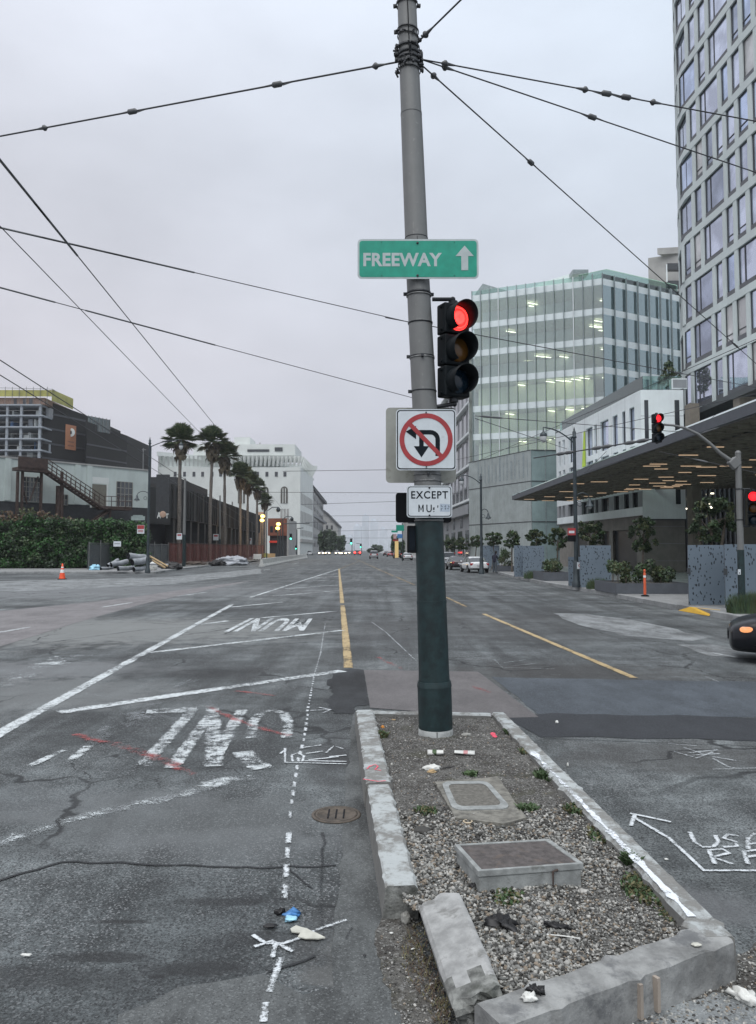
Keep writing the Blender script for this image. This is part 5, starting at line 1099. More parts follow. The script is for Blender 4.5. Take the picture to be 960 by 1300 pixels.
# ---- far framed building beyond the plinth ----
fA=Vector((X(553,172),172)); fB=Vector((X(601,118),118)); fp=Path([fA,fB,(fB.x+25,120)]); uF=fp.s[1]; fh=Z(455,118)
fb=thing('framed_grey_building','tall grey building with projecting metal frames seen just right of the signs','building',(fB.x,fB.y,0))
mb=MB(); fp.box(mb,0,uF-.02,0,fh,-14,0); mb.build('wall',M_grey,fb); mb=MB(); fp.box(mb,uF+.02,fp.L,0,fh,-2,0); mb.build('side_wall',M_grey,fb)
fz=[Z(y,118) for y in (510,549,590,634)]
for j,z in enumerate([fh-.3]+fz):
    mb=MB(); fp.box(mb,uF*.02,uF,z-.18,z+.18,.002,.9); mb.build('frame_beam',M_white,fb)
mb=MB(); fp.box(mb,uF-.5,uF,4.5,fh,.002,.9); mb.build('frame_post',M_white,fb)
zz=[fh]+fz+[Z(668,118)]
for j in range(5):
    hi,lo=zz[j]-.5,zz[j+1]+.4
    if j==4: hi,lo=zz[4]-.5,zz[5]
    for i in range(11):
        u0=uF*(i+.18)/11; u1=uF*(i+.72)/11
        if j==4 and i%2: continue
        mb=MB(); fp.box(mb,u0,u1,lo,hi,.004,.06); mb.build('window',M_win,fb)
mb=MB(); fp.box(mb,0,uF-.6,Z(652,118),Z(640,118),.002,1.2); mb.build('canopy_band',M_grey,fb)
for i in range(6):
    mb=MB(); fp.box(mb,uF*(i+.1)/6,uF*(i+.7)/6,.3,Z(672,118),.004,.05); mb.build('shop_window',M_win,fb)
# ---- white punched-window building ----
dC=63; cx=X(817,dC); wA=Vector((X(708,87),87)); wB=Vector((cx,dC)); wC=Vector((X(872,dC),dC)); wp=Path([wA,wB,wC]); uW=wp.s[1]
wb=thing('white_corner_building','white building with narrow tall windows and a glass roof rail beside the tower','building',(cx,dC,0))
zp=Z(495,dC); rows=[(Z(555,dC),Z(512,dC)),(Z(603,dC),Z(563,dC)),(Z(643,dC),Z(623,dC))]
wins=[(.02,.05),(.075,.105),(.15,.20),(.26,.285),(.31,.335),(.46,.535),(.56,.59),(.64,.70),(.74,.775),(.82,.845),(.875,.915)]
wins=[(.035,.07),(.10,.135),(.19,.255),(.43,.51),(.53,.56),(.60,.69),(.735,.785),(.83,.862),(.90,.945)]
zs=[Z(655,dC)]+[v for r_ in reversed(rows) for v in r_]+[zp]
for z0,z1 in ((zs[0],rows[2][0]),(rows[2][1],rows[1][0]),(rows[1][1],rows[0][0]),(rows[0][1],zp)):
    mb=MB(); wp.box(mb,0,uW,z0,z1,-1,0); mb.build('spandrel_band',M_white,wb)
for ri,(z0,z1) in enumerate(rows):
    last=0; ws=wins if ri<2 else [(.03,.06),(.09,.12),(.17,.25),(.36,.42),(.44,.51),(.53,.56),(.60,.68),(.735,.785),(.835,.88),(.915,.96)]
    for a,b in ws: mb=MB(); wp.box(mb,last*uW,a*uW,z0,z1,-1,0); mb.build('pier',M_white if ri<2 else M_grey,wb); last=b; win(wb,wp,a*uW,b*uW,z0,z1,M_tglass if ri<2 else M_win,-.32,.06,(),(1.0,) if b-a<.05 and ri<2 else None)
    mb=MB(); wp.box(mb,last*uW,uW,z0,z1,-1,0); mb.build('pier',M_white if ri<2 else M_grey,wb)
mb=MB(); wp.box(mb,uW+.01,wp.L,zs[0]-.3,zp,-1,0); mb.build('end_wall',M_white,wb)
for px,w_ in ((824.5,5),(863.5,6)):
    u=uW+(px-817)*dC/FPX
    for z0,z1 in ((Z(557,dC),Z(508,dC)),(Z(575,dC),Z(562,dC))):
        mb=MB(); wp.box(mb,u-w_*dC/FPX/2,u+w_*dC/FPX/2,z0,z1,.002,.04); mb.build('slot_window',M_win,wb)
mb=MB(); u=uW+(864-817)*dC/FPX; wp.box(mb,u-.3,u+.1,Z(640,dC),Z(608,dC),.002,.04); mb.build('slot_window',M_win,wb)
for py in (528,560,595): mb=MB(); z=Z(py,dC); wp.box(mb,uW+.01,wp.L,z-.02,z+.02,.001,.006); mb.build('panel_joint',M_grey,wb)
for u in (.25,.415,.58,.72,.86): mb=MB(); wp.box(mb,u*uW-.02,u*uW+.02,rows[1][0]-.5,zp,.001,.006); mb.build('panel_joint',M_grey,wb)
mb=MB(); wp.box(mb,uW-.03+.04,wp.L,KZ,zs[0]-.32,-1,-.25); mb.build('concrete_end_wall',M_beige,wb)
for py in (668,690,712): mb=MB(); z=Z(py,dC); wp.box(mb,uW+.05,wp.L-.02,z-.015,z+.015,-.249,-.243); mb.build('board_joint',M_grey,wb)
mb=MB(); wp.box(mb,0,uW-.03,Z(671,dC),zs[0]-.02,-1,-.22); mb.build('concrete_lintel',M_beige,wb)
mb=MB(); wp.box(mb,0,uW,zs[0]-.05,zs[0]+.05,.002,.12); wp.box(mb,uW+.01,wp.L,zs[0]-.35,zs[0]-.25,.002,.1); mb.build('ledge',M_mull,wb)
for a,b in ((0,.22),(.40,.58),(.93,1.0),(.66,.70)):
    mb=MB(); wp.box(mb,a*uW,b*uW-.04,KZ,Z(671,dC),-1,-.23); mb.build('concrete_pier',M_beige,wb)
for a,b in ((.22,.40),(.58,.66),(.70,.93)):
    mb=MB(); wp.box(mb,a*uW,b*uW,KZ,Z(671,dC),-1.05,-.95); mb.build('shop_window',M_win,wb)
zr=zp
for u0,u1 in ((0,uW),(uW+.02,wp.L+1.5)):
    mb=MB(); wp.box(mb,u0,min(u1,wp.L),zr+.12,zr+1.25,-.5,-.46); mb.build('rail_glass',M_rail,wb)
mb=MB(); wp.box(mb,0,wp.L,zr,zr+.12,-1,.05); mb.build('coping',M_mull,wb)
mb=MB(); mb.prism([tuple(wp.at(0,-.6)),tuple(wp.at(uW,-.6)),tuple(wp.at(wp.L,-.6)),(26.5,86),(23,88)],0.2,zr); mb.build('core',M_mull,wb)
mb=MB(); q0,q1=.275,.40; wp.box(mb,q0*uW,q1*uW-.5,rows[1][0]-.6,zp-1.2,.01,.05); bn=mb.build('banner',M_banner,wb)
mb=MB(); 
def wpt(u,z,o): q=wp.at(u*uW,o); return (q.x,q.y,z)
mb.add([wpt(.405,zp-1.3,.07),wpt(.355,rows[1][0]-.8,.07),wpt(.425,rows[1][0]-.8,.07),wpt(.425,zp-1.3,.07)],[(0,1,2,3)]); mb.build('lime_stripe',M_lime,bn)
tr=thing('roof_terrace_tree','small bushy tree standing on the roof terrace behind the glass rail','tree',(X(855,66),66,zr)); mb=MB(); mb.tube([(X(855,66),66,zr),(X(855,66),66,zr+1.6)],[.08,.05],8); mb.build('trunk',M_bark,tr); leafy('crown',[((X(855+a,66),66+b,Z(y,66)),r_) for a,b,y,r_ in ((0,0,473,.55),(-6,.3,482,.5),(6,-.2,480,.5),(0,.2,463,.4),(2,0,492,.45))],700,.26,[M_leafA,M_leafB,M_leafO],tr,3)
ac=thing('rooftop_cabinet','small pale cabinet at the roof edge by the tower','cabinet',(X(862,63.5),63.4,zr+.12)); mb=MB(); mb.box(-.35,.9,-.2,.5,0,.9); mb.build('case',M_white,ac,world=False,bevel=.03); mb=MB(); mb.box(-.3,.85,-.215,-.2,.1,.8); mb.build('door',M_grey,ac,world=False)
# ---- lobby under the tower ----
lb=thing('tower_lobby','dark glass lobby with tan columns recessed below the tower','building',(X(900,66),66,0))
mb=MB(); mb.box(X(868,66),45,66,66.3,KZ,z_low); mb.build('dark_wall',M_win,lb)
for i,px in enumerate(range(872,1010,6)): mb=MB(); x=X(px,65.9); mb.box(x-.05,x+.05,65.75,65.95,KZ,z_low-.5); mb.build('mullion',M_mull,lb)
for px,w_,d in ((883,12,60),(951,22,56),(1010,22,52)):
    x=X(px,d); hw_=w_*d/FPX/2; mb=MB(); mb.box(x-hw_,x+hw_,d-.5,d+.5,KZ,z_low-.2); mb.build('column',M_beige2,lb)
mb=MB(); mb.box(X(868,66),45,65.6,65.9,Z(650,66),Z(645,66)); mb.build('transom',M_mull,lb)
rg=random.Random(2)
for i in range(14): mb=MB(); x=X(rg.choice((873,876,896,903,905))+rg.uniform(-1,1),65.5); z=Z(rg.uniform(600,650),65.5); mb.box(x-.12,x+.12,65.4,65.5,z,z+.1); mb.build('lobby_light',M_ceil,lb)
mb=MB(); mb.box(X(868,66),60,40,66,z_low-.5,z_low-.05); mb.build('soffit',M_mull,lb)
# ---- canopy ----
CZ=6.95
cpoly=[G(1120,520-60,CZ)] if False else None
def onz(px,py,z): return G(px,py,z)
tip=G(651,636,CZ); e1=G(960,528,CZ); dirc=(Vector((tip.x,tip.y))-Vector((e1.x,e1.y)))
e0=Vector((e1.x,e1.y))-dirc.normalized()*9
inA=Vector((wp.at(uW*.36,.1))); inB=wp.at(uW,.12)
cp=thing('entrance_canopy','long dark slatted canopy with warm light strips reaching over the sidewalk','canopy',(e1.x,e1.y,CZ))
cpl=[tuple(e0),(tip.x,tip.y),(tip.x+1.6,tip.y+1.8),tuple(inA),tuple(inB),(27,62.5),(38,60),(38,e0.y)]
mb=MB(); mb.prism(cpl,CZ+.55,CZ+.62); mb.build('roof_sheet',M_rail,cp)
mb=MB(); 
def beam(a,b,w,z0,z1,mb):
    a=Vector(a);b=Vector(b);t=(b-a).normalized();n=Vector((-t.y,t.x))*w/2; c=[a-n,b-n,b+n,a+n]; mb.hexa([(q.x,q.y,z0) for q in c]+[(q.x,q.y,z1) for q in c])
beam(e0,(tip.x,tip.y),.14,CZ+.10,CZ+.50,mb); mb.build('edge_beam',M_planter,cp)
mb=MB(); ct=Vector((tip.x,tip.y)); ced=(e0-ct); cL=ced.length; cn=Vector((ced.normalized().y,-ced.normalized().x)); 
if cn.x<0: cn=-cn
poly3=[Vector((x,y,0)) for x,y in cpl]
def clipin(a,b,k=24):
    ins=[a.lerp(b,i/k) for i in range(k+1) if inpoly(*a.lerp(b,i/k),poly3)]; return (ins[0],ins[-1]) if len(ins)>1 else None
for i in range(int(cL/1.05)):
    for sg in (1,-1):
        a=ct+ced.normalized()*(i*1.05+.3)+cn*.1; b=a+cn*16+ced.normalized()*sg*9.5; r_=clipin(a,b)
        if r_: beam(r_[0],r_[1],.05,CZ+.05,CZ+.45,mb)
mb.build('slat_lattice',mat('canopy_slats',(.14,.12,.10),.5,.2,var=.2),cp)
for i in range(7):
    a=ct+cn*(2+2.3*i)+ced.normalized()*1; b=a+ced; r_=clipin(a,b,80)
    if r_: mb=MB(); beam(r_[0],r_[1],.10,CZ+.1,CZ+.54,mb); mb.build('purlin',M_dkmetal,cp)
rg=random.Random(12); n=0; 
for i in range(400):
    u=cL*rg.random()**1.6; v=rg.uniform(.5,13); u=round(u/1.05)*1.05+.5*(round(v/1.15)%2); v=round(v/1.15)*1.15; q=ct+ced.normalized()*u+cn*v
    if n<52 and inpoly(q.x,q.y,poly3): 
        mb=MB(); mb.obox((q.x,q.y,CZ+.0),rg.choice((.8,1.0,1.2)),.08,.04,Matrix.Rotation(R(rg.uniform(-3,3)),3,'Z')); mb.build('light_strip',M_warm,cp); n+=1
# ---- street trees, hedges, planters, panels ----
def panel(px0,px1,pyt,pyb,label,turn=0,group=None,latch=True):
    a=G(px0,pyb,KZ); x1=X(px1,a.y); w=x1-a.x; h=P(px0,pyt,a.y).z-KZ; t=thing('perforated_panel',label,'screen panel',(a.x,a.y,KZ),R(turn),'perforated blue-grey screens on the sidewalk')
    mb=MB(); mb.box(0,w,-.02,.02,.02,h); mb.build('sheet',M_panel,t,world=False,bevel=.004)
    mb=MB(); 
    for x in (0.004,w-.034): mb.box(x,x+.03,.022,.06,0,h-.02)
    mb.build('post',M_planter,t,world=False)
    if latch: mb=MB(); mb.box(-.06,.06,-.05,-.022,h*.52,h*.62) ; mb.build('latch',M_mull,t,world=False)
    return t
panel(875,921.5,692,768.5,'perforated blue-grey panel nearest the yellow ramp at right',0)
panel(921.8,975,691,772,'perforated panel behind the right signal pole, next to the ramp panel',0)
panel(737,775.5,692.5,746,'perforated panel right behind the tall lamp post with grass at its foot',0,latch=False)
panel(722,736.6,707,744,'narrow lower panel left of the tall lamp post',0,latch=False)
panel(664,691,693,733,'right wider panel of the pair beyond the tall lamp post',0,latch=False)
panel(653,663.6,692.5,732.5,'left narrow panel of the pair beyond the tall lamp post',0,latch=False)
panel(613,634,692.5,722,'farthest perforated panel behind the person',0,latch=False)
def planter(px0,px1,pyt,pyb,dep,label,seed,bush=.45,nleaf=900):
    a=G(px0,pyb,KZ); x1=X(px1,a.y); h=P(px0,pyt,a.y).z; t=thing('planter',label,'planter',(a.x,a.y,KZ),0,'grey metal planters along the sidewalk')
    mb=MB(); w=x1-a.x; H_=h-KZ; mb.box(0,w,0,.05,0,H_); mb.box(0,w,dep-.05,dep,0,H_); mb.box(0,.05,.051,dep-.051,0,H_); mb.box(w-.05,w,.051,dep-.051,0,H_); mb.build('box',M_planter,t,world=False)
    mb=MB(); mb.box(.06,w-.06,.06,dep-.06,0,H_-.06); mb.build('soil',M_soil,t,world=False)
    s=thing('shrub',label.replace('planter','shrubs growing in the planter'),'shrubs',(a.x,a.y,KZ+H_)); rg=random.Random(seed); cl_=[((rg.uniform(.3,w-.2),rg.uniform(.3,dep-.3),rg.uniform(.05,bush)),rg.uniform(.22,.38)) for _ in range(int(6+w*3))]
    leafy('foliage',cl_,nleaf,.13,[M_leafA,M_leafB,M_leafO],s,seed,world=False); 
    for c in cl_: mb=MB(); mb.tube([(c[0][0],c[0][1],-.05),(c[0][0]+.03,c[0][1],c[0][2]*.5),(c[0][0],c[0][1],c[0][2]+.1)],[.016,.012,.007],5); mb.build('stem',M_bark,s,world=False)
    return t
planter(782,876,740.5,754,3.2,'planter left of the big perforated panel, behind the orange bollard',1,.75,2600)
planter(690,722,726.5,737.5,3.0,'planter just left of the tall lamp post at right',2,.6,1200)
planter(633,653,718.5,725.5,3.0,'planter beside the standing person',3,1.3,1400)
def tree(px,pyb,trunk_px,crown,label,seed,n=2200,size=.17,d=None,stems=1,group='small street trees on the right sidewalk',mats=None,cat='tree',name='street_tree'):
    """crown: (cx,cy,rx,ry) pixels at the tree's distance"""
    g=G(px,pyb,KZ) if d is None else Vector((X(px,d),d,KZ)); d=g.y; t=thing(name,label,cat,tuple(g),0,group); cx_,cy_,rx,ry=crown; c=P(cx_,cy_,d); RX=rx*d/FPX; RZ=ry*d/FPX; rg=random.Random(seed)
    for k in range(stems):
        off=(k-(stems-1)/2)*.5*RX if stems>1 else 0; mb=MB(); mb.tube([(g.x+off*.1,d,KZ),(g.x+(c.x-g.x)*.5+off*.5,d+.05,(KZ+c.z-RZ*.6)/2),(c.x+off,d,c.z-RZ*.5),(c.x+off*1.2,d,c.z+RZ*.2)],[.07*RX+.03,.055*RX+.02,.04*RX+.02,.01],8); mb.build('trunk',M_bark,t)
    mb=MB()
    for k in range(7): a=rg.uniform(0,6.28); mb.tube([(c.x,d,c.z-RZ*.5),(c.x+math.cos(a)*RX*.4,d+math.sin(a)*RX*.4,c.z),(c.x+math.cos(a)*RX*.75,d+math.sin(a)*RX*.75,c.z+rg.uniform(-.1,.5)*RZ)],[.03*RX+.01,.02*RX+.008,.006],6)
    mb.build('limbs',M_bark,t)
    cl_=[]
    for k in range(42):
        a=rg.uniform(0,6.28); rr_=rg.uniform(.1,.95)**.6; zz_=rg.uniform(-.8,.85); q=math.sqrt(max(.05,1-zz_*zz_)); cl_.append(((c.x+math.cos(a)*RX*rr_*q,d+math.sin(a)*RX*rr_*q,c.z+zz_*RZ),(rg.uniform(.12,.27)*RX,rg.uniform(.12,.27)*RX,rg.uniform(.1,.22)*RZ)))
    leafy('crown',cl_,n,size,mats or [M_leafA,M_leafB,M_leafA,M_leafO],t,seed,shell=.1,aspect=.5); return t
tree(905,757,0,(903,661,31,31),'multi-stemmed tree behind the big perforated panels at right',1,5200,.15,None,3)
tree(815,742,0,(817,679,17,24),'slim tree in the planter behind the orange bollard',2,3000,.15)
tree(747,735,0,(749,677,18,17),'round tree above the panel behind the tall lamp post',3,2800,.17)
tree(708,733,0,(708,686,13,16),'slim tree just left of the tall lamp post',4,2200,.19)
tree(681,727,0,(681,683,13,11),'tree above the pair of panels',5,1800,.22)
tree(650,726,0,(650,686,12,12),'tree standing in the planter beside the person',6,1800,.22)
tree(625,722,0,(627,684,11,9),'tree above the farthest panel behind the person',7,1500,.24)
tree(603,716,0,(605,687,9,8),'dark tree right behind the white parked car',8,1200,.28)
tree(590,715,0,(588,690,10,8),'dark low tree left of the one behind the white parked car',9,1200,.3)
tree(572,714,0,(573,690,10,8),'dark low tree nearest the pole\'s right edge',10,1200,.3)
def grass(px0,px1,pyt,pyb,label,seed,n=900):
    a=G(px0,pyb,KZ); w=X(px1,a.y)-a.x; h=P(px0,pyt,a.y).z-KZ; t=thing('ornamental_grass',label,'grass clump',(a.x+w/2,a.y,KZ),0,'grass clumps at the foot of the screens'); rg=random.Random(seed); mb=MB()
    for i in range(n):
        x=rg.uniform(-w/2,w/2)*.9; y=rg.uniform(-.35,.15); an=rg.uniform(0,6.28); L=h*rg.uniform(.55,1.1)*(1-.35*abs(x/(w/2))**2); le=L*rg.uniform(.05,.4); w_=.008; dx,dy=math.cos(an),math.sin(an)
        mb.add([(x-w_,y,0),(x+w_,y,0),(x+dx*le*.4+w_*.6,y+dy*le*.4,L*.6),(x+dx*le,y+dy*le,L),(x+dx*le*.4-w_*.6,y+dy*le*.4,L*.6)],[(0,1,2,3,4)],rg.randrange(3))
    mb.build('blades',[M_grass,M_leafB,M_leafO],t,world=False)
grass(922,985,750,778,'grass clump around the foot of the right signal pole',1,2200); grass(744,773,733,747.5,'grass clump in front of the panel behind the tall lamp post',2,900); grass(664,690,723,734.5,'grass clump in front of the pair of panels',3,700)
# orange bollard
g=G(819,757.5,.0); g=G(819,757,KZ); t=thing('orange_delineator','orange plastic post with a black base on the kerb in front of the planter','bollard',tuple(g)); hB=P(819,723,g.y).z-KZ
mb=MB(); mb.lathe([(.16,0),(.16,.03),(.10,.06),(.06,.07)],n=20); mb.build('base',M_black,t,world=False); mb=MB(); mb.lathe([(.055,.07),(.052,hB*.85),(.03,hB*.9),(.045,hB*.93),(.04,hB),(.0001,hB+.01)],n=16); mb.build('post',M_orange,t,world=False)
mb=MB(); mb.lathe([(.057,hB*.7),(.057,hB*.78)],n=16); mb.build('reflective_band',M_refl,t,world=False)
# ---- lamp posts ----
def teardrop(t,c,s=1.0,m=M_lampglass):
    mb=MB(); mb.lathe([(.03*s,.32*s),(.05*s,.22*s),(.17*s,.12*s),(.19*s,.0),(.18*s,-.02*s),(.0001,-.01*s)],c,16); a=mb.build('lantern_cap',M_lamp,t); mb=MB(); mb.lathe([(.165*s,-.02*s),(.17*s,-.12*s),(.12*s,-.26*s),(.05*s,-.34*s),(.0001,-.36*s)],c,16); b=mb.build('lantern_glass',m,t)
def lamp(px,pyt,pyb,armx,army,low,label,rt=.11,d=None,group=None,drop=True):
    g=G(px,pyb,KZ) if d is None else Vector((X(px,d),d,KZ)); d=g.y; zt_=P(px,pyt,d).z; t=thing('lamp_post',label,'street lamp',tuple(g),0,'dark green lamp posts'); x=g.x
    mb=MB(); mb.lathe([(rt*2.0,0),(rt*2.0,.25),(rt*1.5,.35),(rt*1.35,1.1),(rt*1.1,1.3),(rt*1.0,1.32)],(x,d,KZ),16); mb.build('base',M_lamp,t)
    mb=MB(); mb.tube([(x,d,KZ+1.3),(x,d,zt_-.5)],[rt,rt*.72],16); mb.build('pole',M_lamp,t)
    mb=MB(); mb.lathe([(rt*.72,-.5),(rt*1.1,-.48),(rt*1.1,-.42),(rt*.8,-.38),(rt*.9,-.2),(rt*.35,-.1),(rt*.4,-.05),(.001,.1)],(x,d,zt_),12); mb.build('finial',M_lamp,t)
    L=P(armx,army,d); s=1 if L.x>x else -1; zA=zt_-.75; n=10; pts=[]
    for i in range(n+1):
        f=i/n; pts.append((x+(L.x-x)*f,d,zA+ (L.z+.55-zA)*f + .0 + math.sin(f*math.pi)*.18*(1)))
    pts.append((L.x,d,L.z+.35)); mb=MB(); mb.tube(pts,[.05]+[.035]*(len(pts)-1),8); mb.build('arm',M_lamp,t); teardrop(t,(L.x,d,L.z+.1),1.0+0*rt)
    lx,ly=low; Lw=P(lx,ly,d); s=1 if Lw.x>x else -1; zz_=Lw.z+.55; pts=[(x,d,zz_-.5)]+[(x+(Lw.x-x)*.5-(Lw.x-x)*.5*math.cos(a),d,zz_-.25+.35*math.sin(a)) for a in [math.pi*i/9 for i in range(10)]]; pts[-1]=(Lw.x,d,Lw.z+.35)
    mb=MB(); mb.tube(pts,.028,8); mb.tube([(x+(Lw.x-x)*.3+.13*s*math.cos(a),d,zz_-.45+.13*math.sin(a)) for a in [2*math.pi*i/10 for i in range(11)]],.018,6); mb.build('scroll_arm',M_lamp,t)
    mb=MB(); mb.lathe([(.03,.36),(.07,.3),(.10,.12),(.20,.0),(.24,-.06),(.23,-.07)],(Lw.x,d,Lw.z),16); mb.build('bell_shade',M_lamp,t); mb=MB(); mb.sphere((Lw.x,d,Lw.z-.06),.10,10,6,0,(1,1,1.2)); mb.build('bulb_glass',M_lampglass,t)
    return t,x,d
t,x,d=lamp(732,544,745.5,690,556,(749,642),'tall dark lamp post on the right sidewalk with its lantern arm to the left')
b=thing('parking_sign','red and white parking sign on the tall right lamp post','sign',(x-.24,d-.14,P(724,679,d).z)); mb=MB(); mb.box(-.20,.20,-.01,.0,-.02,.34); mb.build('red_panel',M_signr,b,world=False); mb=MB(); mb.box(-.2,.2,-.01,0,-.34,-.022); mb.build('dark_panel',M_black,b,world=False); textmb('NO',-.12,.12,.06,.24,.01,1,'xz',-.012).build('lettering',M_signw,b,world=False) if False else None
mb=MB(); mb.box(-.14,.14,-.013,-.011,.08,.2); mb.build('white_stripe',M_signw,b,world=False)
b=thing('small_notice','small white notice with a red mark low on the tall right lamp post','sign',(x+.14,d-.16,P(738,718,d).z)); mb=MB(); mb.box(-.14,.14,-.006,0,-.17,.17); mb.build('plate',M_signw,b,world=False); mb=MB(); mb.lathe([(.05,0),(.075,0)],(0,-.009,0),16,rot=Matrix.Rotation(R(90),3,'X')); mb.build('red_ring',M_signr,b,world=False)
lamp(611.5,602,729,586,612,(620,657),'second lamp post beyond, behind the white parked car')
# ---- right signal pole with mast arm ----
g=G(942.5,778,KZ); d=g.y; zt_=P(937,573,d).z; tx=P(937,573,d).x
t=thing('mast_arm_pole','grey signal pole with a curved mast arm standing in grass at right','signal pole',tuple(g))
def pxat(py): f=(778-py)/(778-573); return g.x+(tx-g.x)*f
def pz(py): return P(940,py,d).z
mb=MB(); mb.lathe([(.17,0),(.17,.12),(.12,.35),(.105,.4)],(g.x,d,KZ),16); mb.build('base',M_green,t); mb=MB(); mb.tube([(g.x,d,KZ+.38),(pxat(698),d,pz(698))],[.105,.10],18); mb.build('green_sleeve',M_green,t)
mb=MB(); mb.tube([(pxat(698),d,pz(698)),(pxat(577),d,pz(577))],[.095,.085],18); mb.sphere((tx,d,zt_-.06),.09,12,8); mb.build('grey_shaft',M_pole,t)
mb=MB(); arm=[(937,590),(928,585),(914,575),(900,562),(886,551),(870,543.5),(855,540),(843,539)]; mb.tube([P(px,py,d) for px,py in arm],[.07,.065,.055,.05,.045,.04,.036,.034],12); mb.build('mast_arm',M_pole,t); mb=MB(); mb.obox(P(932,588,d),.3,.2,.3,Matrix.Rotation(R(-40),3,'Y')); mb.build('arm_bracket',M_pole,t,bevel=.03)
for py in (621,660): mb=MB(); mb.lathe([(.10,-.02),(.10,.02)],(pxat(py),d,pz(py)),14); mb.build('band',M_dkmetal,t)
c=P(835,543.5,d); signal_head('mast_signal','signal hanging from the mast arm with its red lens lit',(c.x,c.y-.02,c.z),R(8),.125,lens=M_redfar)
c=P(957,645,d-.2); sg2=signal_head('post_signal','red-lit signal cut by the right edge on the mast-arm pole','' or (c.x,c.y,c.z),R(-25),.15,lens=M_redfar)
mb=MB(); mb.tube([P(940,621,d),P(952,621,d)],.03,8); mb.tube([P(940,668,d),P(952,668,d)],.03,8); mb.tube([P(945,621,d),P(945,668,d)],.03,8); o=mb.build('bracket',M_dkmetal,sg2)
b=thing('pole_button','small white push button plate on the green part of the right signal pole','push button',(pxat(726)-.1,d-.08,pz(726))); mb=MB(); mb.box(-.04,.04,-.02,0,-.08,.08); mb.build('plate',M_signw,b,world=False); mb=MB(); mb.sphere((0,-.02,-.03),.02,8,6); mb.build('button',M_dkmetal,b,world=False)
# narrow pale building and street signs far right of the avenue
fb2=thing('pale_far_building','pale narrow building showing left of the pole beyond the parked cars','building',(X(516,230),230,0)); mb=MB(); mb.box(X(516,230),X(516,230)+30,230,260,0,Z(640,230)); mb.build('wall',M_stone,fb2); 
for z in range(4): mb=MB(); mb.box(X(518,230),X(530,230),229.9,229.98,3+z*3.4,4.6+z*3.4); mb.build('window',M_win,fb2)
sp_=thing('street_sign_post','post with green and blue street signs near the pole\'s left edge','sign post',(X(511,120),120,KZ)); mb=MB(); mb.tube([(X(511,120),120,KZ),(X(511,120),120,Z(664,120))],.08,8); mb.build('post',M_lamp,sp_)
for nm,x0,x1,y0,y1,m in (('green_sign',503,513,666.5,674,M_signg),('green_sign',497,505,673.5,676,M_signg),('blue_sign',504.5,511,678,683,M_blue),('white_sign',506,510.5,683.5,687.5,M_signw),('red_white_sign',499.5,503.5,678,684,mat('pinkish_sign',(.45,.30,.32),.6))): mb=MB(); mb.box(X(x0,120),X(x1,120),119.85,119.88,Z(y1,120),Z(y0,120)); mb.build(nm,m,sp_)
lw=thing('lit_shop_window','warm lit shop front under the street signs','shop front',(X(503,170),170,KZ)); mb=MB(); mb.box(X(501.5,170),X(506,170),170,171,KZ,Z(687,170)); mb.build('window',emat('lit_shop',(1,.72,.3),.6),lw); mb=MB(); mb.box(X(499,170),X(508,170),169.9,171,Z(687,170)+.02,Z(685,170)); mb.build('fascia',M_redspray if False else M_signr,lw)
# ================= left side =================
# hedge
hd_=thing('hedge','long tall dark green hedge at the left behind the cone','hedge',(X(60,76),76,KZ)); rg=random.Random(1)
hx0,hx1,hyy=X(-140,78),X(183,76),77; hz=Z(655,76)
cl_=[]
for i in range(46):
    for j in range(9):
        x=hx0+(hx1-hx0)*(i+rg.random())/46; top=hz-.4-(.5 if x>X(150,76) else 0)+noise.noise(Vector((x*.25,0,0)))*.5; z=.25+(top-.25)*(j+rg.random()*.8)/9; cl_.append(((x,hyy-.4+(1.0 if j==8 else .5)*rg.uniform(-1,1),z+KZ),(rg.uniform(.5,.9),rg.uniform(.4,.7),rg.uniform(.35,.6))))
leafy('foliage',cl_,60000,.26,[M_leafA,M_leafH,M_leafA,M_leafC,M_leafH],hd_,5,shell=.2)
leafy('brown_top_leaves',[((x,hyy+rg.uniform(-.8,.8),hz-.3+rg.uniform(-.3,.5)+.4*math.sin(x*.5)),(.9,.8,.45)) for x in [hx0+(hx1-hx0)*.72*i/22 for i in range(22)]],1500,.28,[M_leafR,M_leafO],hd_,6)
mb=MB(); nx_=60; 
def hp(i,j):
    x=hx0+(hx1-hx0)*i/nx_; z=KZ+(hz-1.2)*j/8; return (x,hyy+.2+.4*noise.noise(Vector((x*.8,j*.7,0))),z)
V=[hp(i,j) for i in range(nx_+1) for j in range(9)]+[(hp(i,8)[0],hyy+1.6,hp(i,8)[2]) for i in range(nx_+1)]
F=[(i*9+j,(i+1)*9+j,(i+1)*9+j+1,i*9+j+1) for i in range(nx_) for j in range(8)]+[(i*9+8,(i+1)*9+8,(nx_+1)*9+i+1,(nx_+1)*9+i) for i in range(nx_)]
mb.add(V,F); mb.build('inner_core',M_hcore,hd_)  # near-black solid sheet filling the hedge behind its leaves
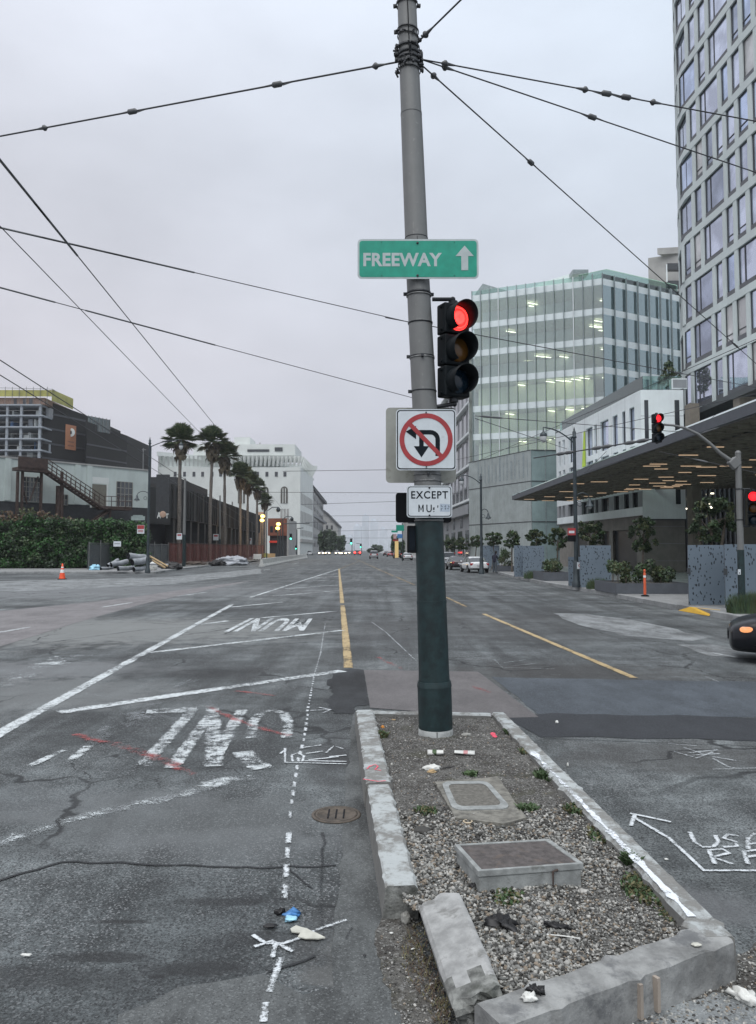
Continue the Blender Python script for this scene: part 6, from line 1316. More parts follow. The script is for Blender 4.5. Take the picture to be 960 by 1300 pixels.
# pale warehouse with outside stair
d1=98; d0=86; wA=Vector((X(-90,d0-8),d0-8)); wB=Vector((X(187,d1),d1)); wp2=Path([wA,wB]); zt1=Z(598,d1)
def U(px): # path parameter seen at pixel column px
    lo,hi=0,wp2.L
    for _ in range(40):
        m=(lo+hi)/2; q=wp2.at(m); 
        if 480+FPX*q.x/q.y<px: lo=m
        else: hi=m
    return lo
def ZU(px,py): q=wp2.at(U(px)); return Z(py,q.y)
wh=thing('pale_warehouse','pale mint two-storey warehouse with a dark base behind the brown outside stair','building',(wB.x,wB.y,0))
zb_=ZU(187,645)
mb=MB(); wp2.box(mb,0,wp2.L,zb_,zt1,-12,0); mb.build('upper_wall',M_pale,wh); mb=MB(); wp2.box(mb,0,wp2.L,0,zb_-.01,-11.9,-.05); mb.build('dark_base',M_base,wh)
mb=MB(); wp2.box(mb,-.0,wp2.L,zt1,zt1+.18,-12,.12); mb.build('coping',M_stone,wh)
for px in (8,97,112): mb=MB(); u=U(px); wp2.box(mb,u-.35,u+.35,zb_+.1,zt1-.02,.003,.12); mb.build('pilaster',M_pale,wh)
def wwin(px0,px1,pyt,pyb,cols,rows_,name='window'):
    a,b=U(px0),U(px1); z1,z0=ZU((px0+px1)/2,pyt),ZU((px0+px1)/2,pyb); mb=MB(); wp2.box(mb,a,b,z0,z1,.004,.05); f=mb.build(name,[M_win],wh)
    mb=MB()
    for i in range(cols+1): u=a+(b-a)*i/cols; wp2.box(mb,u-.05,u+.05,z0,z1,.052,.09)
    for i in range(rows_+1): z=z0+(z1-z0)*i/rows_; wp2.box(mb,a,b,z-.04,z+.04,.092,.11)
    mb.build('muntins',mat('window_muntin',(.22,.22,.20),.6),f)
wwin(147,167,612,643,4,4); wwin(27,50,606,637,5,5); wwin(72,85,628,641,3,2)
a,b=U(115.5),U(134); mb=MB(); wp2.box(mb,a,b,ZU(125,645),ZU(125,615),.004,.06); dr=mb.build('door',M_door,wh); mb=MB(); wp2.box(mb,a-.2,a-.01,ZU(125,645),ZU(125,614),.004,.1); wp2.box(mb,b+.01,b+.2,ZU(125,645),ZU(125,614),.004,.1); mb.build('frame',M_paleW,dr)
mb=MB(); wp2.box(mb,U(113),U(137),ZU(125,614)+.01,ZU(125,606),.003,.02); mb.build('patched_wall_paint',M_paleW,wh)
st_=thing('outside_stair','brown steel outside stair with landing running down across the pale warehouse','stairs',(X(60,86),86,0))
def S(px,py,o=1.6): q=wp2.at(U(px),o); return Vector((q.x,q.y,Z(py,q.y)))
mb=MB()
for o in (1.2,2.4): mb.tube([S(45,598,o),S(118,646,o)],.16,6)
mb.build('stringer',M_rust,st_); n=17
for i in range(n): mb=MB(); a=S(45,598,1.2).lerp(S(118,646,1.2),i/n); b=S(45,598,2.4).lerp(S(118,646,2.4),i/n); mb.tube([a,b],.10,4); mb.build('tread',M_rust,st_)
for o in (1.2,2.4):
    mb=MB(); mb.tube([S(45,583,o),S(118,631,o)],.05,6); mb.tube([S(45,588,o),S(118,636,o)],.03,6); mb.tube([S(45,593,o),S(118,641,o)],.03,6)
    for i in range(13): f=i/12; a=S(45+73*f,598+48*f,o); mb.tube([a,S(45+73*f,583+48*f,o)],.035,6)
    mb.build('handrail',M_rust,st_)
def sbox(px0,px1,py0,py1,o0,o1,nm,m=M_rust): mb=MB(); wp2.box(mb,U(px0),U(px1),ZU((px0+px1)/2,py1),ZU((px0+px1)/2,py0),o0,o1); mb.build(nm,m,st_)
sbox(8,45,583,598,2.3,2.5,'landing_side'); sbox(8,45,596,600,1.0,2.5,'landing_floor'); sbox(118,153,644,648,.6,2.4,'lower_landing_floor')
for px in (10,16,40,66): sbox(px,px+2.5,600,690,1.6,1.9,'support_post')
sbox(62,70,618,690,1.4,1.8,'support_post'); 
mb=MB(); 
for p_ in ((17,612,25,640),(38,605,28,636)): mb.tube([S(p_[0],p_[1]),S(p_[2],p_[3])],.09,6)
mb.build('brace',M_rust,st_)
mb=MB()
for y0,y1 in ((630,630),(636,636)): mb.tube([S(118,y0,2.4),S(153,y1+1,2.4)],.045,6)
for px in (118,127,136,145,153): mb.tube([S(px,645,2.4),S(px,630,2.4)],.045,6)
mb.build('handrail',M_rust,st_)
mb=MB(); mb.tube([S(128,648,2.0),S(95,672,2.0)],.16,6); mb.tube([S(128,648,1.2),S(95,672,1.2)],.16,6); mb.build('lower_stringer',M_rust,st_)
sbox(127,129.5,648,690,1.8,2.0,'support_post')
# dark fluted building along the avenue
dA=Vector((X(187.5,98),98.2)); dB=Vector((X(216,104),103)); yE=205; 
lA=Vector((X(200,104),103.0)); sA=Vector((X(216,105),105)); sE=Vector((X(330,206),206)); dp=Path([dA,sA,sE]); uS=dp.s[1]; zt2=Z(613.5,105)
db=thing('dark_fluted_building','long dark grey building with fluted upper wall behind the palms','building',(sA.x,sA.y,0)); zl=Z(657,105)
mb=MB(); dp.box(mb,uS+.01,dp.L,zl,zt2,-16,0); mb.build('upper_wall',M_darkwall,db); mb=MB(); dp.box(mb,0,uS-.01,zl-1,zt2-1,-1,0); mb.build('corner_wall',M_darkwall,db)
mb=MB(); dp.box(mb,0,dp.L-.1,0,zl-.01,-15.8,-1.2); mb.build('ground_wall',M_base,db)
k=0
u=uS+.8
while u<dp.L-1: mb=MB(); dp.box(mb,u-.10,u+.10,zl+.1,zt2-.1,.003,.25); mb.build('flute',M_darkwall,db); u+=1.9 if k%3 else 3.0; k+=1
for i in range(18): u=uS+2+i*(dp.L-uS)/18; mb=MB(); dp.box(mb,u,u+1.3,0,zl-.02,-1.19,-.1); mb.build('ground_pier',M_darkwall,db)
for i in range(9): u=uS+4.2+i*11; mb=MB(); dp.box(mb,u,u+3.6,.2,zl-1.5,-1.19,-1.1); mb.build('shutter',mat('brown_shutter',(.05,.028,.024),.7),db)
mb=MB(); dp.box(mb,uS+16,uS+42,zt2-1,zt2+2.4,-14,-3); mb.build('roof_volume',M_base,db)
x0_,x1_=X(199,98),X(215.5,98); bs=thing('blade_sign','dark vertical blade sign with pale letters at the corner of the dark building','sign',(x0_,97.6,Z(659,98))); mb=MB(); mb.box(x0_,x1_,97.3,97.6,Z(656,98),Z(603,98)); mb.build('panel',M_base,bs)
tb=textmb('A',X(198.5,97.2),X(203.5,97.2),Z(658,97.2),Z(650,97.2),.02,1,'xz',97.25); textmb('T',X(209,97.2),X(213.5,97.2),Z(658,97.2),Z(652,97.2),.02,1,'xz',97.25,mb=tb); tb.build('lettering',M_paleW,bs)
mb=MB(); mb.sphere((X(206,97.2),97.25,Z(653,97.2)),.42,14,8,0,(1,.15,1)); mb.build('round_emblem',mat('tan_emblem',(.40,.27,.20),.6),bs)
# block behind with the netted scaffold
def cs(name,px0,px1,pyt,d,m,depth,parent,pyb=None,side=None):
    mb=MB(); z0=0 if pyb is None else Z(pyb,d); mb.box(X(px0,d),X(px1,d),d,d+depth,z0,Z(pyt,d)); return mb.build(name,m,parent)
d=205; nb=thing('netted_building','building under construction wrapped in black debris netting, left of the smaller netted block','building',(X(80,d),d,0))
mb=MB(); a,b,c2=Vector((X(50,d),d)),Vector((X(105,d+14),d+14)),Vector((X(105,d+40),d+40)); np_=Path([a,b]); 
V=[(a.x,a.y,0),(b.x,b.y,0),(b.x,b.y+30,0),(a.x,a.y+30,0),(a.x,a.y,Z(507,d)),(b.x,b.y,Z(527,d+14)),(b.x,b.y+30,Z(527,d+14)),(a.x,a.y+30,Z(507,d))]; mb.hexa(V); mb.build('netting',M_net,nb)
for i in range(9): z=6+i*4.1; mb=MB(); np_.box(mb,0,np_.L,z,z+.5,.01,.12); mb.build('net_seam',M_mull,nb)
q=np_.at(np_.L*.55,.2); po=MB(); u0,u1=np_.L*(80-50)/55*1.0,np_.L*(93-50)/55; 
def Un(px):
    lo,hi=0,np_.L
    for _ in range(30):
        m=(lo+hi)/2; q=np_.at(m)
        if 480+FPX*q.x/q.y<px: lo=m
        else: hi=m
    return lo
u0,u1=Un(79.5),Un(93); qy=np_.at(u0).y; ps=thing('orange_banner','orange banner with a pale round emblem hung on the black netting','banner',(np_.at(u0).x,qy,Z(571,qy))); np_.box(po,u0,u1,Z(570,qy),Z(538.5,qy),.2,.3); po.build('banner_cloth',M_poster,ps)
mb=MB(); q=np_.at((u0+u1)/2,.38); mb.sphere((q.x,q.y,Z(548,qy)),1.1,16,8,0,(1,.1,1.1)); mb.build('emblem',M_paleW,ps); mb=MB(); mb.sphere((q.x-.0,q.y-.16,Z(548,qy)),.55,12,8,0,(.5,.1,1)); mb.build('emblem_mark',M_base,ps)
mb=MB(); [np_.box(mb,u0+.8,u1-.8,Z(y,qy)-.2,Z(y,qy)+.2,.31,.34) for y in (560,565)]; mb.build('text_bar',mat('brown_text_bar',(.25,.12,.08),.6),ps)
ob_=thing('open_frame_building','unfinished concrete frame with open floors and yellow sheeting on top at the left edge','building',(X(10,d-4),d-4,0)); dd=d-3
for i,py in enumerate((513,526.5,541,556,570.5,584,598)):
    z=Z(py,dd); mb=MB(); mb.box(X(-60,dd),X(50 if i else 47,dd),dd,dd+26,z-.35,z); mb.build('floor_slab',M_slab,ob_)
rg=random.Random(4)
for i in range(6):
    zt_,zb2=Z((513,526.5,541,556,570.5,584)[i],dd)-.36,Z((526.5,541,556,570.5,584,598)[i],dd)
    for px in (-20,3,21,45): mb=MB(); mb.box(X(px,dd)-.3,X(px,dd)+.3,dd+.5,dd+1.1,zb2,zt_); mb.build('column',M_slab,ob_)
    for _ in range(5): x=rg.uniform(X(-10,dd),X(46,dd)); mb=MB(); mb.box(x,x+rg.uniform(.2,1.6),dd+rg.uniform(1.5,8),dd+9,zb2,zb2+rg.uniform(1,2.9)); mb.build('stacked_material',rg.choice((M_slab,M_blue if rg.random()<.3 else M_grey,M_paleW)),ob_)
    mb=MB(); mb.tube([(X(-60,dd),dd+.1,zb2+1.1),(X(50,dd),dd+.1,zb2+1.1)],.06,5); mb.build('guard_rail',M_galv,ob_)
mb=MB(); mb.box(X(-60,dd),X(50,dd),dd+14,dd+14.3,0,Z(513,dd)); mb.build('back_wall',M_base,ob_)
mb=MB(); mb.box(X(-60,dd),X(50,dd),dd+1,dd+20,Z(512.5,dd),Z(504,dd)); mb.build('top_floor',mat('brown_masonry',(.22,.15,.12),.8,var=.3),ob_)
for px in (10,22,30): mb=MB(); mb.box(X(px,dd),X(px+4,dd),dd+.9,dd+.98,Z(512,dd),Z(505,dd)); mb.build('opening',M_win,ob_)
ysl=[(-60,487),(-2,492),(22,493),(60,495),(82,507),(88,512),(60,504),(50,505),(48,513),(-60,506)]
mb=MB(); mb.box(X(-60,dd),X(60,dd),dd+.2,dd+.35,Z(503,dd),Z(495,dd)); mb.build('yellow_sheet',M_yel,ob_)
mb=MB(); p0,p1=Vector((X(60,dd),dd+.3)),Vector((X(88,d+10),d+10)); yp=Path([p0,p1]); yp.box(mb,.1,yp.L,Z(512,dd+4),Z(498,dd+4),0,.15); mb.build('yellow_sheet',M_yel,ob_)
for px in list(range(-8,60,9)): mb=MB(); mb.tube([(X(px,dd),dd,Z(513,dd)),(X(px,dd),dd,Z(491,dd))],.07,5); mb.build('scaffold_pole',M_galv,ob_)
mb=MB(); mb.tube([(X(-20,dd),dd,Z(492,dd)),(X(62,dd),dd,Z(494,dd))],.06,5); mb.tube([(X(62,dd),dd,Z(494,dd)),(X(86,d+12),d+11,Z(510,d+12))],.06,5); mb.build('scaffold_rail',M_galv,ob_)
d=212; n2_=thing('smaller_netted_block','smaller block in black netting with glass panels on its roof, right of the netted building','building',(X(130,d),d,0)); mb=MB(); a,b=Vector((X(107,d),d)),Vector((X(158.5,d+16),d+16)); hexv=[(a.x,a.y,0),(b.x,b.y,0),(b.x,b.y+25,0),(a.x,a.y+25,0),(a.x,a.y,Z(535,d)),(b.x,b.y,Z(553,d+16)),(b.x,b.y+25,Z(553,d+16)),(a.x,a.y+25,Z(535,d))]; mb.hexa(hexv); mb.build('netting',M_net,n2_)
sp2=Path([a,b]); 
for i in range(8): z=6+i*3.6; mb=MB(); sp2.box(mb,0,sp2.L,z,z+.4,.01,.1); mb.build('net_seam',M_mull,n2_)
gl_=Path([(X(106,d),d+1),(X(136,d+8),d+8)]); mb=MB(); gl_.box(mb,0,gl_.L*.99,Z(545,d),Z(527,d),0,.1); mb.build('roof_glass',M_rail,n2_)
for i in range(7): mb=MB(); u=gl_.L*i/6; gl_.box(mb,max(0,u-.08),u+.08,Z(545,d),Z(526,d),.1,.2); mb.build('glass_post',M_galv,n2_)
# far antenna mast
am=thing('roof_mast','thin roof mast above the pale warehouse, right of the netted blocks','mast',(X(180,130),130,Z(598,130)-4)); mb=MB(); mb.tube([(X(180,130),130,Z(605,130)),(X(180,130),130,Z(569,130))],.10,6); mb.build('pole',M_galv,am); mb=MB(); mb.tube([(X(178,130),130,Z(571,130)),(X(183,130),130,Z(571,130))],.05,5); mb.build('crossbar',M_galv,am)
# big white building with bracketed cornice
dF=250; fA=Vector((X(199,dF),dF)); fC=Vector((X(381,dF),dF)); fE=Vector((X(397,292),292)); ppw=Path([fA,fC,fE]); uc=ppw.s[1]; zc=Z(574,dF)
bw=thing('white_cornice_building','large white building with a bracketed cornice behind the palms','building',(fC.x,fC.y,0))
mb=MB(); ppw.box(mb,0,uc-.02,0,zc-5.0,-20,0); mb.build('front_wall',M_paleW,bw); mb=MB(); ppw.box(mb,uc+.02,ppw.L,0,zc-5.0,-20,0); mb.build('side_wall',M_paleW,bw)
cw=MB(); ppw.box(cw,0,ppw.L,zc-1.4,zc,-20,1.7); cw.build('cornice',M_paleW,bw); cw=MB(); ppw.box(cw,0,ppw.L,zc-4.99,zc-1.41,-20,-.1); cw.build('frieze',M_paleW,bw); cw=MB(); ppw.box(cw,0,ppw.L,zc-5.6,zc-4.8,.003,.4); cw.build('string_course',M_paleW,bw)
nB=34
for i in range(nB):
    u=(i+.5)*uc/nB; b=MB(); o0,o1=-.05,2.2
    a1=ppw.at(u-.28,-.1);a2=ppw.at(u+.28,-.1);b1=ppw.at(u-.28,1.4);b2=ppw.at(u+.28,1.4)
    b.add([(a1.x,a1.y,zc-4.7),(a2.x,a2.y,zc-4.7),(a2.x,a2.y,zc-1.42),(a1.x,a1.y,zc-1.42),(b1.x,b1.y,zc-1.42),(b2.x,b2.y,zc-1.42)],[(0,1,5,4),(0,4,3),(1,2,5)]); b.build('bracket',M_paleW,bw)
for i in range(12):
    u=uc+(i+.5)*(ppw.L-uc)/12; b=MB(); a1=ppw.at(u-.5,-.1);a2=ppw.at(u+.5,-.1);b1=ppw.at(u-.5,1.4);b2=ppw.at(u+.5,1.4)
    b.add([(a1.x,a1.y,zc-4.7),(a2.x,a2.y,zc-4.7),(a2.x,a2.y,zc-1.42),(a1.x,a1.y,zc-1.42),(b1.x,b1.y,zc-1.42),(b2.x,b2.y,zc-1.42)],[(0,1,5,4),(0,4,3),(1,2,5)]); b.build('bracket',M_paleW,bw)
def uw(px): return (X(px,dF)-fA.x)
for px in (221,233,245,256,268,279,291,326,338,350,361): mb=MB(); ppw.box(mb,uw(px-1.8),uw(px+1.8),Z(605,dF),Z(599,dF),.004,.12); mb.build('window',M_win,bw)
for px,w_ in ((360.5,4.5),(336,4.5),(306,4.5)):
    pts=[(uw(px-w_)+fA.x,Z(639,dF)),(uw(px+w_)+fA.x,Z(639,dF))]+[(X(px,dF)+w_*dF/FPX*math.cos(a),Z(622,dF)+w_*dF/FPX*math.sin(a)) for a in [math.pi*k/8 for k in range(9)]]
    mb=MB(); mb.slab([(x,dF-.15,z) for x,z in pts],(0,.13,0)); o=mb.build('arched_window',mat('arched_window_dark',(.09,.085,.075),.5),bw); mb=MB(); [mb.box(X(px+q,dF)-.12,X(px+q,dF)+.12,dF-.25,dF-.16,Z(639,dF),Z(620,dF)) for q in (-1.6,1.6)]; mb.build('mullion',M_paleW,o)
for px in (357,361,365): mb=MB(); ppw.box(mb,uw(px-1.3),uw(px+1.3),Z(662,dF),Z(646,dF),.004,.12); mb.build('window',M_stone,bw)
for i in range(9):
    for py0,py1 in ((625,640),(648,664),(672,680)):
        u=uc+(i+.6)*(ppw.L-uc)/9.5; mb=MB(); q=ppw.at(u); ppw.box(mb,u-1.1,u+1.1,Z(py1,dF),Z(py0,dF),.004,.1); mb.build('window',M_stone,bw)
mb=MB(); ppw.box(mb,uc+.1,ppw.L,Z(688,dF),Z(684,dF),.003,.8); mb.build('ledge',M_stone,bw)
mb=MB(); mb.box(X(244,dF+8),X(374,dF+8),dF+8,dF+30,zc-.1,Z(564,dF+8)); mb.build('roof_storey',M_paleW,bw)
mb=MB(); mb.box(X(296,dF+12),X(316,dF+12),dF+12,dF+24,zc,Z(555,dF+12)); mb.build('penthouse',M_paleW,bw)
for a,b,c,e in ((313,341,570.5,573.5),(348,358,568,573)): mb=MB(); mb.box(X(a,dF+8),X(b,dF+8),dF+7.8,dF+7.98,Z(e,dF+8),Z(c,dF+8)); mb.build('roof_opening',M_mull,bw)
mb=MB(); [mb.tube([(X(px,dF+9),dF+9,Z(565,dF)),(X(px,dF+9),dF+9,Z(py,dF))],.2,5) for px,py in ((321,561),(326,559),(329,557))]; mb.build('roof_pipe',M_stone,bw)
# stone block behind it, and gabled hall
dq=335; q1=Path([Vector((X(393,dq),dq)),Vector((X(396.5,dq),dq)),Vector((X(410.5,480),480))]); us=q1.s[1]; zq=Z(616,dq)
sb_=thing('tan_stone_block','tan stone block with an overhanging roof edge, next down the avenue from the white building','building',(X(397,dq),dq,0))
mb=MB(); q1.box(mb,0,q1.L,0,zq,-20,0); mb.build('wall',M_stone,sb_); mb=MB(); q1.box(mb,0,q1.L,zq,zq+1.6,-20,2.2); mb.build('roof_edge',M_base,sb_)
for z in (Z(680,dq),Z(652,dq)): mb=MB(); q1.box(mb,0,q1.L,z,z+1.2,.003,2.2); mb.build('ledge',M_mull,sb_)
for i in range(9):
    for py0,py1 in ((624,632),(640,646),(658,668),(686,694)): u=us+(i+.5)*(q1.L-us)/9.3; mb=MB(); q1.box(mb,u-2,u+2,Z(py1,dq),Z(py0,dq),.004,.15); mb.build('window',M_base if i%2 else M_mull,sb_)
gd=500; gh=thing('gabled_hall','pale hall with a sloping roofline fading into the mist past the tan block','building',(X(420,gd),gd,0)); mb=MB(); mb.slab([(X(px,gd),gd,Z(py,gd)) for px,py in ((404,700),(404,646),(412,650),(429,668),(429,700))],(0,40,0)); mb.build('wall',M_stone,gh); mb=MB(); mb.slab([(X(px,gd-1),gd-1,Z(py,gd)) for px,py in ((404,646.5),(404,643.5),(412,648),(430,666.5),(430,669),(412,651))],(0,42,0)); mb.build('roof',M_base,gh)
for px in (414,420): mb=MB(); mb.box(X(px,gd-.3),X(px+2.5,gd-.3),gd-.3,gd-.1,Z(672,gd),Z(667,gd)); mb.build('window',M_base,gh)
# lit brick corner building
db_=185; bk=thing('lit_brick_building','small red brick building lit warm behind the twin-globe lamps','building',(X(353,db_),db_,0))
mb=MB(); mb.box(X(340,db_),X(364,db_),db_,db_+18,Z(680,db_),Z(658,db_)); mb.build('upper_wall',M_brick,bk); mb=MB(); mb.box(X(342,db_),X(366,db_),db_+.6,db_+18,0,Z(680,db_)-.01); mb.build('ground_floor',M_base,bk); mb=MB(); mb.box(X(342,db_),X(352,db_),db_-.3,db_+.5,Z(689,db_),Z(686.5,db_)); mb.build('red_fascia',emat('red_fascia_light',(1,.08,.05),.25,(.3,.03,.02)),bk)
mb=MB(); mb.box(X(364.2,db_),X(366.5,db_),db_,db_+18,0,Z(659,db_)); mb.build('corner_pier',M_stone,bk)
for px in (343,349): mb=MB(); mb.box(X(px,db_),X(px+3.5,db_),db_-.05,db_-.01,Z(676,db_),Z(668,db_)); mb.build('window',M_win,bk)
lw2=thing('lit_end_wall','narrow beige end wall lit warm at the far end of the dark building','wall',(X(331,207),207,0)); mb=MB(); mb.box(X(327.5,207),X(334,207),207,212,0,Z(650,207)); mb.build('wall',mat('warm_beige_wall',(.55,.36,.24),.8),lw2)
# twin-globe lamps, lit
for (px,py,pb,lb_) in ((332.5,658,703,'twin-globe street lamp with glowing amber lights against the end of the dark building'),(352.5,668,704,'twin-globe street lamp with glowing amber lights before the brick building')):
    dG=150; t=thing('globe_lamp',lb_,'street lamp',(X(px,dG),dG,KZ),0,'lit twin-globe lamps'); mb=MB(); mb.tube([(X(px,dG),dG,KZ),(X(px,dG),dG,Z(py+3,dG))],[.14,.09],8); mb.build('post',M_lamp,t)
    for q in (-2.7,2.6): mb=MB(); mb.sphere((X(px+(0 if q>0 else .8),dG),dG,Z(py+q,dG)),.40,12,8,0,(1.05,1,.8)); mb.build('globe',M_amberlit,t)
    ll=bpy.data.lights.new('globe_glow','POINT'); ll.energy=500; ll.color=(1,.62,.25); ll.shadow_soft_size=.5; lo_=bpy.data.objects.new('globe_glow',ll); COL.objects.link(lo_); lo_.location=(X(px,dG),dG-.8,Z(py,dG)); lo_.parent=t; lo_.matrix_parent_inverse=wmat(t).inverted()
# palms
def palm(px,cyp,d,cw,label,seed,lean=0):
    rg=random.Random(seed); x0=X(px,d); t=thing('palm_tree',label,'palm tree',(x0,d,KZ),0,'palms along the left sidewalk'); zc_=Z(cyp,d); xt=x0+lean*d/FPX; R_=cw*d/FPX/2*1.15
    mb=MB(); n=12; mb.tube([(x0+(xt-x0)*(i/n)**2,d,KZ+(zc_-R_*.9-KZ)*i/n) for i in range(n+1)],[.34-.12*i/n+.03*math.sin(i*2.3) for i in range(n+1)],10); mb.build('trunk',M_palmtrunk,t)
    mb=MB(); 
    for k in range(95):  # dead skirt
        a=rg.uniform(0,6.28); z=zc_-R_*rg.uniform(.0,.85); r=R_*rg.uniform(.25,.5)*(1-.3*(zc_-z)/R_); L=R_*rg.uniform(.35,.6); c,s=math.cos(a),math.sin(a); w_=R_*.11
        mb.add([(xt+c*.15,d+s*.15,z),(xt+c*r-s*w_,d+s*r+c*w_,z-L*.5),(xt+c*r*.9,d+s*r*.9,z-L),(xt+c*r+s*w_,d+s*r-c*w_,z-L*.5)],[(0,1,2,3)])
    mb.build('dead_frond_skirt',M_deadfrond,t); mb=MB()
    for k in range(60):
        a=rg.uniform(0,6.28); el=math.asin(rg.uniform(-.55,.9)) if k<40 else R(rg.uniform(50,90)); dr=Vector((math.cos(a)*math.cos(el),math.sin(a)*math.cos(el),math.sin(el))); st=R_*rg.uniform(.45,.62); c0=Vector((xt,d,zc_-R_*.1)); hub=c0+dr*st-Vector((0,0,.1*st)); mb.tube([c0,hub],.02*R_,4,0,False)
        sd_=dr.cross(Vector((0,0,1))).normalized(); upv=sd_.cross(dr).normalized(); nl=15; L=R_*rg.uniform(.42,.6)
        for j in range(nl):
            f=(j/(nl-1)-.5)*R(205); v=(dr*math.cos(f)+sd_*math.sin(f)); tip=hub+v*L-Vector((0,0,L*.16*rg.uniform(.3,1.3)))+upv*.05; m=hub+v*L*.6; wv=v.cross(upv).normalized()*L*.075
            mb.add([hub,m+wv,tip,m-wv],[(0,1,2,3)],rg.randrange(2))
    mb.build('crown',[M_frond,M_frondl],t)
palm(227,556,105,43,'tallest-looking lone palm nearest the lamp post at left',1); palm(266,558,125,40,'palm second from the left, crown merging with the next one',2,2); palm(285,575,136,38,'palm third from the left, lower than its left neighbour',3,-1)
palm(304.5,600,152,31,'palm fourth from the left in the receding row',4); palm(314,608,161,29,'palm fifth from the left in the receding row',5); palm(326,617,172,24,'palm sixth from the left, before the white building',6); palm(335.5,634,185,20,'rightmost and smallest palm of the row',7)
# left lamp post
t,x,d=lamp(187.5,556,727.5,230,567,(174,634),'dark lamp post at left beside the pipe pile with its lantern over the palm')
b=thing('street_name_sign','grey street name plate on the left lamp post','sign',(X(175,d),d-.12,P(175,658,d).z)); mb=MB(); mb.box(X(166.5,d)-X(175,d),X(184,d)-X(175,d),-.01,.01,-.16,.16); mb.build('plate',mat('grey_green_plate',(.22,.27,.26),.6),b,world=False); mb=MB(); mb.box(-.4,.4,-.01,.01,.161,.26); mb.build('finial_plate',mat('grey_green_plate2',(.20,.25,.24),.6),b,world=False)
b=thing('parking_sign','red and white parking sign on the left lamp post','sign',(X(179,d),d-.14,P(179,672,d).z)); mb=MB(); mb.box(-.29,.29,-.01,.01,-.35,.34); mb.build('plate',M_signw,b,world=False); mb=MB(); mb.box(-.27,.27,-.018,-.012,.02,.32); mb.build('red_panel',M_signr,b,world=False); mb=MB(); mb.box(-.2,.2,-.024,-.019,-.22,-.17); mb.box(-.2,.2,-.024,-.019,-.12,-.07); mb.build('red_line',M_signr,b,world=False)
# concrete trolley poles on the left walk
def tpole(px0,pyt,px1,pyb,label,rt=.16,split=.27,sign=None,m2=M_green):
    g=G(px1,pyb,KZ); d=g.y; top=P(px0,pyt,d); t=thing('street_pole',label,'pole',tuple(g),0,'poles along the left sidewalk'); s=g.lerp(top,split)
    mb=MB(); mb.tube([g,s],[rt*1.25,rt*1.1],12); mb.build('dark_base',m2,t); mb=MB(); mb.tube([s,top],[rt*1.05,rt*.7],12); mb.build('shaft',M_pole,t)
    if sign:
        px,py,lb=sign; c=P(px,py,d); b=thing('parking_sign',lb,'sign',(c.x,d-.25,c.z)); w=.30*d/85; mb=MB(); mb.box(-w,w,-.01,.01,-w*1.15,w*1.15); mb.build('plate',M_signw,b,world=False); mb=MB(); mb.box(-w*.7,w*.7,-.02,-.012,w*.2,w*.8); mb.build('red_mark',M_signr,b,world=False); mb=MB(); mb.tube([(0,.0,0),(g.x-c.x,.25,0)],.03,5); mb.build('bracket',M_galv,b,world=False)
tpole(235,607.5,233.5,719,'grey trolley pole with a dark base, first after the left lamp post',sign=(228.5,681,'white sign on the first trolley pole after the left lamp post'),split=.36)
tpole(279.5,629,279,711,'grey pole with a dark base, second after the left lamp post',sign=(274.5,682,'white and red sign on the second pole after the left lamp post'),split=.32)
tpole(295,637,294,708.5,'grey pole with a long dark base, third after the left lamp post',.18,.5)
tpole(320,663,320,707,'short grey pole near the end of the orange fence',.12,.2,sign=(316.5,687,'small white sign near the end of the orange fence'))
# construction fence
def fence(pa,pb,hpx,n,label,mesh,screen=None,name='chain_link_fence',posts=None):
    a=G(*pa,KZ); b=G(*pb,KZ); fp_=Path([(a.x,a.y),(b.x,b.y)]); h=hpx*a.y/FPX; t=thing(name,label,'fence',tuple(a)); mb=MB(); q0,q1=fp_.at(0),fp_.at(fp_.L); mb.add([(q0.x,q0.y,KZ),(q1.x,q1.y,KZ),(q1.x,q1.y,KZ+h),(q0.x,q0.y,KZ+h)],[(0,1,2,3)]); mb.build('mesh',mesh,t)
    if screen: mb=MB(); fp_.box(mb,0,fp_.L,KZ+.1,KZ+h*.93,-.12,-.1); mb.build('screen',screen,t)
    for i in range(n+1): u=fp_.L*i/n; q=fp_.at(u,.05); mb=MB(); mb.tube([(q.x,q.y,KZ),(q.x,q.y,KZ+h*(1.12 if i%2 else 1.05))],.045,6); mb.build('post',posts or M_galv,t)
    mb=MB(); mb.tube([(q0.x,q0.y,KZ+h),(q1.x,q1.y,KZ+h)],.035,6); mb.build('top_rail',posts or M_galv,t); return t
fence((112,723.5),(213,716.5),34,9,'grey chain-link fence in front of the hedge and dark wall',M_chain,M_fencescreen)
fence((214,716.5),(335,709.5),27,16,'orange mesh construction fence along the left sidewalk',M_orfence,None,'orange_fence',M_rust)
b=thing('fence_notice','small white notice hung on the chain-link fence','sign',tuple(P(149,690.5,67.5))); mb=MB(); mb.box(-.33,.33,-.02,0,-.23,.23); mb.build('plate',M_signw,b,world=False); mb=MB(); mb.box(-.25,.25,-.026,-.021,-.02,.06); mb.build('text_bar',M_grey,b,world=False)
# cone
g=G(79,735.5); t=thing('traffic_cone','orange traffic cone with a white collar standing alone before the hedge','traffic cone',tuple(g)); hC=20*g.y/FPX
mb=MB(); mb.box(-.24,.24,-.24,.24,0,.05); mb.build('base',M_black,t,world=False,bevel=.02); 
for z0,z1,m,nm in ((.05,.42,M_cone,'cone_body'),(.42,.62,M_refl,'white_collar'),(.62,.72,M_cone,'cone_body'),(.72,.80,M_refl,'white_collar'),(.80,1.0,M_cone,'cone_tip')):
    r=lambda f:.19*(1-f)+.035; mb=MB(); mb.lathe([(r(z0),hC*z0),(r(z1),hC*z1)]+([(.0001,hC)] if z1==1 else []),n=18); mb.build(nm,m,t,world=False)
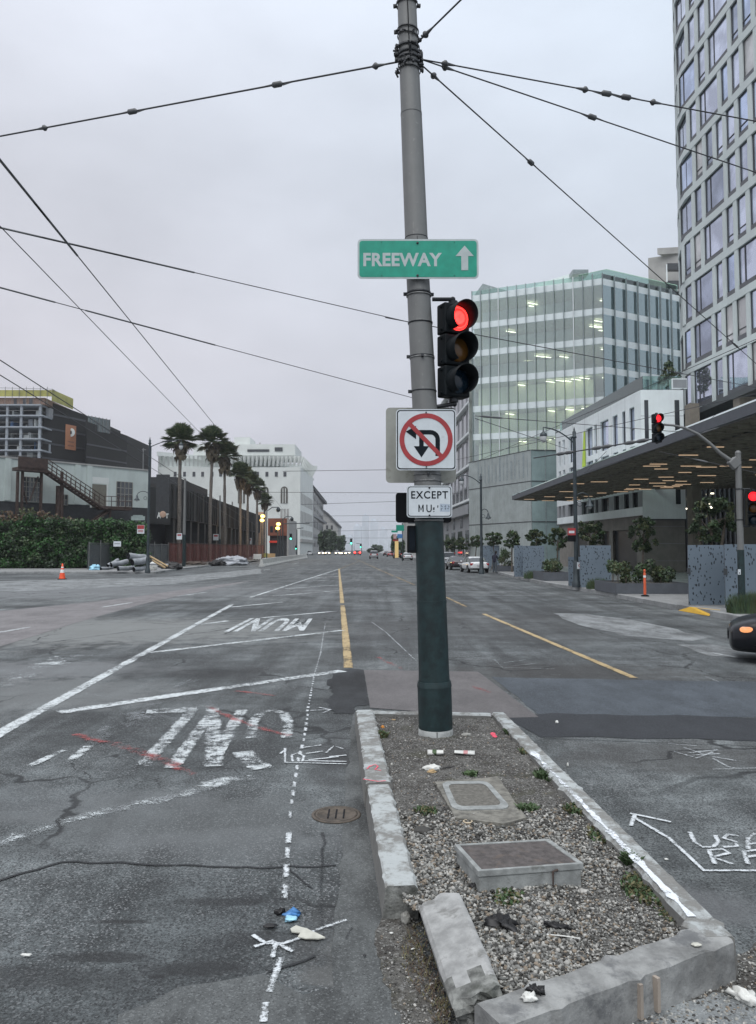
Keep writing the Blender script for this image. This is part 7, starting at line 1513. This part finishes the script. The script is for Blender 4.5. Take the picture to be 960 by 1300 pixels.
# pipe pile and debris
def pipe(px0,py0,px1,py1,r,label,y=None):
    g=G(px0,726,KZ); d=g.y; a=P(px0,py0,d); b=P(px1,py1,d+1.2); dv=(b-a).normalized(); t=thing('pipe',label,'pipe',tuple(a),0,'pile of grey pipes by the left lamp post'); n=8; r*=.8; mb=MB(); mb.tube([a.lerp(b,i/n)+Vector((0,0,.02*math.sin(i*1.1))) for i in range(n+1)],[r*(1+.06*(i%2)) for i in range(n+1)],14,0,False); mb.build('wall',M_pipe,t); mb=MB(); mb.tube([a,a+dv*.06],[r*1.05,r*.78],14,0,False); mb.tube([a+dv*.02,b],r*.8,14,0,True); mb.build('dark_bore',M_black,t)
pipe(163,706,184,708,.33,'corrugated pipe on top of the pile, its open mouth facing left'); pipe(168,714,188,711,.36,'thick pipe in the middle of the pile, beside the lamp post'); pipe(141,717,162,713,.26,'pipe at the left of the pile lying higher'); pipe(150,722,170,721,.24,'lower front pipe of the pile'); pipe(170,723,186,721,.24,'lower pipe touching the foot of the lamp post'); pipe(137,718,150,711,.18,'black-mouthed thin pipe at the far left of the pile'); pipe(128,722,143,721,.16,'thinnest pipe lying on the ground at the far left of the pile')
def lump(px,py,sx,sy,sz,m,label,cat,seed,amp=.4,name='debris'):
    g=G(px,py,KZ); return crumple(name,m,(g.x,g.y,KZ),sx,sy,sz,seed,label,cat,4,amp)
lump(293,716,2.2,1.3,.62,M_tarp,'pale grey tarpaulin heap on the sidewalk beyond the poles','tarpaulin',3,.45,'tarpaulin'); lump(276,717,.9,.6,.35,M_blk,'dark debris heap at the left end of the tarpaulin','debris',4)
lump(217,722,.95,.5,.42,M_blk,'black plastic heap beside the planks','plastic heap',5); lump(121,723.5,.5,.4,.3,M_lblue,'small bluish bag at the left end of the chain-link fence','bag',6); lump(194,724,.38,.3,.5,M_paper,'white bucket-like bag just right of the lamp post foot','bag',7,.15); lump(247,717,1.3,.6,.25,mat('brown_dirt',(.07,.055,.045),.95,var=.4),'low brown dirt heap behind the first trolley pole','dirt heap',8)
for k,(p0,p1,lb) in enumerate((((190,706,),(213,719),'long pale plank leaning from the lamp post to the ground'),((193,711),(210,721),'shorter pale plank below the long leaning one'),((186,716),(214,717),'grey plank lying flat behind the leaning ones'))):
    d=68+k*.4; a=P(*p0,d); b=P(*p1,d); t=thing('plank',lb,'plank',tuple(a)); mb=MB(); mb.tube([a,b],.09,4,0,True,False); mb.build('board',M_tan if k<2 else M_grey,t); mb=MB(); mb.tube([a.lerp(b,.02)+Vector((0,-.02,.02)),a.lerp(b,.05)+Vector((0,-.02,.02))],.1,4,0,True,False); mb.build('end_band',M_galv,t)
# concrete barriers
a=G(332,719.5); b=G(389,708.2); L=(b-a).length; dr=(b-a).normalized(); ang=math.atan2(dr.x,dr.y)
def barrier():
    t=thing('concrete_barrier','x','barrier',(0,0,0)); Lb=L/9-.12; prof=[(-.34,0),(-.34,.09),(-.20,.36),(-.11,.95),(.11,.95),(.20,.36),(.34,.09),(.34,0)]
    mb=MB(); n=len(prof); mb.add([(x,0,z) for x,z in prof]+[(x,Lb,z) for x,z in prof],[tuple(range(n)),tuple(range(2*n-1,n-1,-1))]+[(i,n+i,n+(i+1)%n,(i+1)%n) for i in range(n)]); mb.build('body',M_barrier,t,world=False,bevel=.02); mb=MB(); mb.box(-.36,-.33,Lb*.4,Lb*.6,0,.06); mb.build('drain_slot',M_black,t,world=False); mb=MB(); mb.tube([(0,0,.95),(0,0,1.05)],.04,6); mb.build('pin',M_galv,t,world=False); return t
br=barrier(); nm_=['nearest','second','third','fourth','fifth','sixth','seventh','eighth','farthest']
for i in range(9):
    o=br if i==0 else copy_tree(br); p=a+dr*(L*i/9); place(o,(p.x,p.y,0),-ang,'%s concrete barrier of the white row on the avenue at left, counted from the camera'%nm_[i],'white concrete barriers along the avenue')
for px,py,m,lb in ((336,704,M_yel,'yellowish crate behind the first concrete barriers'),(345,705,M_tan,'tan crate between the lit lamps and the barriers'),(327,706.5,M_paper,'white box on the sidewalk at the end of the orange fence')):
    g=G(px,py+4,KZ); t=thing('crate',lb,'crate',tuple(g)); mb=MB(); mb.box(-.7,.7,-.4,.4,.08,1.0); mb.build('body',m,t,world=False,bevel=.04); mb=MB(); [mb.box(-.6+q,-.4+q,-.4,.4,0,.078) for q in (0,.5,1)]; mb.build('feet',M_black,t,world=False)
# signal masts down the avenue
def mast(px,pyt,d,ax1,ay,label,heads,lit=True):
    t=thing('far_signal_mast',label,'signal mast',(X(px,d),d,KZ),0,'signal masts down the avenue'); mb=MB(); mb.tube([(X(px,d),d,0),(X(px,d),d,Z(pyt,d))],[.16,.1],8); mb.build('post',M_lamp,t); mb=MB(); mb.tube([(X(px,d),d,Z(ay,d)),(X(ax1,d),d,Z(ay-.8,d))],.10,6); mb.build('arm',M_lamp,t)
    for hx,hy,h_ in heads:
        z=Z(hy,d); w=h_*d/FPX/2.6; mb=MB(); mb.box(X(hx,d)-w/2,X(hx,d)+w/2,d-.5,d-.2,z-w*1.3,z+w*1.3); hh=mb.build('signal_housing',M_visor,t); mb=MB(); mb.sphere((X(hx,d),d-.5,z-w*.8),w*.36,8,6); mb.build('green_lens',M_greenlit,hh)
mast(359,659,160,393,665,'signal mast with a long arm before the white building',[(369.5,681.5,8)]); mast(377,672,180,385,671,'short-armed signal mast right of the first long-armed mast',[(376,695,5)])
mast(447,683,290,437,690,'far signal mast with a green light over the red tail lights',[(446,687.5,7.5)]); mast(459,690,330,452,690.5,'farthest signal mast with a green light right of the red vehicle',[(458,693,5)])
mast(427,690,300,421,691,'low far mast with a pale lamp before the dark trees',[])
for px,py,d in ((352.5,646,140),(370,658,170)):
    t=thing('avenue_lamp','lamp on a curved arm above the %s'%('lit brick building' if px<360 else 'green light at the white building'),'street lamp',(X(px-14,d),d,KZ)); mb=MB(); mb.tube([(X(px-14,d),d,KZ),(X(px-14,d),d,Z(py+3,d)),(X(px-7,d),d,Z(py-2,d)),(X(px,d),d,Z(py-2,d)),(X(px+.5,d),d,Z(py,d))],.09,7); mb.build('pole',M_lamp,t); mb=MB(); mb.lathe([(.1,.5),(.4,.1),(.35,-.3),(.0001,-.5)],(X(px+.5,d),d,Z(py+1,d)),10); mb.build('lantern',M_lamp,t)
# far trees
def bigtree(px,d,cyp,rx,ry,label,seed,n=2500,size=.9):
    t=thing('broad_tree',label,'tree',(X(px,d),d,0),0,'dark trees far down the avenue'); c=Vector((X(px,d),d,Z(cyp,d))); RX=rx*d/FPX; RZ=ry*d/FPX; rg=random.Random(seed); mb=MB(); mb.tube([(c.x,d,0),(c.x,d,c.z)],[.5,.3],8); mb.build('trunk',M_bark,t)
    leafy('crown',[((c.x+rg.uniform(-.7,.7)*RX,d+rg.uniform(-.6,.6)*RX,c.z+rg.uniform(-.7,.65)*RZ),(RX*.42,RX*.42,RZ*.36)) for _ in range(22)],n,size,[M_leafA,M_leafB,M_leafA],t,seed)
bigtree(411,300,686,7,15,'dark tree nearest the tan block down the avenue at left',1); bigtree(419,330,686,8,15,'tallest of the dark trees left of the green light',2); bigtree(431,350,690,8,11,'lower dark tree just left of the far green light',3); bigtree(476,420,697,10,6,'low dark tree behind the silver car in the distance',4); bigtree(503,210,690,6,12,'dark tree behind the green street signs',5,2500,.6); bigtree(509,190,694,6,10,'dark low tree right behind the sign post',6,2000,.6)
# towers in the mist; much of the haze is put into their pale colour
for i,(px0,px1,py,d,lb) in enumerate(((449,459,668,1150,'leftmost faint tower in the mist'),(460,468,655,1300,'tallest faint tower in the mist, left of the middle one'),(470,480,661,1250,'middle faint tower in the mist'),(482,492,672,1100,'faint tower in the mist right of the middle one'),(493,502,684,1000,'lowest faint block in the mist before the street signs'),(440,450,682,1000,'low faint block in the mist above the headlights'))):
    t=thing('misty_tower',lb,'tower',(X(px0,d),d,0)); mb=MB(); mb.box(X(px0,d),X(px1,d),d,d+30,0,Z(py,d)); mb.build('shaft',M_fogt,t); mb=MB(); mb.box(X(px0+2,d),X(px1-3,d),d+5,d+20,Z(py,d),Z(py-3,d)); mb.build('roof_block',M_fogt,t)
# ================= vehicles, person =================
def car(label,px,pyb,kind='sedan',paint=None,head=0.0,lit_tail=False,lit_head=False,group=None,loc=None,W=1.82,turn=False,cat='car',name='parked_car',sub=2):
    """local frame: +y is the car's front; head = rotation"""
    loc=loc or G(px,pyb); t=thing(name,label,cat,(loc[0],loc[1],0),head,group); L=4.6; hw=W/2
    if kind=="suv": prof=[(-2.25,.42,.95,.80),(-2.2,.35,1.08,.93),(-1.5,.28,1.10,1.0),(0,.26,1.08,1.0),(1.2,.28,1.05,1.0),(1.9,.32,.98,.97),(2.25,.36,.80,.84),(2.3,.40,.70,.78)]; cab=[(-2.1,1.05,.93,1.05),(-1.95,1.65,.80,1.05),(-.6,1.74,.80,1.06),(.2,1.70,.79,1.06),(1.05,1.07,.90,1.05)]
    elif turn: prof=[(-2.3,.30,.80,.76),(-2.25,.22,.95,.90),(-1.6,.18,.99,.99),(0,.18,.93,1.0),(1.1,.18,.90,1.0),(1.8,.18,.84,.97),(2.15,.19,.74,.88),(2.3,.22,.62,.78)]; cab=[(-2.0,.94,.86,.96),(-1.25,1.30,.74,.96),(-.5,1.42,.70,.95),(.15,1.40,.71,.94),(1.15,.90,.86,.92)]
    else: prof=[(-2.3,.42,.80,.76),(-2.25,.34,.95,.90),(-1.6,.26,.99,.99),(0,.24,.93,1.0),(1.1,.26,.90,1.0),(1.8,.28,.80,.96),(2.2,.32,.66,.83),(2.3,.38,.56,.70)]; cab=[(-2.0,.94,.86,.96),(-1.25,1.30,.74,.96),(-.5,1.42,.70,.95),(.15,1.40,.71,.94),(1.15,.90,.86,.92)]
    mb=MB(); V=[]
    for y,zl_,zh,wf in prof:
        w=hw*wf; zm=(zl_+zh)/2
        ring=[(0,zl_),(w*.86,zl_),(w*.98,zl_+.10),(w,zm),(w*.95,zh-.10),(w*.84,zh-.01),(w*.45,zh+.02),(0,zh+.025)]; ring=ring+[(-x,z) for x,z in ring[-2:0:-1]]; V+=[(x,y,z) for x,z in ring]
    n=14; k=len(prof); F_=[(i*n+j,(i+1)*n+j,(i+1)*n+(j+1)%n,i*n+(j+1)%n) for i in range(k-1) for j in range(n)]+[tuple(range(n)),tuple((k-1)*n+j for j in range(n-1,-1,-1))]
    mb.add(V,F_,0,True); mb.build('body',paint,t,world=False,sub=sub)
    mb=MB(); V=[]
    for y,z,wf,zb2 in cab: V+=[(-hw*.90,y,zb2-.14),(-hw*wf,y,z-.03),(-hw*wf*.6,y,z+.02),(hw*wf*.6,y,z+.02),(hw*wf,y,z-.03),(hw*.90,y,zb2-.14)]
    m=6; k=len(cab); F_=[];mi=[]
    for i in range(k-1):
        for j in range(m-1):
            F_.append((i*m+j,i*m+j+1,(i+1)*m+j+1,(i+1)*m+j)); mi.append(1 if j in(1,2,3) and 1<=i<=2 else 0)
    F_+= [tuple(range(m-1,-1,-1)),tuple((k-1)*m+j for j in range(m))]; mi+=[0,0]
    for f,q in zip(F_,mi): pass
    b=MB(); b.add(V,F_,0,False); b.m=mi; b.sm=[q==1 for q in mi]; b.build('cabin',[M_carglass,paint],t,world=False,bevel=.02)
    for sx in (-1,1):
        for yy in (-1.38,1.42):
            r=.34 if kind=='suv' else .32; rt=Matrix.Rotation(R(90),3,'Y'); c=(sx*(hw-.10),yy,r); mb=MB(); mb.lathe([(r*.66,-.11),(r*.92,-.115),(r,-.08),(r,.08),(r*.92,.115),(r*.66,.11)],c,24,rot=rt); ty=mb.build('tyre',M_tyre,t,world=False)
            mb=MB(); q=.105*sx; mb.lathe([(.0001,q*.75),(r*.2,q*.8),(r*.62,q*.6),(r*.66,q)],c,20,rot=rt)
            for a in range(5): an=a*1.2566; d=Vector((0,math.cos(an),math.sin(an))); mb.tube([Vector(c)+Vector((q*.85,0,0)),Vector(c)+Vector((q*.85,0,0))+d*r*.62],r*.07,5)
            mb.build('rim',M_rim,ty)
            mb=MB(); n=16; V=[];
            for rr_,dx in ((r*1.04,0),(r*1.22,0)):
                for i in range(n+1): a=R(-8+196*i/n); V.append((sx*(hw+.004),yy+rr_*math.cos(a),r+rr_*math.sin(a)))
            mb.add(V,[(i,i+1,n+2+i,n+1+i) for i in range(n)]); mb.build('wheel_arch',M_black,t,world=False)
        zt_=.80 if kind=='sedan' else .98; mb=MB(); mb.obox((sx*hw*.74,-2.2,zt_-.04),.30*(1.8 if lit_tail else 1),.16,(.20 if kind=='sedan' else .32)*(1.5 if lit_tail else 1)); mb.build('tail_light',M_tail if lit_tail else M_tailoff,t,world=False,bevel=.03)
        mb=MB(); zh_=.64 if kind=='sedan' else .82; mb.obox((sx*hw*.72,2.10-(.10 if turn else 0),zh_),.42*(.7 if turn else 1)*(1.5 if lit_head else 1),.22,.16*(.7 if turn else 1)*(1.9 if lit_head else 1),Matrix.Rotation(R(-22*sx),3,'Z')); hl=mb.build('headlight',M_head if lit_head else (M_carglass if turn else M_headoff),t,world=False,bevel=.04)
        if turn and sx<0: mb=MB(); mb.obox((sx*hw*.83,1.93,zh_-.01),.16,.36,.10,Matrix.Rotation(R(-30*sx),3,'Z')); mb.build('turn_lamp',M_turn,t,world=False,bevel=.05)
        mb=MB(); mb.obox((sx*(hw+.10),.75,1.0),.16,.10,.12); mb.build('mirror',paint,t,world=False,bevel=.03)
    mb=MB(); mb.box(-.26,.26,-2.34,-2.31,.62,.75); mb.build('number_plate',M_plateW,t,world=False); mb=MB(); mb.box(-hw*.7,hw*.7,-2.36,-2.28,.30,.42); mb.build('rear_bumper',M_black,t,world=False)
    q_=.3 if turn else .6; mb=MB(); mb.box(-hw*q_,hw*q_,2.2 if turn else 2.26,2.306 if turn else 2.33,.40,.55); mb.build('grille',M_black,t,world=False)
    return t
hd0=math.atan(34/970)  # avenue heading, cars pointing away
rowg='cars parked along the right kerb'
def ga(px,py): g=G(px,py); return (g.x,g.y+2.2,0)
car('white sedan parked at the right kerb, nearest of the row',606,727.5,'sedan',M_cw,hd0+.06,loc=ga(606,727.5),group=rowg,W=1.85)
car('dark maroon car parked just in front of the nearest white sedan',581,723.5,'sedan',M_cd,hd0+.02,loc=ga(583,724),group=rowg)
car('silver sport utility vehicle parked ahead of the dark maroon car, by the pole',568,719.5,'suv',M_cs,hd0,loc=ga(569,719),group=rowg,cat='suv')
car('small white sedan parked left of the pole, under the street signs',517,712,'sedan',M_cw,hd0,loc=ga(517.5,711.5),group=rowg,sub=1); car('dark sport utility vehicle parked beyond the small white sedan',505,709,'suv',M_ck,hd0,loc=ga(505,709),group=rowg,sub=1,cat='suv'); car('dark red-brown car beyond the dark parked vehicle',496,706.5,'sedan',M_cr,hd0,loc=ga(495.5,706.8),group=rowg,sub=1); car('farthest dark car at the head of the parked row',490.5,705.5,'sedan',M_ck,hd0,loc=ga(490.5,705.5),group=rowg,sub=1)
car('silver car driving away in the middle of the avenue',474.5,709.5,'suv',M_cs,hd0,loc=ga(474.5,709.5),name='moving_car',sub=1,cat='car')
car('dark red vehicle with bright red tail lights under the far green light',453.5,705,'suv',M_cr,hd0,lit_tail=True,loc=ga(453.5,705),name='moving_car',W=2.3,sub=1,cat='suv')
og='oncoming cars with headlights on'
for px,py,l,pt,lh in ((392.5,704.8,'white car at the end of the barriers with dim lights',M_cw,False),(407.5,704.5,'oncoming car with lit headlights before the first dark tree',M_cs,True),(415.5,704.3,'oncoming car with lit headlights, second from the left of the group',M_cs,True),(428.5,704.3,'oncoming car left of the brightest headlights',M_cs,True),(436,704.8,'oncoming car with the brightest headlights beside the red vehicle',M_ck,True),(441,703.8,'oncoming car half hidden beside the red vehicle',M_cs,True)):
    g=G(px,py); car(l,px,py,'sedan',pt,hd0+math.pi,lit_head=lh,loc=(g.x,g.y+2.2,0),group=og,name='oncoming_car',sub=1)
# black car at the right edge
a=P(929,700,14.3); hdg=R(66); t=car('black car entering from the right edge with its orange turn lamp lit',950,840,'sedan',M_ck,0,loc=(0,0,0),name='turning_car',turn=True,sub=3); L=2.3
fx,fy=-math.sin(hdg),math.cos(hdg)   # heading of +y after rotation hdg
cxx=a.x-fx*2.28+0; 
# nose corner (local x=-.63,y=2.3) must be at a
ca,sa=math.cos(hdg),math.sin(hdg); lx,ly=-.62,2.2; t.location=(a.x-(ca*lx-sa*ly),14.3-(sa*lx+ca*ly),0); t.rotation_euler=(0,0,hdg)
# parked truck under the brick building
g=G(350,704.5); t=thing('parked_truck','dark truck with a small white light parked behind the barriers at the brick building','truck',(g.x,178,0),hd0+math.pi); mb=MB(); mb.box(-1.1,1.1,-3,1.2,.9,2.6); mb.build('cargo_box',M_ck,t,world=False,bevel=.05); mb=MB(); mb.box(-1.05,1.05,1.25,2.8,.6,2.1); mb.build('cab',M_base,t,world=False,bevel=.15); mb=MB(); mb.box(-.9,.9,2.79,2.83,1.3,1.95); mb.build('windscreen',M_carglass,t,world=False)
for sx in (-1,1):
    for y in (-2,2): mb=MB(); mb.lathe([(.2,-.12),(.45,-.12),(.45,.12),(.2,.12)],(sx*1.0,y,.45),16,rot=Matrix.Rotation(R(90),3,'Y')); mb.build('wheel',M_tyre,t,world=False)
    mb=MB(); mb.sphere((sx*.7,2.85,.9),.12,8,6); mb.build('headlight',M_head,t,world=False)
# person
def person(loc,rz,label):
    t=thing('person',label,'person',tuple(loc),rz); J={}
    pts=[(0,0,.90),(0,.02,1.12),(0,.10,1.36),(0,.16,1.47),(0,.22,1.58),(.17,.09,1.36),(.25,.12,1.12),(.17,.32,1.08),(-.17,.09,1.36),(-.25,.12,1.12),(-.15,.32,1.10),(.10,0,.86),(.12,.03,.48),(.12,-.04,.09),(.13,.10,.04),(-.10,0,.86),(-.12,.08,.48),(-.12,.0,.09),(-.13,.14,.04)]
    ed=[(0,1),(1,2),(2,3),(3,4),(2,5),(5,6),(6,7),(2,8),(8,9),(9,10),(0,11),(11,12),(12,13),(13,14),(0,15),(15,16),(16,17),(17,18)]; rad_=[.15,.145,.16,.06,.09,.075,.05,.035,.075,.05,.035,.09,.065,.045,.035,.09,.065,.045,.035]
    me=bpy.data.meshes.new('body'); me.from_pydata(pts,ed,[]); me.update(); o=bpy.data.objects.new('body',me); COL.objects.link(o); o.parent=t; s=o.modifiers.new('skin','SKIN')
    for i,v in enumerate(me.skin_vertices[0].data): v.radius=(rad_[i],rad_[i]*.85); v.use_root=(i==0)
    u=o.modifiers.new('sub','SUBSURF'); u.levels=2; u.render_levels=2; me.materials.append(M_navy)
    mb=MB(); mb.sphere((0,.25,1.63),.105,16,12,0,(.85,1.0,1.15)); mb.sphere((0,.35,1.60),.02,8,6); mb.sphere((.09,.25,1.62),.022,8,6); mb.sphere((-.09,.25,1.62),.022,8,6); mb.build('head',M_skin,t,world=False); mb=MB(); mb.sphere((0,.235,1.66),.112,16,12,0,(.9,1,1.08)); mb.build('hair',M_hair,t,world=False)
    for sx,y in ((.12,.015),(-.12,.06)): mb=MB(); mb.tube([(sx*.95,.0,.86),(sx,y+.02,.48),(sx,y-.04,.08)],[.105,.08,.065],12); mb.build('trouser_leg',M_jean,t,world=False)
    for sx in (.17,-.15):
        mb=MB(); mb.sphere((sx,.37,1.08),.045,8,6,0,(.8,1.2,.5)); 
        for k in range(4): mb.tube([(sx-.03+.02*k,.40,1.08),(sx-.03+.02*k,.45,1.065),(sx-.03+.02*k,.47,1.04)],[.009,.009,.007],5)
        mb.tube([(sx+.03,.36,1.08),(sx+.05,.40,1.07)],[.011,.009],5); mb.build('hand',M_skin,t,world=False)
    return t
g=G(628,727,KZ); person((g.x,g.y-.0,KZ),R(-35),'person in dark top bending their head between the planter and the white sedan')
# ================= haze =================
hz_=MB(); hz_.box(-690,690,-25,1590,-1,95); ho=hz_.build('haze',None) if False else None
me=bpy.data.meshes.new('haze'); me.from_pydata(hz_.v,[],hz_.f); ho=bpy.data.objects.new('haze',me); COL.objects.link(ho); m=bpy.data.materials.new('haze'); m.use_nodes=True; n=m.node_tree; n.nodes.clear(); o=n.nodes.new('ShaderNodeOutputMaterial'); v=n.nodes.new('ShaderNodeVolumePrincipled'); v.inputs['Density'].default_value=.0002; v.inputs['Color'].default_value=(.86,.88,.93,1); v.inputs['Anisotropy'].default_value=.2; n.links.new(v.outputs[0],o.inputs['Volume']); me.materials.append(m); ho['kind']='stuff'
